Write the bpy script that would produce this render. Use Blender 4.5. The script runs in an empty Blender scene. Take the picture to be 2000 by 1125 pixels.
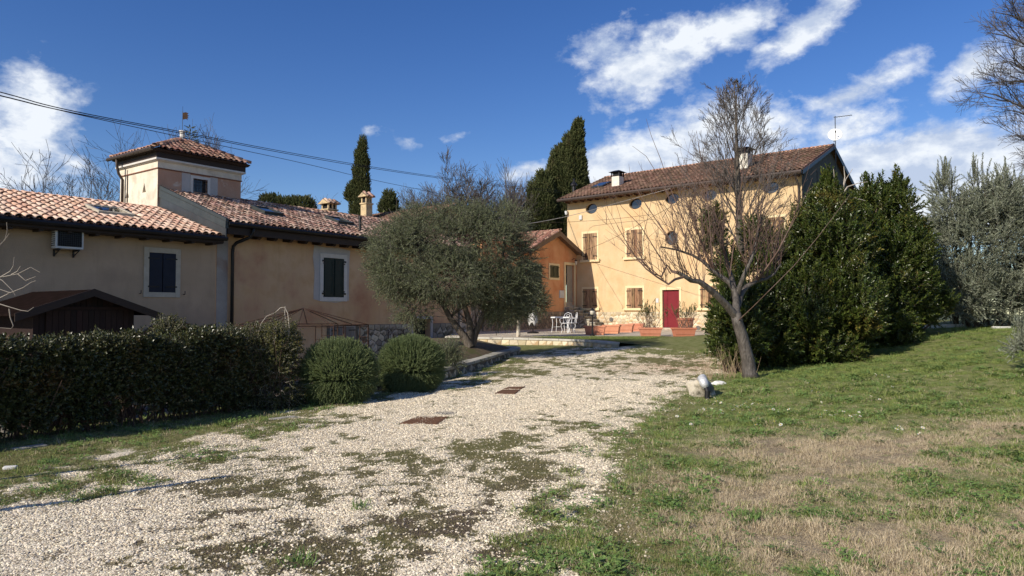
import bpy, bmesh, math, random
import numpy as np
from mathutils import Vector, Matrix, Quaternion
from mathutils.geometry import tessellate_polygon
rad = math.radians
rng = np.random.default_rng(7)
random.seed(7)
SC = bpy.context.scene
COL = SC.collection
# ------------------------------------------------------------------ camera, sky, sun, exposure
FPX = 1387.0; EYE = 1.6; PITCH = math.atan(44.5 / FPX)
cam_d = bpy.data.cameras.new('camera'); cam = bpy.data.objects.new('camera', cam_d); COL.objects.link(cam)
cam.location = (0, 0, EYE); cam.rotation_euler = (math.pi / 2 + PITCH, 0, 0)
cam_d.sensor_width = 36; cam_d.lens = FPX / 2000 * 36; cam_d.clip_start = 0.1; cam_d.clip_end = 2000
SC.camera = cam
SUN_H = np.array([-0.735, -0.68]); SUN_H /= np.linalg.norm(SUN_H); SUN_E = rad(30.5)
sun_v = Vector((SUN_H[0] * math.cos(SUN_E), SUN_H[1] * math.cos(SUN_E), math.sin(SUN_E)))
sd = bpy.data.lights.new('sun', 'SUN'); sd.energy = 5.0; sd.angle = rad(0.53); sd.color = (1.0, 0.92, 0.80)
so = bpy.data.objects.new('sun', sd); COL.objects.link(so); so.rotation_euler = sun_v.to_track_quat('Z', 'Y').to_euler()
SC.view_settings.view_transform = 'Standard'; SC.view_settings.look = 'None'
SC.view_settings.gamma = 1; SC.view_settings.exposure = 0.1
SC.view_settings.use_curve_mapping = False

def pray(x, y):
    cp, sp = math.cos(PITCH), math.sin(PITCH)
    u = (x - 1000) / FPX; v = (562.5 - y) / FPX
    d = np.array([u, cp - v * sp, sp + v * cp]); return d / d[1]
def at(x, y, Y):
    d = pray(x, y) * Y; return Vector((d[0], d[1], d[2] + EYE))

W = bpy.data.worlds.new('World'); SC.world = W; W.use_nodes = True
nt = W.node_tree; nt.nodes.clear()
def wn(t, **k):
    n = nt.nodes.new(t)
    for a, b in k.items(): setattr(n, a, b)
    return n
def wm(op, a, b=None, c=None, clamp=False):
    n = nt.nodes.new('ShaderNodeMath'); n.operation = op; n.use_clamp = clamp
    for i, v in enumerate((a, b, c)):
        if v is None: continue
        if isinstance(v, (int, float)): n.inputs[i].default_value = v
        else: nt.links.new(v, n.inputs[i])
    return n.outputs[0]
sky = wn('ShaderNodeTexSky', sky_type='NISHITA', sun_disc=False, sun_elevation=SUN_E,
         sun_rotation=math.atan2(SUN_H[0], SUN_H[1]) % (2 * math.pi), altitude=300, air_density=1.0, dust_density=0.25, ozone_density=3.0)
tc = wn('ShaderNodeTexCoord')
sep = wn('ShaderNodeSeparateXYZ'); nt.links.new(tc.outputs['Generated'], sep.inputs[0])
az = wm('ARCTAN2', sep.outputs[0], sep.outputs[1]); el = wm('ARCSINE', sep.outputs[2])
def noise(scale, detail, rough, vec, dist=0.0):
    n = wn('ShaderNodeTexNoise'); n.inputs['Scale'].default_value = scale; n.inputs['Detail'].default_value = detail
    n.inputs['Roughness'].default_value = rough; n.inputs['Distortion'].default_value = dist
    nt.links.new(vec, n.inputs['Vector']); return n.outputs['Fac']
comb = wn('ShaderNodeCombineXYZ'); nt.links.new(az, comb.inputs[0]); nt.links.new(wm('MULTIPLY', el, 1.5), comb.inputs[1])
# cloud banks: pixel centre, half width, half height, tilt in degrees, weight
CLOUDS = [(60, 250, 95, 95, 0, 1.0), (-60, 330, 210, 90, 0, 1.0), (150, 325, 45, 28, 20, .75), (-200, 230, 190, 130, 0, .9),
 (1190, 90, 60, 52, 0, .85), (1250, 130, 100, 56, 25, 1.0), (1340, 95, 120, 46, 22, .95), (1430, 60, 110, 36, 22, .95), (1580, 50, 115, 32, 33, .9), (1490, 105, 60, 22, 30, .6),
 (1670, 180, 140, 30, 18, .82), (1680, 245, 105, 38, 5, .85), (1900, 135, 80, 36, 35, .9), (2030, 100, 120, 40, 20, .8),
 (1880, 235, 30, 14, 15, .62), (1350, 315, 180, 70, 12, 1.5), (1200, 335, 85, 50, 20, 1.2), (1470, 290, 110, 46, 15, .85),
 (1780, 360, 230, 84, 4, 1.8), (1990, 345, 190, 84, 10, 1.7), (1690, 300, 60, 34, 10, .9), (2150, 260, 140, 120, 0, .9), (1560, 320, 120, 45, 0, .75),
 (1035, 335, 60, 20, 8, .8), (725, 258, 50, 15, -8, .42), (885, 266, 34, 11, 12, .42), (780, 275, 60, 10, -6, .42)]
tot = None
for (cx, cy, rx, ry, tl, wgt) in CLOUDS:
    d = pray(cx, cy); a0 = math.atan2(d[0], 1.0); e0 = math.asin(d[2] / np.linalg.norm(d))
    ra = rx / FPX * math.cos(a0) ** 2; re = ry / FPX * math.cos(a0)
    ct, st = math.cos(rad(tl)), math.sin(rad(tl))
    da = wm('SUBTRACT', az, a0); de = wm('SUBTRACT', el, e0)
    p = wm('MULTIPLY_ADD', da, ct / ra, wm('MULTIPLY', de, st / ra))
    q = wm('MULTIPLY_ADD', da, -st / re, wm('MULTIPLY', de, ct / re))
    g = wm('EXPONENT', wm('MULTIPLY', wm('MULTIPLY_ADD', p, p, wm('MULTIPLY', q, q)), -0.62))
    g = wm('MULTIPLY', g, wgt)
    tot = g if tot is None else wm('MAXIMUM', tot, g)
# the same kind of scattered cloud all round the rest of the sky
back = wm('MULTIPLY', wm('SUBTRACT', noise(2.2, 3, .5, tc.outputs['Generated']), .46), 3.0, clamp=True)
outside = wm('MULTIPLY', wm('SUBTRACT', wm('ABSOLUTE', az), .85, clamp=True), 4.0, clamp=True)
tot = wm('MAXIMUM', tot, wm('MULTIPLY', back, outside))
n1 = noise(11, 10, .60, comb.outputs[0], .15); n2 = noise(38, 8, .62, comb.outputs[0], .1)
nn = wm('ADD', wm('MULTIPLY', wm('SUBTRACT', n1, .5), 1.5), wm('MULTIPLY', wm('SUBTRACT', n2, .5), .8))
dens = wm('MULTIPLY', wm('SUBTRACT', wm('ADD', tot, nn), .34), 2.0, clamp=True)
dens = wm('MULTIPLY', wm('POWER', dens, 1.15), .95, clamp=True)
dens = wm('MULTIPLY', dens, wm('MULTIPLY', tot, 3.0, clamp=True))
ramp = wn('ShaderNodeValToRGB')
ramp.color_ramp.elements[0].position = .34; ramp.color_ramp.elements[0].color = (6.0, 7.0, 8.9, 1)
ramp.color_ramp.elements[1].position = .66; ramp.color_ramp.elements[1].color = (10.2, 10.7, 11.3, 1)
comb2 = wn('ShaderNodeVectorMath', operation='ADD'); nt.links.new(comb.outputs[0], comb2.inputs[0]); comb2.inputs[1].default_value = (.012, -.022, 0)
lit = wm('ADD', wm('MULTIPLY', wm('SUBTRACT', noise(11, 10, .60, comb2.outputs[0], .15), n1), -1.6), wm('MULTIPLY_ADD', noise(14, 5, .55, comb.outputs[0]), .9, .05))
nt.links.new(lit, ramp.inputs[0])
hs = wn('ShaderNodeHueSaturation'); hs.inputs['Hue'].default_value = .516; hs.inputs['Saturation'].default_value = 1.28; hs.inputs['Value'].default_value = 1.30
nt.links.new(sky.outputs[0], hs.inputs['Color'])
mixc = wn('ShaderNodeMix', data_type='RGBA'); nt.links.new(dens, mixc.inputs[0])
nt.links.new(hs.outputs[0], mixc.inputs[6]); nt.links.new(ramp.outputs[0], mixc.inputs[7])
bg = wn('ShaderNodeBackground'); bg.inputs[1].default_value = 0.085; nt.links.new(mixc.outputs[2], bg.inputs[0])
wo = wn('ShaderNodeOutputWorld'); nt.links.new(bg.outputs[0], wo.inputs[0])

# ------------------------------------------------------------------ materials
MATS = {}
def M(name, c1, c2=None, scale=4.0, detail=6, rough=.85, bump=0.0, bscale=None, c3=None, s3=1.0, t3=(.5, .62), metal=0.0,
      rand=0.0, coords='Object', stretch=(1, 1, 1), trans=0.0, spec=.3, huer=0.0, geo=False, lo=.35, hi=.65, streak=0.0):
    m = bpy.data.materials.new(name); m.use_nodes = True; t = m.node_tree; N = t.nodes; Lk = t.links
    b = N['Principled BSDF']; b.inputs['Roughness'].default_value = rough; b.inputs['Metallic'].default_value = metal
    b.inputs['Specular IOR Level'].default_value = spec
    tcn = N.new('ShaderNodeTexCoord'); mp = N.new('ShaderNodeMapping'); mp.inputs['Scale'].default_value = stretch
    if geo:
        g = N.new('ShaderNodeNewGeometry'); Lk.new(g.outputs['Position'], mp.inputs[0])
    else: Lk.new(tcn.outputs[coords], mp.inputs[0])
    def nz(s, d=detail):
        n = N.new('ShaderNodeTexNoise'); n.inputs['Scale'].default_value = s; n.inputs['Detail'].default_value = d
        n.inputs['Roughness'].default_value = .6; Lk.new(mp.outputs[0], n.inputs['Vector']); return n.outputs['Fac']
    def ma(op, a, b_, clamp=False):
        n = N.new('ShaderNodeMath'); n.operation = op; n.use_clamp = clamp
        for i, v in enumerate((a, b_)):
            if isinstance(v, (int, float)): n.inputs[i].default_value = v
            else: Lk.new(v, n.inputs[i])
        return n.outputs[0]
    rnd = None
    if rand > 0 or huer > 0:
        oi = N.new('ShaderNodeObjectInfo'); ge = N.new('ShaderNodeNewGeometry')
        rnd = ma('FRACT', ma('ADD', oi.outputs['Random'], ge.outputs['Random Per Island']), 0)
    c2 = c2 or tuple(v * .8 for v in c1)
    r = N.new('ShaderNodeValToRGB'); r.color_ramp.elements[0].position = lo; r.color_ramp.elements[1].position = hi
    r.color_ramp.elements[0].color = (*c1, 1); r.color_ramp.elements[1].color = (*c2, 1)
    f = nz(scale)
    if rand > 0: f = ma('ADD', ma('MULTIPLY', f, 1 - rand), ma('MULTIPLY', rnd, rand))
    Lk.new(f, r.inputs[0]); col = r.outputs[0]
    if c3:
        mr = N.new('ShaderNodeMapRange'); mr.inputs[1].default_value = t3[0]; mr.inputs[2].default_value = t3[1]
        f3 = nz(s3, 8)
        if rand > 0: f3 = ma('ADD', f3, ma('MULTIPLY', ma('SUBTRACT', ma('FRACT', ma('MULTIPLY', rnd, 7.3), 0), .5), .16))
        Lk.new(f3, mr.inputs[0]); mx = N.new('ShaderNodeMix'); mx.data_type = 'RGBA'
        Lk.new(mr.outputs[0], mx.inputs[0]); Lk.new(col, mx.inputs[6]); mx.inputs[7].default_value = (*c3, 1); col = mx.outputs[2]
    if streak > 0:
        ms_ = N.new('ShaderNodeMapping'); ms_.inputs['Scale'].default_value = (2.4, 2.4, .35); Lk.new(tcn.outputs['Object'], ms_.inputs[0])
        ns_ = N.new('ShaderNodeTexNoise'); ns_.inputs['Scale'].default_value = 1.6; ns_.inputs['Detail'].default_value = 7; ns_.inputs['Roughness'].default_value = .65; Lk.new(ms_.outputs[0], ns_.inputs['Vector'])
        mr2 = N.new('ShaderNodeMapRange'); mr2.inputs[1].default_value = .50; mr2.inputs[2].default_value = .74; mr2.inputs[4].default_value = streak; Lk.new(ns_.outputs['Fac'], mr2.inputs[0])
        mx2 = N.new('ShaderNodeMix'); mx2.data_type = 'RGBA'; Lk.new(mr2.outputs[0], mx2.inputs[0]); Lk.new(col, mx2.inputs[6]); mx2.inputs[7].default_value = (c1[0] * .42, c1[1] * .40, c1[2] * .40, 1); col = mx2.outputs[2]
    if huer > 0:
        h = N.new('ShaderNodeHueSaturation'); Lk.new(col, h.inputs['Color'])
        Lk.new(ma('ADD', ma('MULTIPLY', ma('FRACT', ma('MULTIPLY', rnd, 13.7), 0), huer * 2), 1 - huer), h.inputs['Value'])
        Lk.new(ma('ADD', ma('MULTIPLY', ma('FRACT', ma('MULTIPLY', rnd, 5.1), 0), huer * .08), .5 - huer * .04), h.inputs['Hue']); col = h.outputs[0]
    Lk.new(col, b.inputs['Base Color'])
    if bump > 0:
        bn = N.new('ShaderNodeBump'); bn.inputs['Strength'].default_value = min(1, bump); bn.inputs['Distance'].default_value = .02 * max(1, bump)
        Lk.new(nz(bscale or scale * 4, 8), bn.inputs['Height']); Lk.new(bn.outputs[0], b.inputs['Normal'])
    if trans > 0:
        tr = N.new('ShaderNodeBsdfTranslucent'); Lk.new(col, tr.inputs[0]); ms = N.new('ShaderNodeMixShader'); ms.inputs[0].default_value = trans
        Lk.new(b.outputs[0], ms.inputs[1]); Lk.new(tr.outputs[0], ms.inputs[2]); Lk.new(ms.outputs[0], N['Material Output'].inputs[0])
    MATS[name] = m; return m

cream_pl = M('cream_plaster', (.43, .31, .20), (.50, .36, .24), scale=.9, bump=.25, bscale=25, c3=(.39, .28, .19), s3=.5, streak=0.19)
orange_pl = M('orange_plaster', (.56, .35, .185), (.66, .46, .28), scale=1.6, detail=10, bump=.35, bscale=14, c3=(.48, .25, .14), s3=.8, t3=(.48, .66), streak=0.21)
grey_pl = M('grey_plaster', (.40, .35, .30), (.32, .28, .24), scale=2, bump=.3, bscale=20, c3=(.28, .18, .13), s3=1.2, t3=(.55, .7), streak=0.21)
tower_pl = M('tower_plaster', (.78, .70, .56), (.66, .58, .45), scale=1.6, detail=9, bump=.6, bscale=9, c3=(.55, .47, .36), s3=2.6, t3=(.5, .68), streak=0.21)
tower_red = M('tower_red_plaster', (.44, .24, .15), (.52, .32, .22), scale=1.3, bump=.4, bscale=12, c3=(.6, .5, .4), s3=1.6, t3=(.62, .7))
patch_pl = M('patch_plaster', (.50, .47, .44), (.44, .41, .39), scale=3, bump=.3, bscale=15)
yellow_pl = M('yellow_plaster', (.67, .495, .285), (.60, .41, .215), scale=1.4, detail=10, bump=.3, bscale=16, c3=(.70, .43, .21), s3=.6, t3=(.52, .72), streak=0.18)
yellow_trim = M('yellow_trim', (.78, .64, .38), (.74, .58, .33), scale=3, bump=.2, bscale=20)
deep_orange = M('deep_orange_plaster', (.68, .37, .19), (.62, .29, .13), scale=1.0, detail=9, bump=.35, bscale=14, c3=(.52, .18, .07), s3=.6, t3=(.52, .7), streak=0.21)
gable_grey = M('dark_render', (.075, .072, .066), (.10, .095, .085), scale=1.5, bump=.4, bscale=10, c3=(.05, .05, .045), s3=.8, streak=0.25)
stone_trim = M('stone_trim', (.52, .46, .36), (.44, .38, .29), scale=5, bump=.3, bscale=30)
white_trim = M('white_molding', (.66, .63, .58), (.58, .55, .50), scale=5, bump=.2)
tile_new = M('pink_clay_tile', (.72, .44, .30), (.84, .61, .45), scale=5, rand=.65, rough=.8, bump=.3, bscale=30, huer=.16, c3=(.30, .17, .12), s3=9, t3=(.60, .78))
tile_old = M('weathered_clay_tile', (.38, .215, .155), (.58, .40, .31), scale=5, rand=.7, rough=.85, bump=.4, bscale=30, huer=.3, c3=(.07, .055, .045), s3=7, t3=(.50, .60))
tile_tower = M('tower_clay_tile', (.30, .145, .10), (.46, .28, .20), scale=5, rand=.65, rough=.85, bump=.4, bscale=30, huer=.25, c3=(.08, .055, .045), s3=7, t3=(.55, .66))
tile_brown = M('brown_clay_tile', (.125, .070, .048), (.21, .125, .09), scale=5, rand=.6, rough=.9, bump=.4, bscale=30, huer=.25, c3=(.10, .07, .045), s3=1.2, t3=(.5, .68), geo=True)
ridge_tile = M('ridge_clay_tile', (.42, .22, .14), (.52, .30, .20), scale=5, rand=.6, rough=.9, bump=.3, huer=.2)
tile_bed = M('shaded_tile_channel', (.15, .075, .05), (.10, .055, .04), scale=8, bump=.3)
brown_wood = M('dark_brown_paint', (.028, .018, .014), (.040, .025, .018), scale=6, rough=.6, stretch=(1, 1, 8))
shed_wood = M('shed_boards', (.016, .008, .006), (.026, .012, .009), scale=9, rough=.7, stretch=(8, 8, 1), rand=.4, bump=.3, huer=.25)
shed_roof_m = M('shed_roofing', (.010, .007, .006), (.016, .010, .009), scale=6, bump=.3, rough=1.0, spec=0.0)
black_metal = M('black_metal', (.012, .011, .011), (.020, .018, .018), rough=.45, metal=.3, spec=.5)
iron = M('rusty_iron', (.035, .020, .014), (.065, .032, .020), scale=14, rough=.8, metal=.3)
flash_metal = M('grey_flashing', (.04, .046, .043), (.055, .062, .058), scale=3, rough=.5, metal=.35, spec=.5)
zinc = M('zinc_sheet', (.085, .09, .092), (.065, .068, .07), scale=2, rough=.45, metal=.5)
gutter_m = M('brown_gutter', (.06, .045, .038), (.085, .062, .05), scale=6, rough=.5, metal=.3)
navy = M('navy_shutter', (.006, .010, .022), (.009, .014, .03), rough=.5)
dgreen = M('dark_green_shutter', (.006, .017, .014), (.009, .023, .019), rough=.5)
olive_sh = M('olive_green_shutter', (.085, .085, .045), (.11, .11, .06), rough=.6)
white_pl = M('white_plastic', (.62, .62, .60), (.55, .55, .53), rough=.5, scale=3)
white_paint = M('white_paint', (.80, .80, .79), (.72, .72, .71), rough=.45, scale=9)
dark_in = M('dark_interior', (.010, .010, .011), (.015, .014, .014), rough=.8)  # near-black colour stands in for the shade inside rooms, flues and openings
glass_d = M('dark_glass', (.02, .024, .028), (.05, .055, .06), scale=1.5, rough=.04, spec=1.0)
sky_glass = M('skylight_glass', (.015, .017, .02), (.02, .022, .025), rough=.05, spec=.8)
wood_pl = M('weathered_plank', (.25, .135, .065), (.46, .30, .16), scale=6, stretch=(9, 9, .9), rand=.45, rough=.75, bump=.4, bscale=10, huer=.2, c3=(.07, .035, .02), s3=2.4, t3=(.50, .62))
grey_pl_wood = M('grey_plank', (.17, .16, .14), (.24, .22, .20), scale=6, stretch=(9, 9, .9), rand=.4, rough=.85, bump=.4)
red_door = M('red_door_paint', (.17, .016, .022), (.20, .022, .028), rough=.4, scale=2)
stone_m = M('limestone', (.68, .59, .42), (.52, .43, .29), scale=5, rand=.6, rough=.9, bump=.6, bscale=12, huer=.22, c3=(.46, .33, .18), s3=3)
stone_g = M('grey_fieldstone', (.50, .44, .34), (.32, .28, .22), scale=5, rand=.6, rough=.9, bump=.6, bscale=12, huer=.3, c3=(.15, .13, .09), s3=4)
mortar = M('mortar', (.55, .46, .33), (.46, .38, .27), scale=8, bump=.7, bscale=25)
mortar_g = M('grey_mortar', (.15, .13, .105), (.11, .10, .08), scale=8, bump=.7, bscale=25)
brick_m = M('old_brick', (.14, .075, .055), (.20, .11, .08), scale=8, rand=.6, bump=.5, huer=.3)
cap_stone = M('coping_stone', (.40, .38, .33), (.30, .28, .24), scale=6, bump=.5, bscale=18, c3=(.16, .16, .11), s3=4, huer=.12, rand=.3)
terracotta = M('terracotta', (.52, .20, .11), (.60, .27, .16), scale=5, rough=.75, bump=.2, rand=.3, huer=.12, c3=(.62, .42, .32), s3=6, t3=(.6, .75))
pot_soil = M('potting_soil', (.05, .035, .022), (.08, .055, .035), scale=20, bump=.8)
bark = M('grey_bark', (.085, .068, .05), (.145, .12, .095), scale=5, stretch=(3, 3, .7), rough=.85, bump=1.0, bscale=14, c3=(.07, .055, .04), s3=6, geo=True)
bark_s = M('silvery_bark', (.055, .044, .034), (.125, .105, .085), scale=6, stretch=(3, 3, .8), rough=.5, bump=1.0, bscale=18, c3=(.045, .036, .028), s3=5, geo=True, spec=.5)
twig = M('brown_twig', (.10, .060, .045), (.16, .105, .08), scale=6, rough=.6, geo=True)
twig_g = M('grey_twig', (.065, .055, .048), (.11, .095, .085), scale=6, rough=.7, geo=True)
twig_l = M('pale_twig', (.34, .29, .24), (.45, .40, .33), scale=6, rough=.6, geo=True)
white_bark = M('pale_limed_bark', (.50, .44, .35), (.62, .56, .46), scale=9, bump=.6, c3=(.25, .19, .13), s3=7)
lf_laurel = M('laurel_leaf', (.040, .064, .012), (.095, .118, .024), scale=.9, rand=.5, rough=.32, spec=.5, trans=.18, huer=.3, geo=True, c3=(.17, .135, .03), s3=1.3, t3=(.57, .70))
lf_olive = M('olive_leaf', (.115, .135, .06), (.20, .215, .12), scale=1.5, rand=.5, rough=.5, trans=.15, huer=.32, geo=True)
lf_silver = M('silver_olive_leaf', (.16, .18, .115), (.29, .31, .23), scale=1.2, rand=.5, rough=.42, trans=.12, huer=.3, geo=True)
lf_hedge = M('hedge_leaf', (.040, .050, .014), (.085, .085, .030), scale=1.5, rand=.5, rough=.36, spec=.5, trans=.10, huer=.35, geo=True, c3=(.14, .085, .03), s3=1.8, t3=(.58, .72))
lf_climb = M('climber_leaf', (.05, .06, .016), (.12, .115, .035), scale=1.5, rand=.5, rough=.4, trans=.2, huer=.35, geo=True, c3=(.24, .18, .03), s3=1.2, t3=(.62, .7))
lf_rose = M('rosemary_leaf', (.13, .17, .060), (.21, .25, .11), scale=2.5, rand=.4, rough=.6, huer=.25, geo=True)
lf_cyp = M('cypress_foliage', (.075, .092, .030), (.13, .14, .05), scale=1.4, rand=.5, rough=.8, huer=.35, geo=True, c3=(.18, .15, .07), s3=1.6, t3=(.58, .72))
lf_oleander = M('oleander_leaf', (.10, .12, .035), (.17, .175, .06), scale=3, rand=.5, rough=.5, trans=.2, huer=.3, geo=True)
grass_g = M('green_grass', (.165, .225, .05), (.31, .36, .105), scale=1.2, rand=.5, rough=.7, trans=.25, huer=.3, geo=True)
grass_d = M('dry_grass', (.42, .33, .20), (.60, .50, .34), scale=1.5, rand=.6, rough=.8, trans=.15, huer=.25, geo=True)
grass_m = M('moss_grass', (.14, .125, .05), (.25, .21, .10), scale=1.2, rand=.5, rough=.85, trans=.1, huer=.3, geo=True)
pebble_m = M('gravel_stone', (.36, .30, .21), (.84, .74, .56), scale=3, rand=.85, rough=.9, huer=.25, geo=True, lo=.15, hi=.7)
clover_m = M('clover_leaf', (.12, .20, .05), (.19, .28, .08), scale=1.2, rand=.5, rough=.6, trans=.2, huer=.25, geo=True)
rust_m = M('rusted_plate', (.115, .058, .03), (.17, .085, .045), scale=9, rough=.85, bump=.5, metal=.1)
grate_m = M('grey_grate', (.10, .095, .085), (.16, .15, .135), scale=12, rough=.8, bump=.5)
cable_m = M('black_cable', (.01, .01, .011), (.014, .014, .015), rough=.6)
pale_cable = M('pale_cable', (.55, .50, .42), (.48, .43, .36), rough=.6)
cloth = M('white_cover', (.60, .59, .56), (.48, .47, .45), scale=3, rough=.9, bump=.5)
foil = M('silver_tape', (.70, .70, .69), (.48, .48, .47), scale=16, rough=.45, metal=.35, bump=.8, bscale=22)
petal = M('white_petal', (.82, .82, .80), (.78, .78, .76), rough=.6); yolk = M('yellow_disc', (.7, .45, .04), (.6, .38, .03))
marble = M('pale_marble', (.74, .72, .67), (.62, .60, .55), scale=5, bump=.3)
lamp_glass = M('frosted_glass', (.62, .58, .48), (.55, .50, .40), rough=.3)

# ------------------------------------------------------------------ mesh helpers
class MB:
    def __init__(s): s.v = []; s.f = []; s.smooth = False
    def add(s, vs, fs):
        o = len(s.v); s.v += [tuple(v) for v in vs]; s.f += [tuple(i + o for i in f) for f in fs]; return s
    def box(s, x0, x1, y0, y1, z0, z1):
        return s.add([(x0, y0, z0), (x1, y0, z0), (x1, y1, z0), (x0, y1, z0), (x0, y0, z1), (x1, y0, z1), (x1, y1, z1), (x0, y1, z1)],
                     [(0, 3, 2, 1), (4, 5, 6, 7), (0, 1, 5, 4), (1, 2, 6, 5), (2, 3, 7, 6), (3, 0, 4, 7)])
    def hexa(s, p): # 8 points, bottom ring then top ring
        return s.add(p, [(0, 3, 2, 1), (4, 5, 6, 7), (0, 1, 5, 4), (1, 2, 6, 5), (2, 3, 7, 6), (3, 0, 4, 7)])
    def prism(s, poly, fn, d0, d1):
        n = len(poly); a = [fn(x, y, d0) for x, y in poly]; b = [fn(x, y, d1) for x, y in poly]
        return s.add(a + b, [tuple(range(n)), tuple(range(2 * n - 1, n - 1, -1))] + [(i, i + n, (i + 1) % n + n, (i + 1) % n) for i in range(n)])
    def tube(s, pts, r, n=6, cap=True):
        pts = [Vector(p) for p in pts]; m = len(pts)
        if isinstance(r, (int, float)): r = [r] * m
        vs = []; up = None
        for i in range(m):
            t = (pts[min(i + 1, m - 1)] - pts[max(i - 1, 0)])
            t = t.normalized() if t.length > 1e-9 else Vector((0, 0, 1))
            if up is None: up = t.orthogonal().normalized()
            else:
                up = up - t * up.dot(t); up = up.normalized() if up.length > 1e-6 else t.orthogonal().normalized()
            sd_ = t.cross(up)
            for k in range(n):
                a = 2 * math.pi * k / n; vs.append(pts[i] + (up * math.cos(a) + sd_ * math.sin(a)) * r[i])
        fs = [(i * n + k, i * n + (k + 1) % n, (i + 1) * n + (k + 1) % n, (i + 1) * n + k) for i in range(m - 1) for k in range(n)]
        if cap: fs += [tuple(range(n - 1, -1, -1)), tuple(range((m - 1) * n, m * n))]
        return s.add(vs, fs)
    def lathe(s, prof, c=(0, 0, 0), n=16):
        vs = [(c[0] + r * math.cos(2 * math.pi * k / n), c[1] + r * math.sin(2 * math.pi * k / n), c[2] + z) for r, z in prof for k in range(n)]
        m = len(prof)
        fs = [(i * n + k, i * n + (k + 1) % n, (i + 1) * n + (k + 1) % n, (i + 1) * n + k) for i in range(m - 1) for k in range(n)]
        return s.add(vs, fs + [tuple(range(n - 1, -1, -1)), tuple(range((m - 1) * n, m * n))])
    def build(s, name, mat, parent=None, smooth=False, bevel=0):
        me = bpy.data.meshes.new(name); me.from_pydata(s.v, [], s.f); me.validate(); me.update()
        if smooth: me.polygons.foreach_set('use_smooth', [True] * len(me.polygons))
        me.materials.append(mat); o = bpy.data.objects.new(name, me); COL.objects.link(o)
        if parent: o.parent = parent
        if bevel:
            bv = o.modifiers.new('bevel', 'BEVEL'); bv.width = bevel; bv.segments = 2; bv.limit_method = 'ANGLE'
        return o
def quads(name, V, nper, mat, parent=None, tris=None, smooth=False):
    """V: (n, nper, 3) array; each group of nper vertices is one polygon"""
    n = V.shape[0]; me = bpy.data.meshes.new(name); me.vertices.add(n * nper); me.vertices.foreach_set('co', V.astype(np.float32).ravel())
    me.loops.add(n * nper); me.loops.foreach_set('vertex_index', np.arange(n * nper, dtype=np.int32))
    me.polygons.add(n); me.polygons.foreach_set('loop_start', np.arange(0, n * nper, nper, dtype=np.int32))
    me.polygons.foreach_set('loop_total', np.full(n, nper, dtype=np.int32)); me.update(); me.validate()
    me.materials.append(mat); o = bpy.data.objects.new(name, me); COL.objects.link(o)
    if parent: o.parent = parent
    return o
def inst(me, name, parent, mtx, mat=None):
    o = bpy.data.objects.new(name, me); COL.objects.link(o); o.parent = parent; o.matrix_local = mtx; return o
def thing(name, label, cat, loc=(0, 0, 0), rz=0, group=None):
    o = bpy.data.objects.new(name, None); COL.objects.link(o); o.location = loc; o.rotation_euler = (0, 0, rz)
    o.empty_display_size = .2; return tag(o, label, cat, group)
def tag(o, label, cat, group=None):
    o['label'] = label; o['category'] = cat
    if group: o['group'] = group
    return o
def struct(o): o['kind'] = 'structure'; return o
def stuff(o, label=None, cat=None):
    o['kind'] = 'stuff'
    if label: o['label'] = label
    if cat: o['category'] = cat
    return o
def copy_thing(src, loc, rz, label):
    c = src.copy(); COL.objects.link(c); c.location = loc; c.rotation_euler = (0, 0, rz); c['label'] = label
    def rec(a, b):
        for ch in list(a.children):
            d = ch.copy(); COL.objects.link(d); d.parent = b; rec(ch, d)
    rec(src, c); return c

def wall(name, outer, holes, fn, thick, mat, parent, reveal=None):
    """wall slab with openings; outer / holes in (a, b); fn(a, b, depth) -> local point"""
    lines = [[Vector((a, b, 0)) for a, b in outer]] + [[Vector((a, b, 0)) for a, b in h] for h in holes]
    tris = tessellate_polygon(lines); flat = [p for l in lines for p in l]
    mb = MB(); n = len(flat)
    vs = [fn(p.x, p.y, 0) for p in flat] + [fn(p.x, p.y, thick) for p in flat]
    fs = [tuple(t) for t in tris] + [(t[0] + n, t[2] + n, t[1] + n) for t in tris]
    o = 0
    for l in lines:
        m = len(l)
        for i in range(m): fs.append((o + i, o + (i + 1) % m, o + (i + 1) % m + n, o + i + n))
        o += m
    mb.add(vs, fs); ob = mb.build(name, mat, parent)
    bm = bmesh.new(); bm.from_mesh(ob.data); bmesh.ops.recalc_face_normals(bm, faces=bm.faces); bm.to_mesh(ob.data); bm.free()
    return ob
def rect(a0, a1, b0, b1): return [(a0, b0), (a1, b0), (a1, b1), (a0, b1)]
def oval(a, b, ra, rb, n=20): return [(a + ra * math.cos(2 * math.pi * k / n), b + rb * math.sin(2 * math.pi * k / n)) for k in range(n)]
front = lambda a, b, d: (a, d, b)          # local x = a, z = b, depth into the wall = +y

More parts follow.
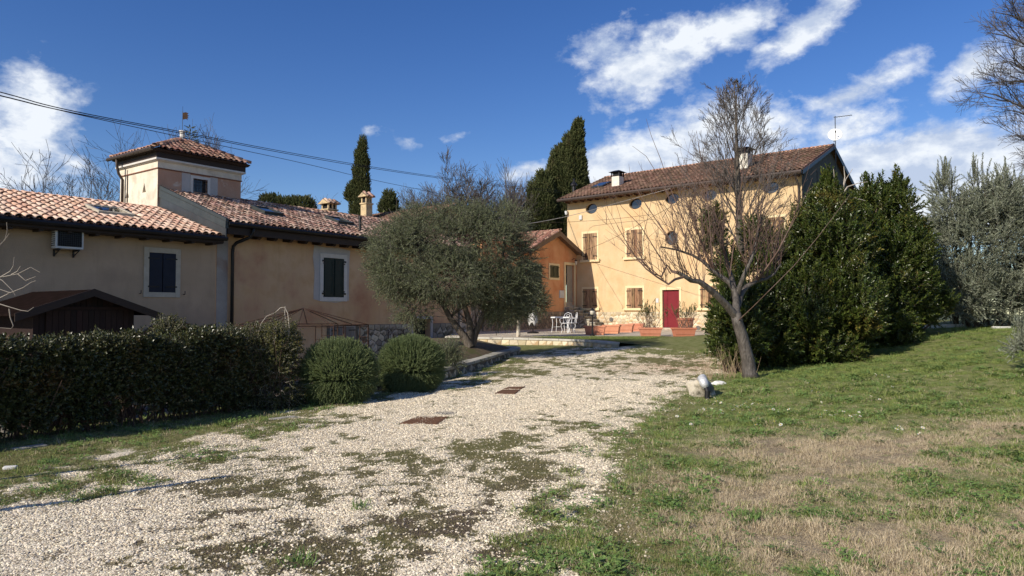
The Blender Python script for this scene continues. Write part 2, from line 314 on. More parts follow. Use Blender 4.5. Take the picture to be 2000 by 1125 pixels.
# roof tile: a tapering half barrel with a thick lip, its length along +y, crown along +z
def tile_mesh(name, L, r1, r2, mat, seg=6, th=.016):
    vs = []; fs = []
    for (y, r) in ((0, r1), (L, r2)):
        for k in range(seg + 1):
            a = math.pi * k / seg; vs.append((-r * math.cos(a), y, r * .82 * math.sin(a)))
    for k in range(seg): fs.append((k, k + 1, seg + 1 + k + 1, seg + 1 + k))
    o = len(vs)
    for k in range(seg + 1):
        a = math.pi * k / seg; vs.append((-(r1 - th) * math.cos(a), 0.0, (r1 - th) * .82 * math.sin(a)))
    for k in range(seg + 1):
        a = math.pi * k / seg; vs.append((-(r1 - th) * math.cos(a), L * .3, (r1 - th) * .82 * math.sin(a)))
    for k in range(seg): fs.append((o + k, o + k + 1, k + 1, k)); fs.append((o + seg + 1 + k, o + seg + 1 + k + 1, o + k + 1, o + k))
    me = bpy.data.meshes.new(name); me.from_pydata(vs, [], fs); me.polygons.foreach_set('use_smooth', [True] * len(fs)); me.materials.append(mat); return me
def tile_field(roof, o, ux, us, width, length, spacing, expo, me, mat, bed, inside=None, single=300, key=None, lift=.03):
    """barrel tiles on the plane o + a*ux + b*us; the first `single` ordered by key are objects, the rest one part"""
    o = Vector(o); ux = Vector(ux).normalized(); us = Vector(us).normalized(); nn = ux.cross(us).normalized()
    if nn.z < 0: nn = -nn
    cells = []
    nc = int(width / spacing); nr = int(math.ceil(length / expo))
    for i in range(nc):
        for j in range(nr):
            a = (i + .5) * spacing; b = j * expo
            if inside and not inside(a, b + expo * .5): continue
            cells.append((a, b))
    if key: cells.sort(key=lambda c: key(c))
    rest_v = []; rest_f = []; vs0 = [v.co.copy() for v in me.vertices]; fs0 = [tuple(p.vertices) for p in me.polygons]
    ax = nn.cross(us) if False else us.cross(nn)
    tiltq = .055
    for n_, (a, b) in enumerate(cells):
        da = random.gauss(0, .006); rot = random.gauss(0, .022)
        u2 = (us * math.cos(rot) + ux * math.sin(rot)); y = (u2 - nn * tiltq).normalized(); z = (nn + u2 * tiltq).normalized(); x = y.cross(z)
        m = Matrix(((x.x, y.x, z.x, 0), (x.y, y.y, z.y, 0), (x.z, y.z, z.z, 0), (0, 0, 0, 1)))
        m.translation = o + ux * (a + da) + us * (b + random.gauss(0, .008)) + nn * (lift + random.gauss(0, .003))
        if n_ < single: inst(me, 'tile', roof, m)
        else:
            k = len(rest_v); rest_v += [m @ v for v in vs0]; rest_f += [tuple(q + k for q in f) for f in fs0]
    if rest_v:
        mb = MB(); mb.v = rest_v; mb.f = rest_f; r = mb.build('tiles', mat, roof, smooth=True); r['kind'] = 'stuff'
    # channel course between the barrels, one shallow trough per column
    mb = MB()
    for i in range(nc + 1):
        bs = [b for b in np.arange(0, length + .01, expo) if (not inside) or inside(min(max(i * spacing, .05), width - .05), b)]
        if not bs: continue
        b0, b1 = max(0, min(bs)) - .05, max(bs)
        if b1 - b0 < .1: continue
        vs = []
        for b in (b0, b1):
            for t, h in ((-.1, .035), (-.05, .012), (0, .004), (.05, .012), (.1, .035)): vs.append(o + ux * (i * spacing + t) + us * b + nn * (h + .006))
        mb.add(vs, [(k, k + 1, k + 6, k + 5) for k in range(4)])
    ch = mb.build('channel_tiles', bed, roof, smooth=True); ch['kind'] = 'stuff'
    return len(cells)
def ridge_row(roof, p0, p1, me, expo=.34):
    p0 = Vector(p0); p1 = Vector(p1); d = (p1 - p0); n = int(d.length / expo); d.normalize()
    for i in range(n):
        y = d; up = Vector((0, 0, 1)); x = y.cross(up).normalized(); z = x.cross(y)
        yy = (y - z * .04).normalized(); zz = x.cross(yy)
        m = Matrix(((x.x, yy.x, zz.x, 0), (x.y, yy.y, zz.y, 0), (x.z, yy.z, zz.z, 0), (0, 0, 0, 1))); m.translation = p0 + d * (i * expo) + Vector((0, 0, random.gauss(0, .004)))
        inst(me, 'ridge_tile', roof, m)

def clip(poly, p, n):
    out = []
    for i in range(len(poly)):
        a, b = poly[i], poly[(i + 1) % len(poly)]
        da = (a[0] - p[0]) * n[0] + (a[1] - p[1]) * n[1]; db = (b[0] - p[0]) * n[0] + (b[1] - p[1]) * n[1]
        if da <= 0: out.append(a)
        if da * db < 0:
            t = da / (da - db); out.append((a[0] + (b[0] - a[0]) * t, a[1] + (b[1] - a[1]) * t))
    return out
def stones(parent, fn, a0, a1, b0, b1, size, mat, holes=(), single=300, proud=.035, gap=.012, seed=1, top=None, aspect=1.35):
    """irregular stones laid into a wall face; fn(a, b, out) -> local point"""
    R = random.Random(seed); pts = []
    na = max(1, int((a1 - a0) / (size * aspect))); nb = max(1, int(round((b1 - b0) / size)))
    for i in range(na):
        for j in range(nb):
            pts.append((a0 + (i + .5 + R.uniform(-.38, .38) + (.5 if j % 2 else 0) * .7) * (a1 - a0) / na, b0 + (j + .5 + R.uniform(-.34, .34)) * (b1 - b0) / nb))
    cnt = 0; rest = MB()
    for i, p in enumerate(pts):
        if top and p[1] > top(p[0]) - size * .3: continue
        if any(h[0] < p[0] < h[1] and h[2] < p[1] < h[3] for h in holes): continue
        poly = [(a0, b0), (a1, b0), (a1, b1), (a0, b1)]
        for j, q in enumerate(pts):
            if i == j or abs(q[0] - p[0]) > size * 4 or abs(q[1] - p[1]) > size * 3: continue
            n = (q[0] - p[0], q[1] - p[1]); l = math.hypot(*n)
            if l < 1e-6: continue
            n = (n[0] / l, n[1] / l); mid = ((p[0] + q[0]) / 2 - n[0] * gap, (p[1] + q[1]) / 2 - n[1] * gap)
            poly = clip(poly, mid, n)
            if len(poly) < 3: break
        for h in holes:
            cx = (h[0] + h[1]) / 2
            if len(poly) > 2 and h[2] - size < p[1] < h[3] + size:
                if p[0] < h[0]: poly = clip(poly, (h[0], 0), (1, 0))
                elif p[0] > h[1]: poly = clip(poly, (h[1], 0), (-1, 0))
        if top and len(poly) > 2: poly = [(x, min(y, top(x) - .01)) for x, y in poly]
        if len(poly) < 3: continue
        c = (sum(x for x, _ in poly) / len(poly), sum(y for _, y in poly) / len(poly)); pr = proud * R.uniform(.6, 1.15)
        k = len(poly); o_ = Vector(fn(c[0], c[1], 0))
        vs = [fn(x, y, -.01) for x, y in poly] + [fn(x + (c[0] - x) * .03, y + (c[1] - y) * .03, pr * .7) for x, y in poly] + [fn(x + (c[0] - x) * .2, y + (c[1] - y) * .2, pr) for x, y in poly]
        fs = [(i_, (i_ + 1) % k, (i_ + 1) % k + k, i_ + k) for i_ in range(k)] + [(i_ + k, (i_ + 1) % k + k, (i_ + 1) % k + 2 * k, i_ + 2 * k) for i_ in range(k)] + [tuple(range(2 * k, 3 * k))]
        if cnt < single:
            mb = MB(); mb.add([tuple(Vector(v) - o_) for v in vs], fs); ob = mb.build('stone', mat, parent); ob.location = o_
        else: rest.add(vs, fs)
        cnt += 1
    if rest.v: r = rest.build('stones', mat, parent); r['kind'] = 'stuff'
    return cnt

# ------------------------------------------------------------------ scatter (geometry nodes over a point mesh)
def variants(name, meshes):
    c = bpy.data.collections.new(name)
    for i, me in enumerate(meshes):
        o = bpy.data.objects.new(name + '_%d' % i, me); c.objects.link(o)
    return c
def dir_quats(D, spin=None):
    D = D / (np.linalg.norm(D, axis=1, keepdims=True) + 1e-9); n = len(D)
    spin = rng.uniform(0, 2 * np.pi, n) if spin is None else spin
    w = 1 + D[:, 2]; q = np.stack([w, -D[:, 1], D[:, 0], np.zeros(n)], 1)
    bad = w < 1e-4; q[bad] = [0, 1, 0, 0]; q /= np.linalg.norm(q, axis=1, keepdims=True)
    s = np.stack([np.cos(spin / 2), np.zeros(n), np.zeros(n), np.sin(spin / 2)], 1)
    w1, x1, y1, z1 = q.T; w2, x2, y2, z2 = s.T
    return np.stack([w1 * w2 - x1 * x2 - y1 * y2 - z1 * z2, w1 * x2 + x1 * w2 + y1 * z2 - z1 * y2, w1 * y2 - x1 * z2 + y1 * w2 + z1 * x2, w1 * z2 + x1 * y2 - y1 * x2 + z1 * w2], 1)
def scatter(name, P_, Q, S, I, coll, parent=None, mat=None):
    n = len(P_); me = bpy.data.meshes.new(name); me.vertices.add(n); me.vertices.foreach_set('co', np.asarray(P_, np.float32).ravel())
    a = me.attributes.new('q', 'QUATERNION', 'POINT'); a.data.foreach_set('value', np.asarray(Q, np.float32).ravel())
    a = me.attributes.new('s', 'FLOAT', 'POINT'); a.data.foreach_set('value', np.asarray(S, np.float32).ravel())
    a = me.attributes.new('i', 'INT', 'POINT'); a.data.foreach_set('value', np.asarray(I, np.int32).ravel())
    me.update(); o = bpy.data.objects.new(name, me); COL.objects.link(o)
    if parent: o.parent = parent
    g = bpy.data.node_groups.new(name, 'GeometryNodeTree'); g.interface.new_socket('Geometry', in_out='INPUT', socket_type='NodeSocketGeometry')
    g.interface.new_socket('Geometry', in_out='OUTPUT', socket_type='NodeSocketGeometry'); N = g.nodes; Lk = g.links
    gi = N.new('NodeGroupInput'); go = N.new('NodeGroupOutput'); ip = N.new('GeometryNodeInstanceOnPoints'); ci = N.new('GeometryNodeCollectionInfo')
    ci.inputs[0].default_value = coll; ci.inputs[1].default_value = True; ci.inputs[2].default_value = True
    Lk.new(gi.outputs[0], ip.inputs['Points']); Lk.new(ci.outputs[0], ip.inputs['Instance']); ip.inputs['Pick Instance'].default_value = True
    for nm, ty, sk in (('q', 'QUATERNION', 'Rotation'), ('s', 'FLOAT', 'Scale'), ('i', 'INT', 'Instance Index')):
        na = N.new('GeometryNodeInputNamedAttribute'); na.data_type = ty; na.inputs[0].default_value = nm
        out = [x for x in na.outputs if x.enabled and x.name == 'Attribute'][0]; Lk.new(out, ip.inputs[sk])
    Lk.new(ip.outputs[0], go.inputs[0]); md = o.modifiers.new('scatter', 'NODES'); md.node_group = g; return o
def leaf(mb, p, d, n, L, w, fold=.25):
    """a pointed leaf of four triangles folded on its midrib"""
    p = Vector(p); d = Vector(d).normalized(); s = d.cross(Vector(n)).normalized(); n = s.cross(d)
    a = p; b = p + d * L * .45 + s * w * .5 + n * w * fold; c = p + d * L * .45 - s * w * .5 + n * w * fold; m = p + d * L * .5; e = p + d * L - n * L * .08
    mb.add([a, b, e, m, c], [(0, 1, 2, 3), (0, 3, 2, 4)])
def sprig(name, mat, L, n, ll, lw, ang=.9, stem=None, rs=1, jit=.4, whorl=2, sr=.0025, narrow=.5):
    R = random.Random(rs); mb = MB(); bend = Vector((R.uniform(-.15, .15), R.uniform(-.15, .15), 0))
    for i in range(n):
        t = (i + .5) / n; base = Vector((0, 0, L * t)) + bend * (L * t * t)
        a = i * 2.4 + R.uniform(-jit, jit)
        if whorl == 2: a = (i // 2) * 1.57 + (i % 2) * math.pi + R.uniform(-jit, jit)
        th = ang * (1 - .5 * t) * R.uniform(.75, 1.2)
        d = Vector((math.cos(a) * math.sin(th), math.sin(a) * math.sin(th), math.cos(th)))
        leaf(mb, base, d, (-math.cos(a) * math.cos(th), -math.sin(a) * math.cos(th), math.sin(th)), ll * R.uniform(.7, 1.1) * (1 - narrow * .4 * t), lw * R.uniform(.8, 1.1))
    me = bpy.data.meshes.new(name); vs = mb.v; fs = mb.f; k = len(fs)
    if stem:
        m2 = MB(); m2.tube([(0, 0, 0), bend * L * .25 + Vector((0, 0, L * .5)), bend * L + Vector((0, 0, L))], [sr, sr * .8, sr * .4], 3)
        vs = vs + m2.v; fs = fs + [tuple(q + len(mb.v) for q in f) for f in m2.f]
    me.from_pydata(vs, [], fs); me.materials.append(mat)
    if stem:
        me.materials.append(stem); me.polygons.foreach_set('material_index', [0] * k + [1] * (len(fs) - k))
    me.update(); return me
# ------------------------------------------------------------------ the lie of the land
CP = np.array([(-4, 2, 0), (0, 2, 0), (4, 2, 0.02), (-3, 4.3, 0), (0, 4.3, 0), (3, 4.3, .02), (8, 5, .08), (14, 5, .15), (22, 5, .2),
 (-5.8, 8.1, .03), (-9, 4, .03), (-3.6, 11.8, -.02), (-3.0, 12.2, .0), (-1.25, 10.3, 0), (0, 13.3, .1), (.8, 9.5, .04), (-1.4, 15.0, .1), (.5, 21, .3),
 (2.8, 22.4, .42), (5.5, 22.4, .46), (6, 30, .52), (3, 27, .56), (8.5, 38, .62), (3.5, 41, .62), (14, 33.6, .6), (4.4, 15.8, .20), (4.7, 14, .28), (2.2, 11, .08),
 (4, 8, .06), (6.5, 16.2, .32), (8.2, 16.3, .5), (9.9, 18, .85), (11.8, 19.5, 1.07), (13.7, 20, 1.12), (20, 20, 1.2), (5.6, 11, .22), (7.6, 10.5, .29),
 (10.1, 14, .76), (7.2, 13, .42), (5.0, 7, .10), (14, 11, .5), (22, 12, .7), (12, 26, 1.15), (20, 34, 1.1), (9, 24, .75), (0, 30, .5), (-3, 20, .2), (-1.2, 25.8, .28), (.5, 24.8, .28), (2.0, 23.2, .33), (.2, 23.4, .28), (-8, 14, -.1), (-12, 20, 0), (-10, 34, .3), (0, 46, .7), (14, 46, .8), (26, 46, 1.0), (26, 28, 1.2)], float)
def _phi(r): return np.where(r > 1e-9, r * r * np.log(r + 1e-12), 0.0)
_n = len(CP); _K = _phi(np.linalg.norm(CP[:, None, :2] - CP[None, :, :2], axis=2)) + np.eye(_n) * .25
_A = np.zeros((_n + 3, _n + 3)); _A[:_n, :_n] = _K; _A[:_n, _n] = 1; _A[:_n, _n + 1:] = CP[:, :2]; _A[_n, :_n] = 1; _A[_n + 1:, :_n] = CP[:, :2].T
_w = np.linalg.solve(_A, np.concatenate([CP[:, 2], [0, 0, 0]]))
DROP = np.array([(-13.0, 1.0), (-9.6, 3.6), (-7.0, 8.45), (-4.7, 12.6), (-2.85, 14.5), (-2.55, 16.0), (-3.4, 19), (-3.2, 24), (-2.2, 30), (-.6, 36), (0, 48)], float)
def left_of_drop(X, Y):
    """signed distance, positive on the courtyard side"""
    best = np.full(X.shape, 1e9); sg = np.ones(X.shape)
    for (ax, ay), (bx, by) in zip(DROP[:-1], DROP[1:]):
        dx, dy = bx - ax, by - ay; l2 = dx * dx + dy * dy
        t = np.clip(((X - ax) * dx + (Y - ay) * dy) / l2, 0, 1); px = X - ax - t * dx; py = Y - ay - t * dy
        d = np.hypot(px, py); cr = dx * py - dy * px; m = d < best; best = np.where(m, d, best); sg = np.where(m, np.sign(cr), sg)
    return best * sg
LOW = -0.85
def gz_arr(X, Y, drop=True):
    X = np.asarray(X, float); Y = np.asarray(Y, float); sh = X.shape; x = X.ravel(); y = Y.ravel()
    out = np.empty(len(x))
    for s in range(0, len(x), 20000):
        xx = x[s:s + 20000]; yy = y[s:s + 20000]
        r = np.hypot(xx[:, None] - CP[None, :, 0], yy[:, None] - CP[None, :, 1]); out[s:s + 20000] = _phi(r) @ _w[:_n] + _w[_n] + _w[_n + 1] * xx + _w[_n + 2] * yy
    if drop:
        d = left_of_drop(x, y); t = np.clip((d - .02) / .25, 0, 1); t = t * t * (3 - 2 * t); out = out * (1 - t) + LOW * t
    return out.reshape(sh)
def gz(x, y, drop=True): return float(gz_arr(np.array([x]), np.array([y]), drop)[0])
def ghit(px, py):
    """where the line of sight meets the ground"""
    d = pray(px, py); Y = 6.0
    lo, hi = 3.0, 45.0
    for Yt in np.arange(3.2, 45, .2):
        if EYE + d[2] * Yt < gz(d[0] * Yt, Yt): hi = Yt; lo = Yt - .2; break
    for _ in range(12):
        m = (lo + hi) / 2
        if EYE + d[2] * m < gz(d[0] * m, m): hi = m
        else: lo = m
    return Vector((d[0] * lo, lo, gz(d[0] * lo, lo)))
# value noise for the ground cover (numpy)
_tab = rng.random((256, 256))
def vn(x, y):
    xi = np.floor(x).astype(int); yi = np.floor(y).astype(int); fx = x - xi; fy = y - yi; fx = fx * fx * (3 - 2 * fx); fy = fy * fy * (3 - 2 * fy)
    g = lambda a, b: _tab[a % 256, b % 256]
    return (g(xi, yi) * (1 - fx) + g(xi + 1, yi) * fx) * (1 - fy) + (g(xi, yi + 1) * (1 - fx) + g(xi + 1, yi + 1) * fx) * fy
def fbm(x, y, o=5):
    s = 0; a = .5; t = 0
    for k in range(o): s = s + a * vn(x * 2 ** k + 17.3 * k, y * 2 ** k + 9.1 * k); t += a; a *= .55
    return s / t
# edges of the gravel drive in plan: x of the left and right edge at each depth
LE = [(2, -9.0), (4.5, -5.2), (5.5, -4.0), (6.5, -3.6), (8, -3.35), (9.5, -3.05), (11.5, -2.9), (13, -2.6), (15, -1.3), (18, 0.0), (21, .55), (24, 2.6), (28, 3.4), (34, 3.2), (42, 2)]
RE = [(2, .1), (4.3, .22), (5.5, .5), (7.5, 1.0), (9.5, 1.45), (10.6, 1.8), (13.5, 3.3), (15.8, 4.7), (19, 5.8), (22, 4.6), (23.5, 3.6), (25, 3.3), (28.0, 4.5), (29.5, 12), (34, 13), (46, 14)]
def edge(T, Y): return np.interp(Y, [t[0] for t in T], [t[1] for t in T])
BLOB = []   # (x, y, rx, ry, amp): extra moss / soil (+) or clean gravel (-), placed where the photograph has them
def blob(px, py, rx, ry, amp):
    p = ghit(px, py); BLOB.append((p.x, p.y, rx * p.y / FPX, max(.12, ry * p.y ** 2 / (1.6 * FPX)), amp))
for b_ in [(560, 960, 130, 26, .5), (820, 910, 170, 30, .42), (1000, 880, 110, 16, .4), (1090, 930, 90, 20, .35), (900, 985, 110, 20, .3), (830, 1010, 90, 30, .45), (700, 1060, 110, 40, .42), (760, 1100, 130, 30, .4),
          (1010, 850, 60, 10, .4), (560, 1105, 60, 20, .4), (360, 1070, 90, 26, .34), (690, 990, 26, 10, .5), (1070, 1010, 90, 30, .42), (1000, 950, 60, 20, .35), (1020, 990, 130, 40, .2), (430, 900, 160, 24, .3),
          (200, 1010, 190, 26, -.5), (330, 980, 160, 16, -.35), (560, 1010, 140, 24, -.35), (700, 850, 180, 26, -.45), (900, 800, 260, 26, -.55), (1150, 760, 200, 24, -.5), (940, 1080, 120, 34, -.25), (640, 905, 60, 10, -.2), (150, 1080, 140, 36, -.25), (480, 860, 60, 10, -.35),
          (930, 740, 80, 14, .45), (1050, 720, 120, 16, .22), (1250, 705, 130, 14, .36), (1330, 690, 60, 12, .5), (1200, 668, 80, 9, .7), (1310, 672, 90, 12, .75), (1350, 765, 60, 10, .4), (1250, 800, 60, 16, .3)]: blob(*b_)
def cover(X, Y):
    """g: vegetation on the ground 0..1, d: dryness 0..1, s: brown soil 0..1"""
    n1 = fbm(X * 1.3, Y * 1.0); n2 = fbm(X * 5 + 40, Y * 4 + 7, 4); n3 = fbm(X * .55 + 9, Y * .55 + 3)
    jx = (n1 - .5) * 1.5 + (n2 - .5) * .7
    r = (X + jx * .8 - edge(RE, Y)) ; l = (edge(LE, Y) - X + jx * .8)
    side = np.clip(np.maximum(r * 1.6, l * 1.3 + (n2 - .5) * 2.4 + (n1 - .5) * 1.6 - .25) + .5, 0, 1)
    near = np.clip((12.5 - Y) / 3, 0, 1)
    bias = np.zeros_like(X)
    for bx, by, rx, ry, a in BLOB: bias = bias + a * np.exp(-((X - bx) / rx) ** 2 - ((Y - by) / ry) ** 2)
    n4 = fbm(X * 2.4 + 3, Y * 1.5 + 31, 5); n5 = fbm(X * 13 + 5, Y * 11 + 3, 3)
    n6 = fbm(X * 30 + 9, Y * 26, 2)
    inner = np.clip((n1 - .5) * 1.3 + (n4 - .5) * 1.8 + (n2 - .5) * 2.4 + (n5 - .5) * 1.6 + (n6 - .5) * .8 + .16 + near * .13 + bias * 1.05, 0, 1)
    far = (Y > 20) & (Y < 29.2) & (X > 2.2)
    g = np.clip(np.maximum(side - np.clip(-bias, 0, 1) * .6, inner), 0, 1)
    right = np.clip(r * .7, 0, 1)
    # dry straw on the near right lawn, green beyond
    dry = np.clip((9.7 + (X - 3) * .10 - Y) / 2.4, 0, 1) * right
    dry = np.clip(dry * (.92 + (n3 - .5) * 3.6 + (n1 - .5) * 3.0 + (n2 - .5) * 1.6), 0, 1) * (X > edge(RE, Y) - .6)
    for bx, by, rx, ry in ((4.2, 6.3, 1.1, .55), (3.4, 4.45, .5, .3), (.85, 4.7, .5, .35), (2.4, 5.6, .35, .25), (5.2, 5.6, .7, .4), (1.8, 7.4, .5, .4)):
        dry = dry * (1 - .95 * np.exp(-((X - bx) / rx) ** 2 - ((Y - by) / ry) ** 2))
    soil = np.clip((n2 - .42) * 3 + .3, 0, 1) * (1 - np.clip(r * 1.2 + .3, 0, 1)) * (1 - np.clip(l * 1.5, 0, 1)) * np.clip((8.2 - Y) / 2.5, 0, 1)
    return g, dry, soil

gx = np.concatenate([np.arange(-16, -6.4, .4), np.arange(-6.4, 9, .075), np.arange(9, 26.5, .35)])
gy = np.concatenate([np.arange(1.5, 4, .25), np.arange(4, 13, .06), np.arange(13, 24, .13), np.arange(24, 47, .3)])
GX, GY = np.meshgrid(gx, gy); GZ = gz_arr(GX, GY)
GZ += np.where(left_of_drop(GX, GY) < 0, (fbm(GX * 1.1, GY * 1.1) - .5) * .05 * np.clip((30 - GY) / 8, 0, 1), 0)
CG, CD, CS = cover(GX, GY)
courty = left_of_drop(GX, GY) > .15
def ground_mat():
    m = bpy.data.materials.new('ground_cover'); m.use_nodes = True; t = m.node_tree; N = t.nodes; Lk = t.links; b = N['Principled BSDF']; b.inputs['Roughness'].default_value = .92; b.inputs['Specular IOR Level'].default_value = .15
    geo = N.new('ShaderNodeNewGeometry')
    def nz(s, d=8, r=.62):
        n = N.new('ShaderNodeTexNoise'); n.inputs['Scale'].default_value = s; n.inputs['Detail'].default_value = d; n.inputs['Roughness'].default_value = r; Lk.new(geo.outputs['Position'], n.inputs['Vector']); return n.outputs['Fac']
    def at_(n): a = N.new('ShaderNodeAttribute'); a.attribute_name = n; return a.outputs['Fac']
    def mr(f, a, b_):
        n = N.new('ShaderNodeMapRange'); n.inputs[1].default_value = a; n.inputs[2].default_value = b_; Lk.new(f, n.inputs[0]); return n.outputs[0]
    def ma(op, a, b_, c=None):
        n = N.new('ShaderNodeMath'); n.operation = op
        for i, v in enumerate((a, b_, c)):
            if v is None: continue
            if isinstance(v, (int, float)): n.inputs[i].default_value = v
            else: Lk.new(v, n.inputs[i])
        return n.outputs[0]
    def mix(f, a, b_):
        n = N.new('ShaderNodeMix'); n.data_type = 'RGBA'; Lk.new(f, n.inputs[0]) if not isinstance(f, float) else None
        for i, v in ((6, a), (7, b_)):
            if isinstance(v, tuple): n.inputs[i].default_value = (*v, 1)
            else: Lk.new(v, n.inputs[i])
        return n.outputs[2]
    vo = N.new('ShaderNodeTexVoronoi'); vo.inputs['Scale'].default_value = 42; Lk.new(geo.outputs['Position'], vo.inputs['Vector'])
    vo2 = N.new('ShaderNodeTexVoronoi'); vo2.inputs['Scale'].default_value = 85; Lk.new(geo.outputs['Position'], vo2.inputs['Vector'])
    sepc = N.new('ShaderNodeSeparateColor'); Lk.new(vo.outputs['Color'], sepc.inputs[0])
    grav = mix(mr(sepc.outputs[0], 0, 1), (.66, .56, .41), (.93, .83, .64))
    grav = mix(mr(vo.outputs['Distance'], .60, .95), grav, (.36, .30, .21))
    grav = mix(ma('MULTIPLY', mr(nz(.7), .45, .7), .55), grav, (.74, .60, .40))
    pinkish = mix(mr(at_('pink'), 0, 1), grav, (.46, .29, .19))
    moss = mix(mr(nz(7), .4, .62), (.12, .12, .042), (.22, .20, .09))
    soil = mix(mr(nz(18), .35, .65), (.085, .062, .042), (.16, .12, .085))
    moss = mix(at_('soil'), moss, soil)
    green = mix(mr(nz(5), .38, .62), (.13, .155, .04), (.24, .235, .10))
    dryc = mix(mr(nz(22), .35, .65), (.21, .16, .10), (.36, .29, .19))
    lawn = mix(at_('dry'), green, dryc)
    veg = mix(at_('lawn'), moss, lawn)
    f = ma('ADD', at_('green'), ma('MULTIPLY', ma('SUBTRACT', nz(30, 8, .8), .5), 3.0)); f = mr(f, .30, .66)
    col = mix(f, pinkish, veg); Lk.new(col, b.inputs['Base Color'])
    h = ma('ADD', ma('MULTIPLY', vo.outputs['Distance'], -1.0), ma('MULTIPLY', vo2.outputs['Distance'], -.4)); h = ma('MULTIPLY_ADD', nz(60, 4), .8, h)
    bn = N.new('ShaderNodeBump'); bn.inputs['Strength'].default_value = .9; bn.inputs['Distance'].default_value = .014; Lk.new(h, bn.inputs['Height']); Lk.new(bn.outputs[0], b.inputs['Normal'])
    return m
GM = ground_mat()
pave_m = M('courtyard_paving', (.20, .175, .14), (.28, .25, .20), scale=3, bump=.6, bscale=20, c3=(.12, .10, .08), s3=1)
LAWN = np.clip((GX - edge(RE, GY)) * 1.4 + .2, 0, 1); LAWN = np.maximum(LAWN, ((GY > 20) & (GX > 2.6) & (GY < 30)) * 1.0)
LAWN = np.maximum(LAWN, np.clip((edge(LE, GY) - GX) * 1.5, 0, 1) * .55)
PINK = np.exp(-((GX - 4.2) / 1.6) ** 2 - ((GY - 17.5) / 1.3) ** 2) * .8
def ground_part(name, cellmask):
    ny, nx = GX.shape; idx = np.arange(ny * nx).reshape(ny, nx)
    q = np.stack([idx[:-1, :-1], idx[:-1, 1:], idx[1:, 1:], idx[1:, :-1]], -1)[cellmask]
    used, inv = np.unique(q, return_inverse=True); q = inv.reshape(-1, 4)
    V = np.stack([GX.ravel(), GY.ravel(), GZ.ravel()], 1)[used]; me = bpy.data.meshes.new(name)
    me.vertices.add(len(V)); me.vertices.foreach_set('co', V.astype(np.float32).ravel()); me.loops.add(q.size); me.loops.foreach_set('vertex_index', q.astype(np.int32).ravel())
    me.polygons.add(len(q)); me.polygons.foreach_set('loop_start', np.arange(0, q.size, 4, dtype=np.int32)); me.polygons.foreach_set('loop_total', np.full(len(q), 4, np.int32))
    me.update(); me.polygons.foreach_set('use_smooth', [True] * len(q))
    for nm, ar in (('green', CG), ('dry', CD), ('soil', CS), ('lawn', LAWN), ('pink', PINK)):
        a = me.attributes.new(nm, 'FLOAT', 'POINT'); a.data.foreach_set('value', ar.ravel()[used].astype(np.float32))
    o = bpy.data.objects.new(name, me); COL.objects.link(o); return struct(o), me
cm = courty[:-1, :-1]; gravelc = (GX > edge(LE, GY) - .3) & (GX < edge(RE, GY) + .2); gv = gravelc[:-1, :-1] & ~cm
o, me = ground_part('gravel_drive', gv); me.materials.append(GM)
o, me = ground_part('lawn', ~gv & ~cm); me.materials.append(GM)
o, me = ground_part('courtyard', cm); me.materials.append(pave_m)
far_ground = MB().add([(-400, -60, -1.6), (400, -60, -1.6), (400, 600, -1.6), (-400, 600, -1.6)], [(0, 1, 2, 3)]).build('fields', M('field_grass', (.06, .075, .025), (.09, .10, .04), scale=.2, geo=True)); struct(far_ground)
# apron joining the modelled land to the fields all round
ap = MB(); X0, X1, Y0, Y1 = -16, 26, 1.5, 46.8
ring = [(x, Y0) for x in np.linspace(X0, X1, 15)] + [(X1, y) for y in np.linspace(Y0, Y1, 15)] + [(x, Y1) for x in np.linspace(X1, X0, 15)] + [(X0, y) for y in np.linspace(Y1, Y0, 15)]
iv = [(x, y, gz(x, y) - .03) for x, y in ring]; ov = [((x - 5) * 2.6 + 5, (y - 24) * 2.6 + 24, -1.3) for x, y in ring]; k = len(ring)
ap.add(iv + ov, [(i, (i + 1) % k, (i + 1) % k + k, i + k) for i in range(k)]); a_ = ap.build('meadow', M('meadow_grass', (.06, .08, .02), (.10, .11, .04), scale=1, geo=True)); struct(a_)

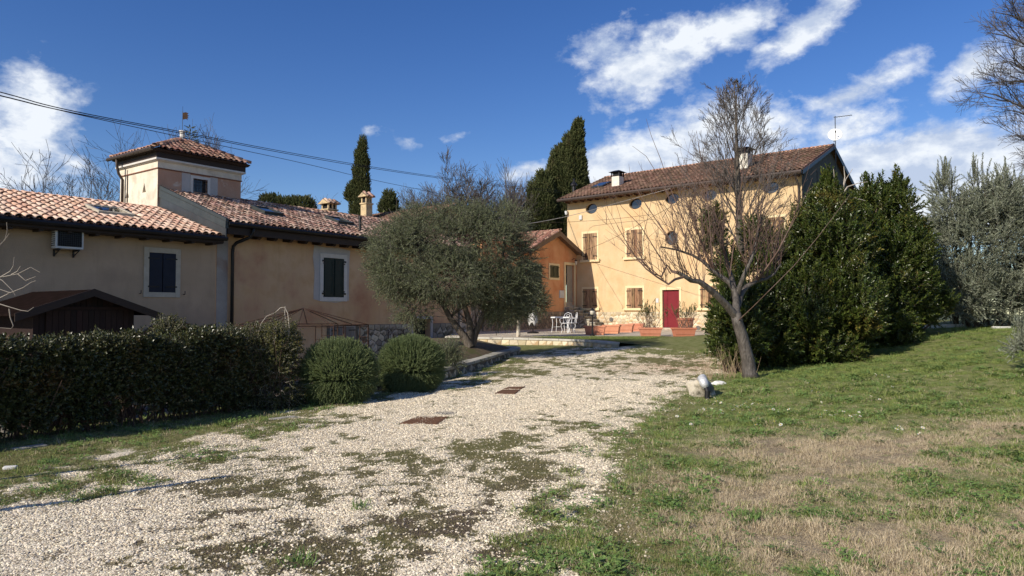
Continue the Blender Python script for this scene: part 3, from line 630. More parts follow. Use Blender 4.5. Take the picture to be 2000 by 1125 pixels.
# ------------------------------------------------------------------ the cream and orange houses (one long wall line)
AZL = rad(36.6); LO = Vector((-12.03, 19.0, 0)); LR = math.pi / 2 - AZL
dL = Vector((math.sin(AZL), math.cos(AZL), 0)); nLv = Vector((-math.cos(AZL), math.sin(AZL), 0))
def lw(px, py, off=0.0):
    d = pray(px, py); q = LO + nLv * off; t = (q.x * nLv.x + q.y * nLv.y) / (d[0] * nLv.x + d[1] * nLv.y)
    p = np.array([d[0] * t, t, d[2] * t + EYE]); return ((p[0] - q.x) * dL.x + (p[1] - q.y) * dL.y, p[2])
def shutter_pair(parent, a0, a1, b0, b1, mat, y=-.03, boards=0, louvres=0, hinge=black_metal, panel=False, gapx=.012, ajar=None, hl=.3):
    mid = (a0 + a1) / 2
    for si, (l, r) in enumerate(((a0, mid - gapx), (mid + gapx, a1))):
        if boards:
            w = (r - l) / boards; base = MB().box(l + .01, r - .01, y, y + .02, b0 + .01, b1 - .01).build('shutter', mat, parent)
            for k in range(boards):
                MB().box(l + k * w + .004, l + (k + 1) * w - .004, y - .022 - random.uniform(0, .004), y, b0 + random.uniform(0, .008), b1 - random.uniform(0, .008)).build('plank', mat, base)
        elif louvres:
            base = MB().box(l, l + .06, y - .02, y + .02, b0, b1).box(r - .06, r, y - .02, y + .02, b0, b1).box(l + .06, r - .06, y - .02, y + .02, b0, b0 + .07).box(l + .06, r - .06, y - .02, y + .02, b1 - .07, b1).box(l + .06, r - .06, y + .012, y + .018, b0 + .07, b1 - .07).build('shutter', mat, parent)
            for k in range(louvres):
                z = b0 + .09 + (b1 - b0 - .16) * k / louvres
                MB().hexa([(l + .06, y - .02, z), (r - .06, y - .02, z), (r - .06, y + .005, z + .02), (l + .06, y + .005, z + .02), (l + .06, y - .016, z + .006), (r - .06, y - .016, z + .006), (r - .06, y + .009, z + .026), (l + .06, y + .009, z + .026)]).build('slat', mat, base)
        else:
            base = MB().box(l, r, y - .02, y + .02, b0, b1).build('shutter', mat, parent, bevel=.004)
            if panel:
                MB().box(l + .03, l + .08, y - .034, y - .02, b0 + .03, b1 - .03).box(r - .08, r - .03, y - .034, y - .02, b0 + .03, b1 - .03).box(l + .08, r - .08, y - .034, y - .02, b0 + .03, b0 + .12).box(l + .08, r - .08, y - .034, y - .02, b1 - .12, b1 - .03).box(l + .08, r - .08, y - .034, y - .02, (b0 + b1) / 2 - .04, (b0 + b1) / 2 + .04).build('rail', mat, base)
        for z in (b0 + (b1 - b0) * .14, b1 - (b1 - b0) * .14):
            x0, x1 = (l - .04, l + hl) if si == 0 else (r - hl, r + .04)
            MB().box(x0, x1, y - .036, y - .026, z - .02, z + .02).build('hinge', hinge, base)
def frame_part(parent, a0, a1, b0, b1, w, mat, y0=-.035, y1=0.0, sill=None, name='frame'):
    mb = MB().box(a0 - w, a0, y0, y1 + .002, b0 - w, b1 + w).box(a1, a1 + w, y0, y1 + .002, b0 - w, b1 + w).box(a0, a1, y0, y1 + .002, b1, b1 + w)
    if sill is None: mb.box(a0, a1, y0, y1 + .002, b0 - w, b0)
    f = mb.build(name, mat, parent, bevel=.005)
    if sill: MB().box(a0 - w - .08, a1 + w + .08, y0 - sill, y1 + .002, b0 - w, b0).build('sill', mat, parent, bevel=.008)
    return f
def hold_back(parent, x, z, y=0):
    MB().tube([(x, y, z), (x, y - .09, z), (x, y - .1, z + .02), (x, y - .1, z + .10)], .012, 5).build('shutter_catch', black_metal, parent)

cream = thing('cream_house', 'low cream rendered house with a pink clay roof and one dark blue shuttered window', 'house', LO, LR)
wall('wall', rect(-9, 4.38, LOW, 3.93), [rect(2.28, 3.08, 2.15, 3.32)], front, .35, cream_pl, cream)
MB().box(-9, 4.35, 6.4, 6.7, LOW, 3.6).build('wall', cream_pl, cream)
MB().box(2.2, 3.15, .30, .34, 2.1, 3.4).build('pane', dark_in, cream)  # dark sheet behind the shutters, not glass; room shade put into its colour
frame_part(cream, 2.28, 3.08, 2.15, 3.32, .15, stone_trim)
shutter_pair(cream, 2.285, 3.075, 2.155, 3.315, navy, y=-.015, panel=False)
hold_back(cream, 2.02, 2.1); hold_back(cream, 3.34, 2.1)
MB().box(-9, 4.36, -.46, -.04, 3.70, 3.74).box(-9, 4.36, -.5, -.465, 3.72, 3.90).build('soffit', brown_wood, cream)
for k in range(20): MB().box(-8.9 + k * .68, -8.8 + k * .68, -.44, -.005, 3.65, 3.70).build('rafter', brown_wood, cream)
g_ = MB().tube([(-9, -.58, 3.86), (4.42, -.58, 3.86)], .075, 8).build('gutter', black_metal, cream)
sl = rad(17); us_c = Vector((0, math.cos(sl), math.sin(sl)))
nn_c = Vector((0, -math.sin(sl), math.cos(sl)))
roof = MB().hexa([(-9, -.5, 3.86), (4.30, -.5, 3.86), (4.30, 3.25, 3.86 + 3.75 * math.tan(sl)), (-9, 3.25, 3.86 + 3.75 * math.tan(sl)), (-9, -.5, 3.94), (4.30, -.5, 3.94), (4.30, 3.25, 3.94 + 3.75 * math.tan(sl)), (-9, 3.25, 3.94 + 3.75 * math.tan(sl))])
zr = 3.94 + 3.75 * math.tan(sl)
roof.hexa([(-9, 3.25, zr - .08), (4.30, 3.25, zr - .08), (4.30, 6.9, zr - .08 - 3.65 * .305), (-9, 6.9, zr - .08 - 3.65 * .305), (-9, 3.25, zr), (4.30, 3.25, zr), (4.30, 6.9, zr - 3.65 * .305), (-9, 6.9, zr - 3.65 * .305)])
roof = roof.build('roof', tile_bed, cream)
SKY1 = (1.15, 2.55, 1.55, 2.75)
tA = tile_mesh('pink_tile', .44, .104, .082, tile_new)
tile_field(roof, (-3.0, -.56, 3.945 - .06 * math.tan(sl)), (1, 0, 0), us_c, 7.3, 3.85 / math.cos(sl), .235, .37, tA, tile_new, tile_bed,
           inside=lambda a, b: not (SKY1[0] < a - 3.0 < SKY1[1] and SKY1[2] - .1 < b < SKY1[3]), key=lambda c: -c[0], single=300)
tile_field(roof, (-9.0, -.56, 3.945 - .06 * math.tan(sl)), (1, 0, 0), us_c, 6.0, 3.85 / math.cos(sl), .235, .37, tA, tile_new, tile_bed, single=0)
tR = tile_mesh('ridge_cover', .42, .13, .11, ridge_tile)
ridge_row(roof, (-9, 3.25, zr - .01), (4.2, 3.25, zr - .01), tR)
def skylight(parent, a0, a1, b0, b1, o, us, nn, mat=flash_metal, h=.09, name='skylight'):
    o = Vector(o); X = Vector((1, 0, 0)); fn = lambda a, b, d: o + X * a + us * b + nn * d
    w = .09; m = MB()
    for (c0, c1, e0, e1) in ((a0, a0 + w, b0, b1), (a1 - w, a1, b0, b1), (a0 + w, a1 - w, b0, b0 + w), (a0 + w, a1 - w, b1 - w, b1)):
        m.prism([(c0, e0), (c1, e0), (c1, e1), (c0, e1)], fn, 0, h)
    m.prism([(a0 - .1, b0 - .22), (a1 + .1, b0 - .22), (a1 + .1, b0), (a0 - .1, b0)], fn, h * .3, h * .45)
    f = m.build(name, mat, parent, bevel=.006)
    MB().prism([(a0 + w, b0 + w), (a1 - w, b0 + w), (a1 - w, b1 - w), (a0 + w, b1 - w)], fn, h * .5, h * .8).build('pane', sky_glass if mat is not zinc else zinc, f)
skylight(roof, 1.3, 2.35, 1.6, 2.65, (0, -.5, 3.94), us_c, nn_c, stone_trim, h=.12)
# brick arch over the cellar opening behind the hedge
ac = lw(335, 700); aR = 1.35; acx = ac[0]; acz = lw(320, 625)[1] - aR
arch = MB().prism([(acx - .95 * math.cos(t), acz + .95 * math.sin(t)) for t in np.linspace(0, math.pi, 14)] , lambda a, b, d: (a, d, b), -.012, .0).build('arch', dark_in, cream)  # flat dark disc on the wall, the opening's shade put into its colour
for k in range(30):
    t0 = math.pi * (k + .06) / 30; t1 = math.pi * (k + .94) / 30; r0 = .97; r1 = aR - random.uniform(0, .04); y = -.04 - random.uniform(0, .02)
    pl = [(acx - r * math.cos(t), acz + r * math.sin(t)) for r, t in ((r0, t0), (r1, t0), (r1, t1), (r0, t1))]
    MB().prism(pl, lambda a, b, d: (a, d, b), y, .0).build('brick', brick_m, arch)

acu = thing('air_conditioner', 'white air conditioning unit with a black grille hung high on the cream wall', 'air conditioner', LO + dL * 0.0, LR)
AC = (-.33, .36, 3.24, 3.78)
cs = MB().box(AC[0], AC[1], -.36, -.08, AC[2], AC[3]).build('casing', white_pl, acu, bevel=.02)
MB().box(AC[0] + .05, AC[1] - .06, -.366, -.361, AC[2] + .06, AC[3] - .06).build('fan_opening', dark_in, acu)
gm = MB()
for k in range(12): x = AC[0] + .06 + k * (.57 / 11); gm.box(x - .0022, x + .0022, -.378, -.37, AC[2] + .06, AC[3] - .06)
for k in range(9): z = AC[2] + .07 + k * (.40 / 8); gm.box(AC[0] + .05, AC[1] - .06, -.374, -.367, z - .0022, z + .0022)
g_ = gm.build('grille', zinc, acu); g_['kind'] = 'stuff'
gm = MB()
for k in range(8): z = AC[2] + .07 + k * .055; gm.box(AC[0] - .006, AC[0] - .001, -.33, -.1, z, z + .02)
gm.build('side_vent', dark_in, acu)
for x in (AC[0] + .08, AC[1] - .14): MB().box(x, x + .04, -.38, -.003, AC[2] - .045, AC[2] - .003).box(x, x + .04, -.04, -.003, AC[2] - .2, AC[2] - .045).tube([(x + .02, -.34, AC[2] - .045), (x + .02, -.03, AC[2] - .18)], .014, 5).build('bracket', black_metal, acu)

orange = thing('orange_house', 'orange plastered house with weathered clay roof, dark eaves and a green shuttered window, mid row', 'house', LO, LR)
OE = 17.0
wz = 4.25
wall('wall', [(4.38, LOW), (OE, LOW), (OE, wz), (4.38, wz)], [rect(8.60, 9.55, 2.10, 3.55), rect(8.98, 10.05, .25, .98), rect(13.25, 14.3, LOW + .02, 1.25)], front, .4, orange_pl, orange)
MB().box(4.42, 4.8, -.012, .0, LOW, 3.98).build('unpainted_strip', grey_pl, orange)
MB().box(4.39, OE, 8.0, 8.3, LOW, 4.2).box(OE - .3, OE, .4, 8.0, LOW, 4.2).build('wall', orange_pl, orange)
MB().box(8.5, 10.2, .3, .34, .1, 3.6).box(13.2, 14.4, .3, .34, LOW, 1.3).build('pane', dark_in, orange)  # dark sheets behind the shutters and doorway, with the room shade in their colour
# patch of fresh plaster around the window, with ragged outline
pp = [(8.18, 2.02), (8.22, 3.0), (8.14, 3.55), (8.2, 3.98), (8.7, 3.92), (9.3, 3.95), (9.86, 3.88), (9.83, 3.6), (9.80, 2.6), (9.82, 1.98), (9.2, 1.90), (8.6, 1.93)]
MB().prism(pp, front, -.010, .0).build('plaster_patch', patch_pl, orange)
frame_part(orange, 8.60, 9.55, 2.10, 3.55, .15, white_trim, y0=-.04)
shutter_pair(orange, 8.61, 9.54, 2.11, 3.54, dgreen, y=-.02, panel=True, hl=.06)
for z in (2.2, 3.4):
    MB().box(8.53, 8.60, -.075, -.04, z, z + .06).build('hinge_pin', black_metal, orange); MB().box(9.55, 9.62, -.075, -.04, z, z + .06).build('hinge_pin', black_metal, orange)
plinth = MB().box(8.8, 13.2, -.03, .0, LOW, 1.06).box(14.4, OE, -.03, .0, LOW, 1.06).build('plinth', mortar_g, orange)
stones(plinth, lambda a, b, d: (a, -.03 - d, b), 8.82, 13.15, -.4, 1.05, .22, stone_g, holes=[(8.85, 10.2, .15, 1.1)], seed=3, proud=.03)
stones(plinth, lambda a, b, d: (a, -.03 - d, b), 14.45, OE, -.2, 1.05, .24, stone_g, seed=4, proud=.03)
frame_part(orange, 8.98, 10.05, .25, .98, .07, grey_pl, y0=-.045)
shutter_pair(orange, 8.99, 10.04, .26, .97, grey_pl_wood, y=-.05, boards=3, hl=.28)
frame_part(orange, 13.25, 14.3, LOW, 1.25, .12, patch_pl, y0=-.05)
# eaves: fascia, beam ends, gutter, downpipe
MB().box(4.45, OE, -.55, -.50, 4.02, 4.32).box(4.45, OE, -.50, .0, 4.12, 4.16).build('fascia', brown_wood, orange)
for k in range(20):
    x = 5.0 + k * .62; pr = [(-.49, 4.11), (0, 4.11), (0, 3.98), (-.34, 3.94), (-.44, 3.99)]
    MB().prism(pr, lambda a, b, d: (d, a, b), x, x + .12).build('rafter', brown_wood, orange)
MB().tube([(4.42, -.64, 4.33), (OE, -.64, 4.31)], .075, 8).build('gutter', black_metal, orange)
MB().tube([(5.32, -.62, 4.30), (5.32, -.60, 4.12), (5.28, -.52, 3.98), (5.0, -.18, 3.80), (4.93, -.10, 3.68), (4.92, -.09, 3.5), (4.92, -.09, LOW)], .055, 8).build('downpipe', black_metal, orange, smooth=True)
SLO = rad(19); us_o = Vector((0, math.cos(SLO), math.sin(SLO))); nn_o = Vector((0, -math.sin(SLO), math.cos(SLO))); to = math.tan(SLO)
RY = 3.5; zo = 4.38; zro = zo + (RY + .6) * to
rb = MB().hexa([(4.32, -.55, zo - .06), (OE, -.55, zo - .06), (OE, RY, zro - .08), (4.32, RY, zro - .08), (4.32, -.55, zo + .02), (OE, -.55, zo + .02), (OE, RY, zro), (4.32, RY, zro)])
rb.hexa([(4.32, RY, zro - .08), (OE, RY, zro - .08), (OE, 8.6, zro - 1.7), (4.32, 8.6, zro - 1.7), (4.32, RY, zro), (OE, RY, zro), (OE, 8.6, zro - 1.62), (4.32, 8.6, zro - 1.62)])
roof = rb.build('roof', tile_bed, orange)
tB = tile_mesh('old_tile', .44, .096, .074, tile_old)
SK = [(lw(545, 415, 1.0)[0] - .55, 1.35, 2.35), (lw(685, 433, .9)[0] - .5, 1.3, 2.25)]
def ins_o(a, b):
    x = a + 4.38
    return not any(s_ < x < s_ + 1.0 and b0 + .55 < b < b1 + .6 for s_, b0, b1 in SK)
tile_field(roof, (4.38, -.62, zo - .02 * to), (1, 0, 0), us_o, OE - 4.4, (RY + .62) / math.cos(SLO), .225, .355, tB, tile_old, tile_bed, inside=ins_o, key=lambda c: c[0] if c[0] < 3 else c[0], single=300)
ridge_row(roof, (7.8, RY, zro), (OE, RY, zro), tR)
for s_, b0, b1 in SK: skylight(roof, s_ + .1, s_ + .9, b0 + .6, b1 + .55, (0, -.6, zo), us_o, nn_o, flash_metal, h=.16)
v = lw(703, 455, .2); MB().tube([(v[0], .2, zo + .2), (v[0], .2, zo + .85)], .055, 8).tube([(v[0], .2, zo + .80), (v[0], .2, zo + .90)], .075, 8).build('vent_pipe', black_metal, roof)
# folded metal flashing up the verge above the lower roof
def flz(y, hi): return (zo + .13 + (y + .6) * to) if hi else (3.93 + (y + .5) * math.tan(sl))
fm = MB().hexa([(4.33, -.64, flz(-.64, 0)), (4.37, -.64, flz(-.64, 0)), (4.37, 3.5, flz(3.5, 0)), (4.33, 3.5, flz(3.5, 0)), (4.33, -.64, flz(-.64, 0) + .32), (4.37, -.64, flz(-.64, 0) + .32), (4.37, 3.5, flz(3.5, 0) + .42), (4.33, 3.5, flz(3.5, 0) + .42)])
fm.build('flashing', zinc, orange)
fm = MB().hexa([(4.30, -.66, flz(-.66, 0) + .30), (4.41, -.66, flz(-.66, 0) + .30), (4.41, 3.5, flz(3.5, 0) + .40), (4.30, 3.5, flz(3.5, 0) + .40), (4.32, -.66, flz(-.66, 1)), (4.41, -.66, flz(-.66, 1)), (4.41, 3.5, flz(3.5, 1) + .04), (4.32, 3.5, flz(3.5, 1) + .04)])
fm.build('flashing', flash_metal, orange)

def chimney_house(name, label, x, y, z0, z1, w, hood, body_mat):
    t = thing(name, label, 'chimney', LO + dL * x + nLv * y + Vector((0, 0, z0)), LR); h = z1 - z0
    MB().box(-w / 2, w / 2, -w / 2, w / 2, 0, h).box(-w / 2 - .04, w / 2 + .04, -w / 2 - .04, w / 2 + .04, h - .06, h).build('shaft', body_mat, t)
    MB().box(-w / 2 + .06, w / 2 - .06, -w / 2 + .06, w / 2 - .06, h, h + hood).build('flue', dark_in, t)
    for sx in (-1, 0, 1):
        for sy in (-1, 1): MB().box(sx * (w / 2 - .05) - .035, sx * (w / 2 - .05) + .035, sy * (w / 2 - .05) - .035, sy * (w / 2 - .05) + .035, h, h + hood).build('hood_post', body_mat, t)
    e = w / 2 + .1
    MB().add([(-e, -e, h + hood), (e, -e, h + hood), (e, e, h + hood), (-e, e, h + hood), (-e, 0, h + hood + .2), (e, 0, h + hood + .2)], [(0, 1, 5, 4), (2, 3, 4, 5), (1, 2, 5), (3, 0, 4), (3, 2, 1, 0)]).build('hood', body_mat, t)
    for sgn in (-1, 1):
        k = int(2 * e / .2)
        for i in range(k):
            yv = Vector((0, -sgn * e, .2)).normalized(); xv = Vector((1, 0, 0)); zv = xv.cross(yv)
            if zv.z < 0: xv = -xv; zv = xv.cross(yv)
            m = Matrix(((xv.x, yv.x, zv.x, 0), (xv.y, yv.y, zv.y, 0), (xv.z, yv.z, zv.z, 0), (0, 0, 0, 1))); m.translation = Vector((-e + (i + .5) * 2 * e / k, sgn * (e + .04), h + hood + .0))
            inst(tB, 'tile', t, m)
    return t
ch_m = M('chimney_plaster', (.62, .47, .27), (.54, .40, .22), scale=3, bump=.3, c3=(.35, .27, .17), s3=4)
c1 = lw(643, 406, 4.2); chimney_house('chimney', 'short squat chimney with a tiled hood, peeping over the ridge left of the taller one', c1[0], 4.2, 5.2, lw(643, 409, 4.2)[1], .5, .22, ch_m)
c2 = lw(716, 400, 4.3); chimney_house('chimney', 'tall narrow cream chimney with a tiled hood in front of the lumpy cypress', c2[0], 4.3, 5.2, lw(716, 397, 4.3)[1], .38, .28, ch_m)

# ------------------------------------------------------------------ tower
tower = thing('tower', 'square dovecote tower with weather vane rising above the joined roofs', 'tower', LO, LR)
TX0, TX1, TY0, TY1 = 4.27, 7.46, 3.5, 6.25
ta = lw(377, 347, 3.5); tb_ = lw(405, 375, 3.5); wx0, wx1, wz0, wz1 = ta[0], tb_[0], lw(405, 378, 3.5)[1], lw(390, 350, 3.5)[1]
zw = 6.54
wall('wall', rect(TX0, TX1, 4.0, zw), [rect(wx0, wx1, wz0, wz1)], lambda a, b, d: (a, TY0 + d, b), .3, tower_red, tower)
tri = lambda y, z: [(y - .13, z), (y + .13, z), (y, z + .34)]
ty = [TY0 + 1.0, TY0 + 2.25]
wall('wall', rect(TY0 + .305, TY1, 4.0, zw), [tri(TY0 + .95, 5.80), tri(TY0 + 2.2, 5.72)], lambda a, b, d: (TX0 + d, a, b), .25, tower_pl, tower)
MB().box(TX0 - .006, TX0 - .001, TY0 - .003, TY0 + .33, 4.0, zw).build('corner', tower_pl, tower)
MB().box(TX0 + .3, TX1, TY1 - .3, TY1, 4.0, zw).box(TX1 - .3, TX1, TY0 + .3, TY1 - .3, 4.0, zw).build('wall', tower_pl, tower)
MB().box(TX0 + .5, TX1 - .4, TY0 + .5, TY1 - .5, 4.5, zw - .1).build('inner_room', dark_in, tower)
MB().box(wx0 - .42, wx0 - .1, TY0 - .008, TY0, wz0 - .1, wz1 + .19).box(wx1 + .1, wx1 + .40, TY0 - .008, TY0, wz0 - .1, wz1 + .16).build('plaster_patch', patch_pl, tower)
wf = MB().box(wx0 - .10, wx0, TY0 - .03, TY0 + .001, wz0 - .05, wz1 + .1).box(wx1, wx1 + .10, TY0 - .03, TY0 + .001, wz0 - .05, wz1 + .1).box(wx0, wx1, TY0 - .03, TY0 + .001, wz1, wz1 + .1).build('window_frame', white_trim, tower)
for k in range(4): x = wx0 + (k + .8) * (wx1 - wx0) / 4.6; MB().box(x - .009, x + .009, TY0 - .02, TY0 - .004, wz0, wz1).build('bar', black_metal, wf)
for k in range(4): z = wz0 + (k + .6) * (wz1 - wz0) / 4; MB().box(wx0, wx1, TY0 - .012, TY0 - .002, z - .008, z + .008).build('bar', black_metal, wf)
MB().box(wx0, wx1, TY0 + .16, TY0 + .18, wz0, wz1).build('pane', glass_d, wf)
# string course, frieze, white cornice, dark fascia
def ringbox(x0, x1, y0, y1, z0, z1, w=.35):
    return MB().box(x0, x1, y0, y0 + w, z0, z1).box(x0, x1, y1 - w, y1, z0, z1).box(x0, x0 + w, y0 + w, y1 - w, z0, z1).box(x1 - w, x1, y0 + w, y1 - w, z0, z1)
ringbox(TX0 - .035, TX1 + .035, TY0 - .035, TY1 + .035, zw, zw + .035).build('string_course', M('red_band', (.22, .09, .06)), tower)
ringbox(TX0 - .02, TX1 + .02, TY0 - .02, TY1 + .02, zw + .036, zw + .27).build('frieze', tower_pl, tower)
cb = MB(); z0 = zw + .271
for e0, e1, h in ((.03, .07, .03), (.07, .13, .035), (.13, .17, .04)):
    pass
ringbox(TX0 - .07, TX1 + .07, TY0 - .07, TY1 + .07, z0, z0 + .03, .4).build('cornice', white_trim, tower)
ringbox(TX0 - .13, TX1 + .13, TY0 - .13, TY1 + .13, z0 + .031, z0 + .10, .5).build('cornice', white_trim, tower, bevel=.01)
ringbox(TX0 - .12, TX1 + .12, TY0 - .12, TY1 + .12, z0 + .101, z0 + .36, .4).build('fascia', brown_wood, tower)
ez = z0 + .38; e = .25; ex0, ex1, ey0, ey1 = TX0 - e, TX1 + e, TY0 - e, TY1 + e; pk = Vector(((ex0 + ex1) / 2, (ey0 + ey1) / 2, ez + .84))
rm = MB().add([(ex0, ey0, ez), (ex1, ey0, ez), (ex1, ey1, ez), (ex0, ey1, ez), tuple(pk), (ex0 + .06, ey0 + .06, ez - .08), (ex1 - .06, ey0 + .06, ez - .08), (ex1 - .06, ey1 - .06, ez - .08), (ex0 + .06, ey1 - .06, ez - .08)],
              [(0, 1, 4), (1, 2, 4), (2, 3, 4), (3, 0, 4), (5, 6, 1, 0), (6, 7, 2, 1), (7, 8, 3, 2), (8, 5, 0, 3), (8, 7, 6, 5)])
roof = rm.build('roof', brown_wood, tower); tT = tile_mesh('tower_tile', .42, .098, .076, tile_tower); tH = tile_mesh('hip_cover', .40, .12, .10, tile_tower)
def hipface(o, ux, us2, wid):
    L_ = us2.length; hw = wid / 2
    tile_field(roof, o, ux, us2, wid, L_, .225, .35, tT, tile_tower, tile_bed, inside=lambda a, b: b < L_ * (1 - abs(a - hw) / hw) + .06 and b < L_ - .1, single=300)
wX = ex1 - ex0; wY = ey1 - ey0
hipface(Vector((ex0, ey0 - .05, ez)), Vector((1, 0, 0)), Vector((0, wY / 2, .84)), wX)
hipface(Vector((ex0 - .05, ey0, ez)), Vector((0, 1, 0)), Vector((wX / 2, 0, .84)), wY)
for cx, cy in ((ex0, ey0), (ex1, ey0), (ex0, ey1), (ex1, ey1)): ridge_row(roof, (cx, cy, ez + .07), tuple(pk + Vector((0, 0, .06))), tH, .33)
MB().tube([(ex0 - .08, ey0 - .02, ez - .02), (ex0 - .08, ey1 + .05, ez - .02)], .07, 8).build('gutter', gutter_m, tower)
yd = ey1 - .62
MB().tube([(ex0 - .06, yd, ez - .05), (ex0 - .05, yd, ez - .3), (ex0 + .02, yd, ez - .6), (TX0 - .09, yd, ez - .8), (TX0 - .09, yd, 4.6)], .05, 8).build('downpipe', gutter_m, tower, smooth=True)
MB().tube([(TX0 - .02, yd - .22, zw + .2), (TX0 - .02, yd - .22, 4.6)], .018, 6).build('conduit', gutter_m, tower)
MB().lathe([(.09, 0), (.09, .3), (.12, .32), (.12, .36), (.05, .37)], (pk.x, pk.y, pk.z), 10).build('pot', white_trim, tower)
vane = thing('weather_vane', 'rusty flag-shaped weather vane on the peak of the tower', 'weather vane', LO + dL * pk.x + nLv * pk.y + Vector((0, 0, pk.z + .37)), 0)
MB().tube([(0, 0, 0), (0, 0, .75)], .009, 6).tube([(0, 0, .75), (0, 0, .92)], .005, 5).build('rod', black_metal, vane)
fl = [(.01, .42), (.12, .44), (.2, .40), (.17, .46), (.23, .48), (.18, .53), (.24, .57), (.17, .60), (.22, .66), (.12, .70), (.01, .68)]
MB().prism(fl, lambda a, b, d: (a, d, b), -.006, .006).build('flag', iron, vane)

# ------------------------------------------------------------------ far building with brown roof behind the olive
back = thing('rear_building', 'building with a thin brown tiled roof rising behind the olive tree crown', 'house', at(880, 607, 40) * 1.0, rad(-40))
back.location.z = 0
# local +x runs to the nearer right end; the ridge ends at the pixel of its top corner
rz0 = at(884, 402, 40).z
Lb = 9.0
MB().box(-Lb, 0, .35, 5.8, -.5, rz0 - 1.3).add([(0, .35, rz0 - 1.3), (0, 5.8, rz0 - 1.3), (0, 3.05, rz0 - .12), (-.2, .35, rz0 - 1.3), (-.2, 5.8, rz0 - 1.3), (-.2, 3.05, rz0 - .12)], [(0, 1, 2), (5, 4, 3)]).build('wall', tower_red, back)
rb = MB().hexa([(-Lb - .2, 0, rz0 - 1.35), (.3, 0, rz0 - 1.35), (.3, 3.05, rz0 - .1), (-Lb - .2, 3.05, rz0 - .1), (-Lb - .2, 0, rz0 - 1.25), (.3, 0, rz0 - 1.25), (.3, 3.05, rz0), (-Lb - .2, 3.05, rz0)])
rb.hexa([(-Lb - .2, 3.05, rz0 - .1), (.3, 3.05, rz0 - .1), (.3, 6.1, rz0 - 1.35), (-Lb - .2, 6.1, rz0 - 1.35), (-Lb - .2, 3.05, rz0), (.3, 3.05, rz0), (.3, 6.1, rz0 - 1.25), (-Lb - .2, 6.1, rz0 - 1.25)])
roof = rb.build('roof', brown_wood, back)
tC = tile_mesh('brown_tile', .44, .098, .076, tile_brown)
tile_field(roof, (-Lb - .2, -.05, rz0 - 1.25), (1, 0, 0), Vector((0, 3.05, 1.25)), Lb + .5, math.hypot(3.05, 1.25), .22, .36, tC, tile_brown, tile_bed, single=0)
back.location = back.location - Vector((math.cos(rad(-40)) * 0 - math.sin(rad(-40)) * 3.05, math.sin(rad(-40)) * 0 + math.cos(rad(-40)) * 3.05, 0))

# ------------------------------------------------------------------ tall yellow house
YO = Vector((8.482, 38.0, 0)); YR = rad(-40); yb = .45
dYv = Vector((math.cos(YR), math.sin(YR), 0)); nYv = Vector((-math.sin(YR), math.cos(YR), 0))
def yw(px, py, off=0.0):
    d = pray(px, py); q = YO + nYv * off; t = (q.x * nYv.x + q.y * nYv.y) / (d[0] * nYv.x + d[1] * nYv.y)
    return ((d[0] * t - q.x) * dYv.x + (t - q.y) * dYv.y, d[2] * t + EYE)
yel = thing('yellow_house', 'tall three storey yellow farmhouse with round attic windows and a red door', 'house', YO, YR)
XL, XR, DE, RZ = -6.76, 6.9, 9.0, 10.22
SH = [(-5.58, -4.66, 4.56, 6.11), (-2.65, -1.69, 4.58, 6.11), (5.15, 6.05, 4.60, 6.14)]
SL = [(-5.59, -4.67, 1.75, 2.86), (-2.65, -1.69, 1.75, 2.86), (1.74, 2.66, 1.75, 2.86)]
OV = [(-5.03, 7.55), (-2.11, 7.55), (.12, 7.62), (2.24, 7.58), (5.42, 7.62)]
holes = [rect(a0 + .03, a1 - .03, b0 + .03, b1 - .03) for a0, a1, b0, b1 in SH + SL] + [oval(x, z, .40, .30) for x, z in OV] + [oval(.08, 5.49, .37, .39), rect(-.47, .52, yb, 2.72)]
wall('wall', rect(XL, XR, yb - .3, 8.06), holes, front, .38, yellow_pl, yel)
gfn = lambda a, b, d: (XR - d, a, b)
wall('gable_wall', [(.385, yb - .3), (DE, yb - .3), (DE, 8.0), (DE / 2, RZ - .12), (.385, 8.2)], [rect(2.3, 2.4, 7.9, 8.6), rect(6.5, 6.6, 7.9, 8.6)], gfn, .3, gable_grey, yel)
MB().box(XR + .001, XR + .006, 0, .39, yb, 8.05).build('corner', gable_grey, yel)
wall('gable_wall', [(.385, yb - .3), (DE, yb - .3), (DE, 8.0), (DE / 2, RZ - .12), (.385, 8.2)], [], lambda a, b, d: (XL + d, a, b), .3, yellow_pl, yel)
MB().box(XL + .31, XR - .31, DE - .3, DE, yb - .3, 8.0).build('wall', yellow_pl, yel)
MB().box(XL + .4, XR - .4, .60, .64, yb, 8.0).build('inner_wall', dark_in, yel)
for x, z in OV + [(.08, 5.49)]:
    rx, rz_ = (.40, .30) if z > 6 else (.37, .39)
    fr = MB(); n = 20; o1 = oval(x, z, rx, rz_); o2 = oval(x, z, rx - .045, rz_ - .045)
    vs = [(a, .14, b) for a, b in o1] + [(a, .14, b) for a, b in o2] + [(a, .19, b) for a, b in o2]
    fr.add(vs, [(i, (i + 1) % n, (i + 1) % n + n, i + n) for i in range(n)] + [(i + n, (i + 1) % n + n, (i + 1) % n + 2 * n, i + 2 * n) for i in range(n)])
    f_ = fr.build('round_window', brown_wood, yel)
    MB().prism(oval(x, z, rx, rz_), front, .17, .18).build('pane', glass_d, f_)
for a0, a1, b0, b1 in SH + SL:
    f_ = frame_part(yel, a0, a1, b0, b1, .13, yellow_trim, y0=-.025, sill=.10); shutter_pair(yel, a0, a1, b0, b1, wood_pl, y=-.035, boards=3, hl=.26)
    hold_back(yel, a0 - .24, b0 - .05); hold_back(yel, a1 + .26, b0 - .05)
frame_part(yel, -.47, .52, yb, 2.72, .14, yellow_trim, y0=-.04)
dr = MB().box(-.45, .50, .10, .15, .70, 2.71).build('door', red_door, yel, bevel=.004)
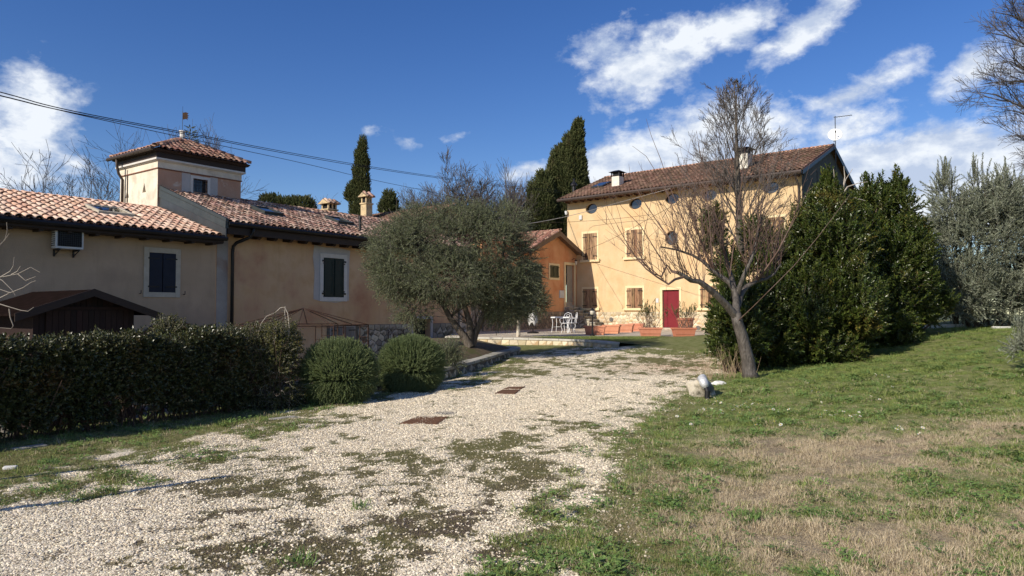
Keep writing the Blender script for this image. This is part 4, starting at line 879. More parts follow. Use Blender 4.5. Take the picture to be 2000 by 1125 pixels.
MB().tube([(-.38, .10, 1.70), (-.38, .04, 1.70), (-.28, .04, 1.70)], .012, 6).build('handle', black_metal, dr)
MB().box(-.6, .66, -.30, .10, .55, .695).build('doorstep', stone_trim, yel, bevel=.01)
pl_ = MB().box(XL, -.62, -.03, 0, yb, 1.53).box(.67, XR, -.03, 0, yb, 1.53).build('plinth', mortar, yel)
stones(pl_, lambda a, b, d: (a, -.03 - d, b), XL + 1.4, -.64, yb + .1, 1.52, .185, stone_m, seed=11, proud=.022, gap=.013)
stones(pl_, lambda a, b, d: (a, -.03 - d, b), .69, 3.4, yb + .1, 1.52, .185, stone_m, seed=12, proud=.022, gap=.013, single=80)
for (px_, py_) in ((1195, 624), (1364, 641)):
    a, b = yw(px_, py_); MB().prism(oval(a, b, .13, .13, 14), lambda x, z, d: (x, -.062 - d, z), -.02, .01).build('round_vent', grate_m, yel)
a, b = yw(1135, 425); MB().box(a - .1, a + .1, -.09, 0, b - .13, b + .13).build('alarm_box', white_pl, yel, bevel=.01)
a, b = yw(1284, 587); MB().box(a - .08, a + .08, -.03, 0, b - .12, b + .12).build('intercom', white_pl, yel, bevel=.005)
MB().box(XL - .04, XL + .10, -.20, -.0, 7.45, 7.55).lathe([(.05, -.14), (.08, -.1), (.08, 0)], (XL + .03, -.14, 7.45), 8).build('floodlight', white_pl, yel)
te = (RZ - 8.18) / (DE / 2 + .6); SY = math.atan(te); VX0, VX1 = XL - .2, XR + .22
rb = MB().hexa([(VX0, -.55, 8.14), (VX1, -.55, 8.14), (VX1, DE / 2, RZ - .1), (VX0, DE / 2, RZ - .1), (VX0, -.55, 8.20), (VX1, -.55, 8.20), (VX1, DE / 2, RZ), (VX0, DE / 2, RZ)])
rb.hexa([(VX0, DE / 2, RZ - .1), (VX1, DE / 2, RZ - .1), (VX1, DE + .55, 8.10), (VX0, DE + .55, 8.10), (VX0, DE / 2, RZ), (VX1, DE / 2, RZ), (VX1, DE + .55, 8.2), (VX0, DE + .55, 8.2)])
roof = rb.build('roof', tile_bed, yel)
tile_field(roof, (VX0, -.62, 8.185), (1, 0, 0), Vector((0, math.cos(SY), math.sin(SY))), VX1 - VX0, (DE / 2 + .6) / math.cos(SY), .22, .36, tC, tile_brown, tile_bed, single=0)
rr_ = tile_mesh('brown_ridge', .42, .13, .11, ridge_tile); ridge_row(roof, (VX0, DE / 2, RZ + .02), (VX1, DE / 2, RZ + .02), rr_)
MB().hexa([(VX1 - .02, -.58, 7.98), (VX1 + .03, -.58, 7.98), (VX1 + .03, DE / 2, RZ - .16), (VX1 - .02, DE / 2, RZ - .16), (VX1 - .02, -.58, 8.24), (VX1 + .03, -.58, 8.24), (VX1 + .03, DE / 2, RZ + .09), (VX1 - .02, DE / 2, RZ + .09)]).build('bargeboard', black_metal, yel)
MB().hexa([(VX1 - .02, DE / 2, RZ - .16), (VX1 + .03, DE / 2, RZ - .16), (VX1 + .03, DE + .6, 7.93), (VX1 - .02, DE + .6, 7.93), (VX1 - .02, DE / 2, RZ + .09), (VX1 + .03, DE / 2, RZ + .09), (VX1 + .03, DE + .6, 8.2), (VX1 - .02, DE + .6, 8.2)]).build('bargeboard', black_metal, yel)
MB().box(XL, XR, -.5, -.02, 8.07, 8.10).build('soffit', M('brick_soffit', (.13, .06, .04), (.17, .085, .055)), yel)
for k in range(27): x = XL + .12 + k * .515; rf_ = MB().box(x, x + .07, -.46, -.003, 7.985, 8.065).build('rafter', M('rafter_wood', (.10, .05, .035)) if k == 0 else bpy.data.materials['rafter_wood'], yel); MB().box(x + .008, x + .062, -.478, -.461, 7.99, 8.045).build('rafter_end', stone_trim, rf_)
MB().tube([(VX0, -.70, 8.12), (VX1, -.70, 8.10)], .095, 8).build('gutter', gutter_m, yel)
MB().tube([(XR - .12, -.64, 8.08), (XR - .12, -.5, 7.85), (XR - .12, -.12, 7.6), (XR - .12, -.09, 7.4), (XR - .12, -.09, yb)], .05, 8).build('downpipe', gutter_m, yel, smooth=True)
def on_yroof(px_, py_):
    """local point where the line of sight meets the front slope"""
    d = pray(px_, py_); o = Vector((0, 0, EYE)) - YO; m = Matrix.Rotation(-YR, 3, 'Z'); o = m @ o; dd = m @ Vector(d)
    n = Vector((0, -math.sin(SY), math.cos(SY))); p0 = Vector((0, -.6, 8.22)); t = (p0 - o).dot(n) / dd.dot(n); return o + dd * t
def ychim(px_, py_, w, h, label, cap=True):
    p = on_yroof(px_, py_); t = thing('chimney', label, 'chimney', YO + dYv * p.x + nYv * p.y + Vector((0, 0, p.z - .1)), YR)
    MB().box(-w / 2, w / 2, 0, w, 0, h).build('shaft', M('white_chimney', (.74, .70, .60), (.62, .57, .47), scale=4, bump=.3) if 'white_chimney' not in MATS else MATS['white_chimney'], t)
    if cap:
        MB().box(-w / 2 + .05, w / 2 - .05, .05, w - .05, h, h + .26).build('flue', dark_in, t)
        for sx in (-1, 1):
            for sy in (0, 1): MB().box(sx * w / 2 - .03, sx * w / 2 + .03, sy * w - .03, sy * w + .03, h, h + .26).build('hood_post', black_metal, t)
        MB().add([(-w * .8, -w * .3, h + .26), (w * .8, -w * .3, h + .26), (w * .8, w * 1.3, h + .26), (-w * .8, w * 1.3, h + .26), (-w * .3, w * .3, h + .38), (w * .3, w * .3, h + .38), (w * .3, w * .7, h + .38), (-w * .3, w * .7, h + .38)], [(0, 1, 5, 4), (1, 2, 6, 5), (2, 3, 7, 6), (3, 0, 4, 7), (4, 5, 6, 7), (3, 2, 1, 0)]).build('hood', black_metal, t)
ychim(1202, 365, .5, .72, 'small white chimney with a black metal hood beside the skylight on the brown roof')
ychim(1449, 332, .62, .95, 'white chimney on the brown roof seen through the bare tree')
p = on_yroof(1175, 364); nn_y = Vector((0, -math.sin(SY), math.cos(SY))); us_y = Vector((0, math.cos(SY), math.sin(SY)))
f_ = MB().prism([(p.x - .42, -.55), (p.x + .42, -.55), (p.x + .42, .55), (p.x - .42, .55)], lambda a, b, d: Vector((a, p.y, p.z)) + us_y * b + nn_y * d, .02, .14).build('skylight', flash_metal, roof)
MB().prism([(p.x - .34, -.47), (p.x + .34, -.47), (p.x + .34, .47), (p.x - .34, .47)], lambda a, b, d: Vector((a, p.y, p.z)) + us_y * b + nn_y * d, .13, .15).build('pane', M('sky_pane', (.03, .045, .07), rough=.05, spec=1.0), f_)
# dish and aerial on the gable peak
aer = thing('television_aerial', 'thin television aerial pole above the gable peak of the yellow house', 'aerial', YO + dYv * (VX1 + .08) + nYv * (DE / 2 + .0) + Vector((0, 0, RZ - .9)), 0)
pz = at(1628, 228, 36.95).z - (RZ - .9)
MB().tube([(0, 0, -1.3), (0, 0, pz)], .022, 8).build('mast', zinc, aer)
mb = MB().tube([(-.06, .03, pz - .06), (.62, -.55, pz - .10)], .016, 6)
mb.build('boom', zinc, aer)
for k in range(7):
    x = .06 + k * .1; MB().tube([(x * .9 - .09, -x * .8 - .10, pz - .07 - x * .05), (x * .9 + .09, -x * .8 + .10, pz - .07 - x * .05)], .006, 4).build('element', zinc, aer)
dc = at(1631, 264, 36.75)
dish = thing('satellite_dish', 'white round satellite dish on the gable peak of the yellow house', 'satellite dish', dc, 0)
mb = MB(); pr = [(0.0001, .0), (.12, .007), (.23, .025), (.345, .057), (.35, .063), (.345, .07), (.23, .038), (.12, .02), (.0001, .013)]
n = 24; vs = []; rq = Vector((-.35, -.9, .30)).to_track_quat('Z', 'Y')
for r, z in pr: vs += [rq @ Vector((r * math.cos(2 * math.pi * k / n), r * math.sin(2 * math.pi * k / n), z)) for k in range(n)]
mb.add(vs, [(i * n + k, i * n + (k + 1) % n, (i + 1) * n + (k + 1) % n, (i + 1) * n + k) for i in range(len(pr) - 1) for k in range(n)]); mb.build('reflector', white_paint, dish, smooth=True)
MB().tube([rq @ Vector((0, -.28, .03)), rq @ Vector((0, -.2, .3)), rq @ Vector((0, -.02, .38))], .012, 5).build('feed_arm', black_metal, dish)
MB().tube([rq @ Vector((0, -.04, .33)), rq @ Vector((0, .02, .42))], .03, 8).build('receiver', black_metal, dish)
MB().tube([rq @ Vector((0, 0, 0)), rq @ Vector((0, 0, -.12)), Vector((-.02, .1, -.35))], .022, 6).build('bracket', black_metal, dish)
# vent flue at the left of the roof
p = at(1121, 392, 44); fl_ = thing('flue_pipe', 'dark metal flue pipe with a pointed cap in front of the cypresses', 'flue', p)
hz = at(1121, 350, 44).z - p.z
MB().tube([(0, 0, -1.5), (0, 0, hz - .35)], .11, 10).build('pipe', black_metal, fl_)
MB().lathe([(.2, hz - .42), (.2, hz - .32), (.1, hz - .2), (.05, hz - .12), (.06, hz - .05), (.01, hz + .05)], (0, 0, 0), 10).build('cap', black_metal, fl_)

# ------------------------------------------------------------------ small orange house with gable
SA = Vector((3.83, 41.9, 0)); sdir = Vector((-.6, -.8, 0))
SO = SA + sdir * 7.2; SR = math.atan2(.8, .6)        # local x runs away to the right along the gable wall, +y into the house
sm = thing('gabled_house', 'small deep orange gabled house with an open door above stone steps', 'house', SO, SR)
ds = Vector((.6, .8, 0)); ns = Vector((-.8, .6, 0))
def sw(px, py, off=0.0):
    d = pray(px, py); q = SO + ns * off; t = (q.x * ns.x + q.y * ns.y) / (d[0] * ns.x + d[1] * ns.y)
    return ((d[0] * t - q.x) * ds.x + (t - q.y) * ds.y, d[2] * t + EYE)
ax_, az_ = sw(1082, 457); rx_, rz2 = sw(1127, 492); d0 = sw(1104, 517); d1 = sw(1121, 600); w0 = sw(1074, 518); w1 = sw(1090, 543)
gl = ax_ - (7.2 - ax_)
zE = az_ - (7.2 - ax_) * .42
dhole = rect(d0[0], d1[0], d1[1], d0[1])
wall('gable_wall', [(gl, .2), (7.2, .2), (7.2, zE), (ax_, az_), (gl, zE)], [dhole, rect(w0[0], w1[0], w1[1], w0[1])], front, .3, deep_orange, sm)
MB().box(gl - 4, gl, .0, .3, .2, zE + .2).box(gl - 4, gl - 3.7, .3, 7, .2, zE).build('wall', deep_orange, sm)
MB().box(gl + .3, 7.1, 1.0, 1.05, .2, az_ - 1.0).build('inner_wall', dark_in, sm)
tq = .42
def slopez(x): return az_ + .14 - abs(x - ax_) * tq
rb = MB(); xl, xr = gl - 4.2, 7.35
for (xa, xb) in ((xl, ax_), (ax_, xr)):
    rb.hexa([(xa, -.38, slopez(xa) - .08), (xb, -.38, slopez(xb) - .08), (xb, 8, slopez(xb) - .08), (xa, 8, slopez(xa) - .08), (xa, -.38, slopez(xa)), (xb, -.38, slopez(xb)), (xb, 8, slopez(xb)), (xa, 8, slopez(xa))])
roof = rb.build('roof', tile_bed, sm)
us_s = Vector((1, 0, tq)).normalized(); Ls = math.hypot(ax_ - gl + .35, (ax_ - gl + .35) * tq)
tile_field(roof, (gl - .35, -.42, slopez(gl - .35)), (0, 1, 0), us_s, 8.3, Ls, .225, .36, tT, tile_tower, tile_bed, single=120, key=lambda c: c[0])
ridge_row(roof, (ax_, -.4, slopez(ax_) + .04), (ax_, 8, slopez(ax_) + .04), tH)
bg_m = M('brown_barge', (.13, .085, .06), (.16, .11, .08), scale=4, rough=.5)
for (xa, xb) in ((gl - .5, ax_), (ax_, xr + .05)):
    MB().hexa([(xa, -.42, slopez(xa) - .26), (xb, -.42, slopez(xb) - .26), (xb, -.36, slopez(xb) - .26), (xa, -.36, slopez(xa) - .26), (xa, -.42, slopez(xa) + .02), (xb, -.42, slopez(xb) + .02), (xb, -.36, slopez(xb) + .02), (xa, -.36, slopez(xa) + .02)]).build('bargeboard', bg_m, sm)
    MB().hexa([(xa, -.36, slopez(xa) - .16), (xb, -.36, slopez(xb) - .16), (xb, 0, slopez(xb) - .16), (xa, 0, slopez(xa) - .16), (xa, -.36, slopez(xa) - .10), (xb, -.36, slopez(xb) - .10), (xb, 0, slopez(xb) - .10), (xa, 0, slopez(xa) - .10)]).build('soffit', bg_m, sm)
frame_part(sm, w0[0], w1[0], w1[1], w0[1], .12, yellow_trim, y0=-.03); shutter_pair(sm, w0[0], w1[0], w1[1], w0[1], olive_sh, y=-.03, louvres=9, hl=.05)
frame_part(sm, d0[0], d1[0], d1[1], d0[1], .15, yellow_trim, y0=-.04)
dw = d1[0] - d0[0]
MB().box(d0[0] + dw * .38, d1[0] - .01, .10, .14, d1[1] + .3, d0[1] - .01).build('door', M('grey_beige_door', (.34, .31, .25), (.30, .27, .22), rough=.5), sm)
MB().box(d0[0] + .01, d1[0] - .01, .02, .30, d1[1], d1[1] + .15).box(d0[0] + .01, d1[0] - .01, .12, .30, d1[1] + .15, d1[1] + .29).build('doorstep', stone_trim, sm)
b0 = sw(1092, 567); b1 = sw(1099, 582); MB().box(b0[0], b1[0] + .1, -.05, 0, b1[1], b0[1]).build('meter_cover', white_pl, sm, bevel=.006)
l0 = sw(1117, 508); lt = MB().tube([(l0[0], 0, l0[1]), (l0[0], -.12, l0[1] + .1), (l0[0], -.25, l0[1] + .06), (l0[0], -.28, l0[1] - .04)], .015, 6).build('wall_lamp', black_metal, sm)
MB().lathe([(.10, 0), (.02, .07)], (l0[0], -.28, l0[1] - .06), 8).build('lamp_hood', black_metal, lt); MB().lathe([(.04, -.24), (.08, -.02)], (l0[0], -.28, l0[1] - .06), 8).build('lamp_glass', lamp_glass, lt)
g0 = sw(1043, 515); g1 = sw(1056, 572); shutter_pair(sm, g0[0] - .2, g1[0], g1[1], g0[1], olive_sh, y=-.05, louvres=16, hl=.05)
pls = MB().box(gl - 4, d0[0] - .16, -.04, 0, .3, 1.55).build('plinth', mortar_g, sm)
stones(pls, lambda a, b, d: (a, -.04 - d, b), gl - 3.9, d0[0] - .18, .5, 1.54, .2, M('brown_stone', (.36, .28, .19), (.26, .20, .135), scale=5, rand=.6, rough=.9, bump=.6, bscale=12, huer=.22), seed=21, proud=.03, single=120)
# stone steps down from its door
stp = thing('stone_steps', 'flight of rough stone steps climbing to the open door of the small orange house', 'steps', SO, SR)
nst = 7; zt = d1[1]; zb = .62
for k in range(nst):
    z1 = zt - k * (zt - zb) / nst - .0; x0 = d0[0] - .15 + .05 * k; x1 = min(d1[0] + .55, 7.0) ; y0 = -.35 - k * .30; y1 = y0 + .36 if k else -.05
    MB().box(x0, x1, y0 - .03, y1, z1 - .075, z1).build('tread', cap_stone, stp, bevel=.012)
    bb = MB().box(x0 + .04, x1 - .04, y0 + .02, (-.06 if k == 0 else y0 + .34), .4, z1 - .078).build('riser', mortar_g, stp)
    stones(bb, lambda a, b, d, y0=y0: (a, y0 + .02 - d, b), x0 + .05, x1 - .05, z1 - .30, z1 - .08, .14, stone_g, seed=30 + k, proud=.02)
    stones(bb, lambda a, b, d, x0=x0: (x0 + .04 - d, a, b), y0 + .03, y0 + .33, .5, z1 - .08, .16, stone_g, seed=40 + k, proud=.02)
# ------------------------------------------------------------------ low walls, flower bed, terrace
def resample(pts, step):
    pts = [Vector(p) for p in pts]; out = [pts[0]]
    for a, b in zip(pts[:-1], pts[1:]):
        n = max(1, int(round((b - a).length / step)))
        out += [a + (b - a) * (i / n) for i in range(1, n + 1)]
    return out
def smooth_path(p, it=2):
    p = [Vector(x) for x in p]
    for _ in range(it):
        q = [p[0]]
        for a, b in zip(p[:-1], p[1:]): q += [a * .75 + b * .25, a * .25 + b * .75]
        p = q + [p[-1]]
    return p
def low_wall(name, label, path, thick, face_mat, st_mat, size, side=1, cap_h=.07, seed=5, capm=None, single=300):
    t = thing(name, label, 'wall'); path = smooth_path(path); cum = [0]
    for a, b in zip(path[:-1], path[1:]): cum.append(cum[-1] + math.hypot(b.x - a.x, b.y - a.y))
    Lw = cum[-1]
    def pos(s):
        s = min(max(s, 0), Lw - 1e-4); i = max(j for j in range(len(cum) - 1) if cum[j] <= s + 1e-9); f = (s - cum[i]) / (cum[i + 1] - cum[i] + 1e-9)
        p = path[i].lerp(path[i + 1], f); d = path[i + 1] - path[i]; d.z = 0; d.normalize(); return p, Vector((d.y, -d.x, 0)) * side
    mb = MB(); N_ = 40
    for k in range(N_):
        pa, na = pos(Lw * k / N_); pb, nb = pos(Lw * (k + 1) / N_)
        if k: na = naprev
        za = gz(pa.x, pa.y, False) - .35; zb = gz(pb.x, pb.y, False) - .35; naprev = nb
        h = cap_h
        mb.hexa([(pa.x, pa.y, za), (pb.x, pb.y, zb), (pb.x - nb.x * thick, pb.y - nb.y * thick, zb), (pa.x - na.x * thick, pa.y - na.y * thick, za),
                 (pa.x, pa.y, pa.z - h), (pb.x, pb.y, pb.z - h), (pb.x - nb.x * thick, pb.y - nb.y * thick, pb.z - h), (pa.x - na.x * thick, pa.y - na.y * thick, pa.z - h)])
    body = mb.build('body', face_mat, t)
    zmin = min(gz(pos(s)[0].x, pos(s)[0].y, False) for s in np.linspace(0, Lw, 12)) - .03; zmax = max(p.z for p in path) - cap_h
    def fn(a, b, d):
        p, n = pos(a); return (p.x + n.x * d, p.y + n.y * d, b)
    stones(body, fn, 0, Lw, zmin, zmax, size, st_mat, seed=seed, top=lambda a: pos(a)[0].z - cap_h - .004, proud=.03, single=single, aspect=1.5)
    s = 0; R = random.Random(seed)
    while s < Lw - .05:
        l = min(R.uniform(.45, .75), Lw - s); n4 = 3; vs = []
        for k in range(n4 + 1):
            p, n = pos(s + .006 + (l - .012) * k / n4); zz = p.z
            for o_, z_ in ((.035, -cap_h), (.035, 0), (-thick - .03, 0), (-thick - .03, -cap_h)): vs.append((p.x + n.x * o_, p.y + n.y * o_, zz + z_))
        fs = [(4 * k + j, 4 * k + (j + 1) % 4, 4 * k + 4 + (j + 1) % 4, 4 * k + 4 + j) for k in range(n4) for j in range(4)] + [(3, 2, 1, 0), (4 * n4, 4 * n4 + 1, 4 * n4 + 2, 4 * n4 + 3)]
        MB().add(vs, fs).build('coping', capm or cap_stone, t, bevel=.01); s += l
    return t
BW = [(-3.75, 12.75, .30), (-2.9, 13.9, .31), (-2.1, 14.6, .33), (-1.5, 15.2, .36), (-.77, 17.6, .41), (-.15, 20.4, .45), (.30, 22.0, .46), (.10, 22.9, .47)]
low_wall('bed_wall', 'low curved stone retaining wall with pale coping round the olive tree bed', BW, .26, mortar_g, stone_g, .17, side=1, seed=5)
TW = [(-2.6, 27.6, .6), (-2.05, 27.4, .6), (.31, 26.2, .6), (1.6, 25.4, .6), (2.6, 24.4, .6), (3.2, 22.9, .585)]
low_wall('terrace_wall', 'low curved stone wall holding up the paved terrace behind the gravel drive', TW, .28, mortar, stone_m, .2, side=1, seed=6, capm=M('terrace_coping', (.55, .52, .45), (.45, .42, .36), scale=5, bump=.4))
low_wall('courtyard_wall', 'tall stone wall in shade behind the olive tree stems', [(-2.35, 31.9, 2.2), (-1.25, 35.6, 2.2)], .3, mortar_g, stone_g, .24, side=1, seed=15)
soil_m = M('bed_soil', (.10, .075, .045), (.17, .125, .075), scale=6, bump=1, bscale=30, c3=(.10, .10, .035), s3=2.5, geo=True)
bp = smooth_path([Vector((p[0] - .12, p[1] + .08, p[2] - .05)) for p in BW], 1); bk = [(-1.6, 24.6, .68), (-3.2, 24.2, .66), (-3.45, 19.2, .6), (-2.6, 16.0, .45), (-2.85, 14.6, .36), (-3.9, 13.0, .28)]
pts = [tuple(p) for p in bp] + bk; c_ = (-1.35, 19.3, .64); k = len(pts)
mb = MB(); rings = []
for f in (1.0, .72, .45, .2): rings += [(c_[0] + (p[0] - c_[0]) * f, c_[1] + (p[1] - c_[1]) * f, c_[2] + (p[2] - c_[2]) * f ** 1.5 + .02 * math.sin(p[0] * 7 + f * 9) * (f < 1)) for p in pts]
mb.add(rings + [c_], [(r * k + i, r * k + (i + 1) % k, (r + 1) * k + (i + 1) % k, (r + 1) * k + i) for r in range(3) for i in range(k)] + [(3 * k + i, 3 * k + (i + 1) % k, 4 * k) for i in range(k)])
struct(mb.build('flower_bed', soil_m, smooth=True))
ter_m = M('terrace_gravel', (.62, .54, .42), (.50, .43, .33), scale=9, bump=1, bscale=60, c3=(.33, .28, .21), s3=2, geo=True)
tp = [(-2.6, 27.75), (-2.0, 27.55), (.31, 26.4), (1.2, 26.9), (2.6, 27.7), (10.5, 27.9), (14.5, 33.4), (8.5, 38.2), (3.3, 42.5), (-1.2, 36.2), (-2.6, 31)]
mb = MB().prism(tp, lambda a, b, d: (a, b, d), .18, .602); struct(mb.build('terrace', ter_m))
wp = [(.31, 26.32, .60), (1.65, 25.55, .60), (2.65, 24.55, .60), (3.3, 23.0, .585), (4.2, 23.8, gz(4.2, 23.8) + .01), (5.2, 25.2, gz(5.2, 25.2) + .01), (6.5, 27.9, .60), (2.6, 27.75, .607), (1.2, 26.95, .607)]
wc = (3.0, 26.0, .61)
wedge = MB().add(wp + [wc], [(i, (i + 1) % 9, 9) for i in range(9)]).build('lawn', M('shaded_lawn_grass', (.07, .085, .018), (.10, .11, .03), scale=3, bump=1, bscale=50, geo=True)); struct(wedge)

# ------------------------------------------------------------------ shed
shA = Vector((-.532 * 16, 16, LOW)); shR = LR
shed = thing('garden_shed', 'dark brown boarded garden shed with a low pitched roof behind the hedge', 'shed', shA, shR)
hw = 1.0; apz = at(171, 570, 15.2).z - LOW; ezs = apz - .36; SD = 2.6; sw_ = 2 * hw
MB().box(-sw_ + .02, -.02, .02, SD, 0, ezs).build('frame', shed_wood, shed)
MB().add([(-sw_, .02, ezs), (0, .02, ezs), (-hw, .02, apz - .06), (-sw_, SD, ezs), (0, SD, ezs), (-hw, SD, apz - .06)], [(0, 1, 2), (5, 4, 3)]).build('gable_board', shed_wood, shed)
for k in range(18):
    x0 = -sw_ + k * sw_ / 18; x1 = x0 + sw_ / 18 - .008; xm = (x0 + x1) / 2; tz = ezs + (hw - abs(xm + hw)) / hw * (apz - .06 - ezs)
    MB().box(x0, x1, -.012 - random.uniform(0, .006), .018, 0, min(tz, apz - .1)).build('plank', shed_wood, shed)
for k in range(22): y0 = .02 + k * (SD - .02) / 22; MB().box(-.018, .012, y0 + .004, y0 + SD / 22 - .006, 0, ezs).build('plank', shed_wood, shed)
dl = MB().box(-sw_ + .22, -.28, -.035, -.014, .05, ezs - .02).build('door', shed_wood, shed)
for k in range(13): w_ = (sw_ - .5) / 13; MB().box(-sw_ + .22 + k * w_ + .004, -sw_ + .22 + (k + 1) * w_ - .004, -.05, -.035, .05, ezs - .04).build('plank', shed_wood, dl)
MB().box(-sw_ + .15, -.2, -.06, -.02, ezs - .02, ezs + .04).build('lintel', shed_wood, shed)
rf = MB()
for sx in (-1, 1):
    xo = -hw + sx * (hw + .42); zo_ = apz - (hw + .42) * (apz - ezs) / hw
    a_, b_ = ((xo, zo_), (-hw, apz)) if sx < 0 else ((-hw, apz), (xo, zo_))
    rf.hexa([(a_[0], -.35, a_[1]), (b_[0], -.35, b_[1]), (b_[0], SD + .3, b_[1]), (a_[0], SD + .3, a_[1]), (a_[0], -.35, a_[1] + .045), (b_[0], -.35, b_[1] + .045), (b_[0], SD + .3, b_[1] + .045), (a_[0], SD + .3, a_[1] + .045)])
rf.build('roof', shed_roof_m, shed)
for sx in (-1, 1):
    xo = -hw + sx * (hw + .44); zo_ = apz - (hw + .44) * (apz - ezs) / hw
    MB().hexa([(xo, -.38, zo_ - .10), (-hw, -.38, apz - .10), (-hw, -.352, apz - .10), (xo, -.352, zo_ - .10), (xo, -.38, zo_ + .06), (-hw, -.38, apz + .06), (-hw, -.352, apz + .06), (xo, -.352, zo_ + .06)]).build('bargeboard', brown_wood, shed)

# ------------------------------------------------------------------ wrought iron gazebo and trellis
gc = at(592, 607, 18.0); GZR = at(592, 637, 16.6).z - LOW; gaz = thing('gazebo_frame', 'rusty wrought iron gazebo frame with scroll panels and bare roof rods', 'gazebo', (gc.x, gc.y, LOW), rad(12))
GR = 1.62; cor = [(GR * math.cos(rad(60 * k)), GR * math.sin(rad(60 * k))) for k in range(6)]; pkz = at(592, 602, 18).z - LOW
for k in range(6):
    (xa, ya), (xb, yb_) = cor[k], cor[(k + 1) % 6]
    MB().tube([(xa, ya, 0), (xa, ya, GZR)], .018, 5).build('post', iron, gaz)
    MB().tube([(xa, ya, GZR), (xb, yb_, GZR)], .016, 5).build('ring_bar', iron, gaz)
    MB().tube([(xa, ya, GZR), (0, 0, pkz)], .011, 5).build('roof_rod', iron, gaz)
    MB().tube([((xa + xb) / 2, (ya + yb_) / 2, GZR), (0, 0, pkz)], .010, 5).build('roof_rod', iron, gaz)
    for s0, s1 in ((0.0, .26), (.74, 1.0)):
        p0 = Vector((xa + (xb - xa) * s0, ya + (yb_ - ya) * s0, 0)); p1 = Vector((xa + (xb - xa) * s1, ya + (yb_ - ya) * s1, 0)); u = (p1 - p0); wd = u.length; u.normalize()
        q = MB(); F_ = lambda a, z: p0 + u * a + Vector((0, 0, z))
        inner = 0.0 if s0 > 0 else wd
        q.tube([F_(inner, 0), F_(inner, GZR)], .013, 5)
        for z in (.25, .5, GZR - .32, GZR - .04): q.tube([F_(0, z), F_(wd, z)], .009, 4)
        for a in (wd * .28, wd * .72): q.tube([F_(a, .5), F_(a, GZR - .32)], .006, 4)
        for zc in np.arange(.62, GZR - .36, .15):
            for sg in (-1, 1):
                q.tube([F_(wd / 2 + sg * (.012 + .042 * math.sin(t) * (1 - t / 9)), zc + .055 * math.cos(t) * 1.0) for t in np.linspace(0, 4.8, 9)], .005, 3)
        pn = q.build('scroll_panel', iron, gaz)
tr = thing('iron_trellis', 'small wrought iron trellis panel with scrolled top leaning on the stone plinth', 'trellis', LO + dL * lw(746, 660)[0] + nLv * -.35 + Vector((0, 0, LOW)), LR)
w_ = lw(776, 660)[0] - lw(746, 660)[0]; th_ = lw(760, 652)[1] - LOW
q = MB()
for a in np.linspace(0, w_, 7): q.tube([(a, 0, 0), (a, 0, th_)], .009, 4)
for z in (th_ * .55, th_, th_ * .8): q.tube([(0, 0, z), (w_, 0, z)], .009, 4)
q.tube([(w_ / 2 - w_ / 2 * math.cos(t), 0, th_ + .18 * math.sin(t)) for t in np.linspace(0, math.pi, 12)], .010, 4)
for sg in (-1, 1):
    for rr in (.10, .17): q.tube([(w_ / 2 + sg * (rr * math.sin(t) * .9 + .02), 0, th_ - .10 + rr * math.cos(t)) for t in np.linspace(0, 4.6, 12)], .007, 4)
q.build('panel', iron, tr)
for a in (0, w_): MB().tube([(a, 0, 0), (a, 0, th_ + .12)], .014, 5).lathe([(.02, th_ + .12), (.026, th_ + .15), (.005, th_ + .18)], (a, 0, 0), 6).build('post', iron, tr)

# ------------------------------------------------------------------ terrace furniture
def wire_chair(loc, rz, label):
    t = thing('garden_chair', label, 'chair', loc, rz, 'white iron chairs at the terrace table')
    MB().lathe([(.21, .43), (.215, .44), (.21, .45), (.0001, .452)], (0, 0, 0), 16).build('seat', white_paint, t)
    for a in (45, 135, 225, 315):
        c, s = math.cos(rad(a)), math.sin(rad(a)); MB().tube([(c * .18, s * .18, .43), (c * .23, s * .23, .33), (c * .17, s * .17, .14), (c * .22, s * .22, 0)], .012, 5).build('leg', white_paint, t)
    b = MB().tube([(-.19, -.18, .44), (-.21, -.23, .7), (-.15, -.25, .86), (0, -.26, .92), (.15, -.25, .86), (.21, -.23, .7), (.19, -.18, .44)], .012, 6)
    for sg in (-1, 1): b.tube([(sg * .03, -.2, .45), (sg * .11, -.23, .62), (sg * .06, -.25, .78), (sg * .01, -.25, .70)], .008, 5)
    b.tube([(.09 * math.cos(q_), -.245, .76 + .07 * math.sin(q_)) for q_ in np.linspace(0, 2 * math.pi, 13)], .008, 5); b.build('backrest', white_paint, t)
    for sg in (-1, 1): MB().tube([(sg * .2, -.22, .66), (sg * .25, 0, .65), (sg * .23, .14, .60), (sg * .2, .14, .44)], .011, 5).build('armrest', white_paint, t)
    return t
TZ = .604
def tpos(px, Y): p = at(px, 607, Y); return Vector((p.x, p.y, TZ))
tb = thing('garden_table', 'white iron garden table on the terrace in front of the stone steps', 'table', tpos(1098, 33.0), rad(-20))
MB().box(-.42, .42, -.38, .38, .70, .72).box(-.44, .44, -.40, -.385, .66, .715).box(-.44, .44, .385, .40, .66, .715).build('tabletop', white_paint, tb, bevel=.004)
for sx in (-1, 1):
    for sy in (-1, 1): MB().tube([(sx * .38, sy * .34, .70), (sx * .36, sy * .32, .4), (sx * .40, sy * .36, 0)], .014, 5).build('leg', white_paint, tb)
MB().tube([(-.37, -.33, .25), (.37, .33, .25)], .008, 4).tube([(-.37, .33, .25), (.37, -.33, .25)], .008, 4).build('brace', white_paint, tb)
wire_chair(tpos(1105, 31.9), rad(150), 'white wire chair nearest the camera, seen from the front beside the table')
wire_chair(tpos(1116, 32.6), rad(95), 'white wire chair at the right end of the table, seen side on')
pz_ = tpos(1041, 31.5); par = thing('parasol', 'closed parasol in a white cover standing by the small orange house wall', 'parasol', pz_, 0)
ph = at(1041, 545, 31.5).z - TZ
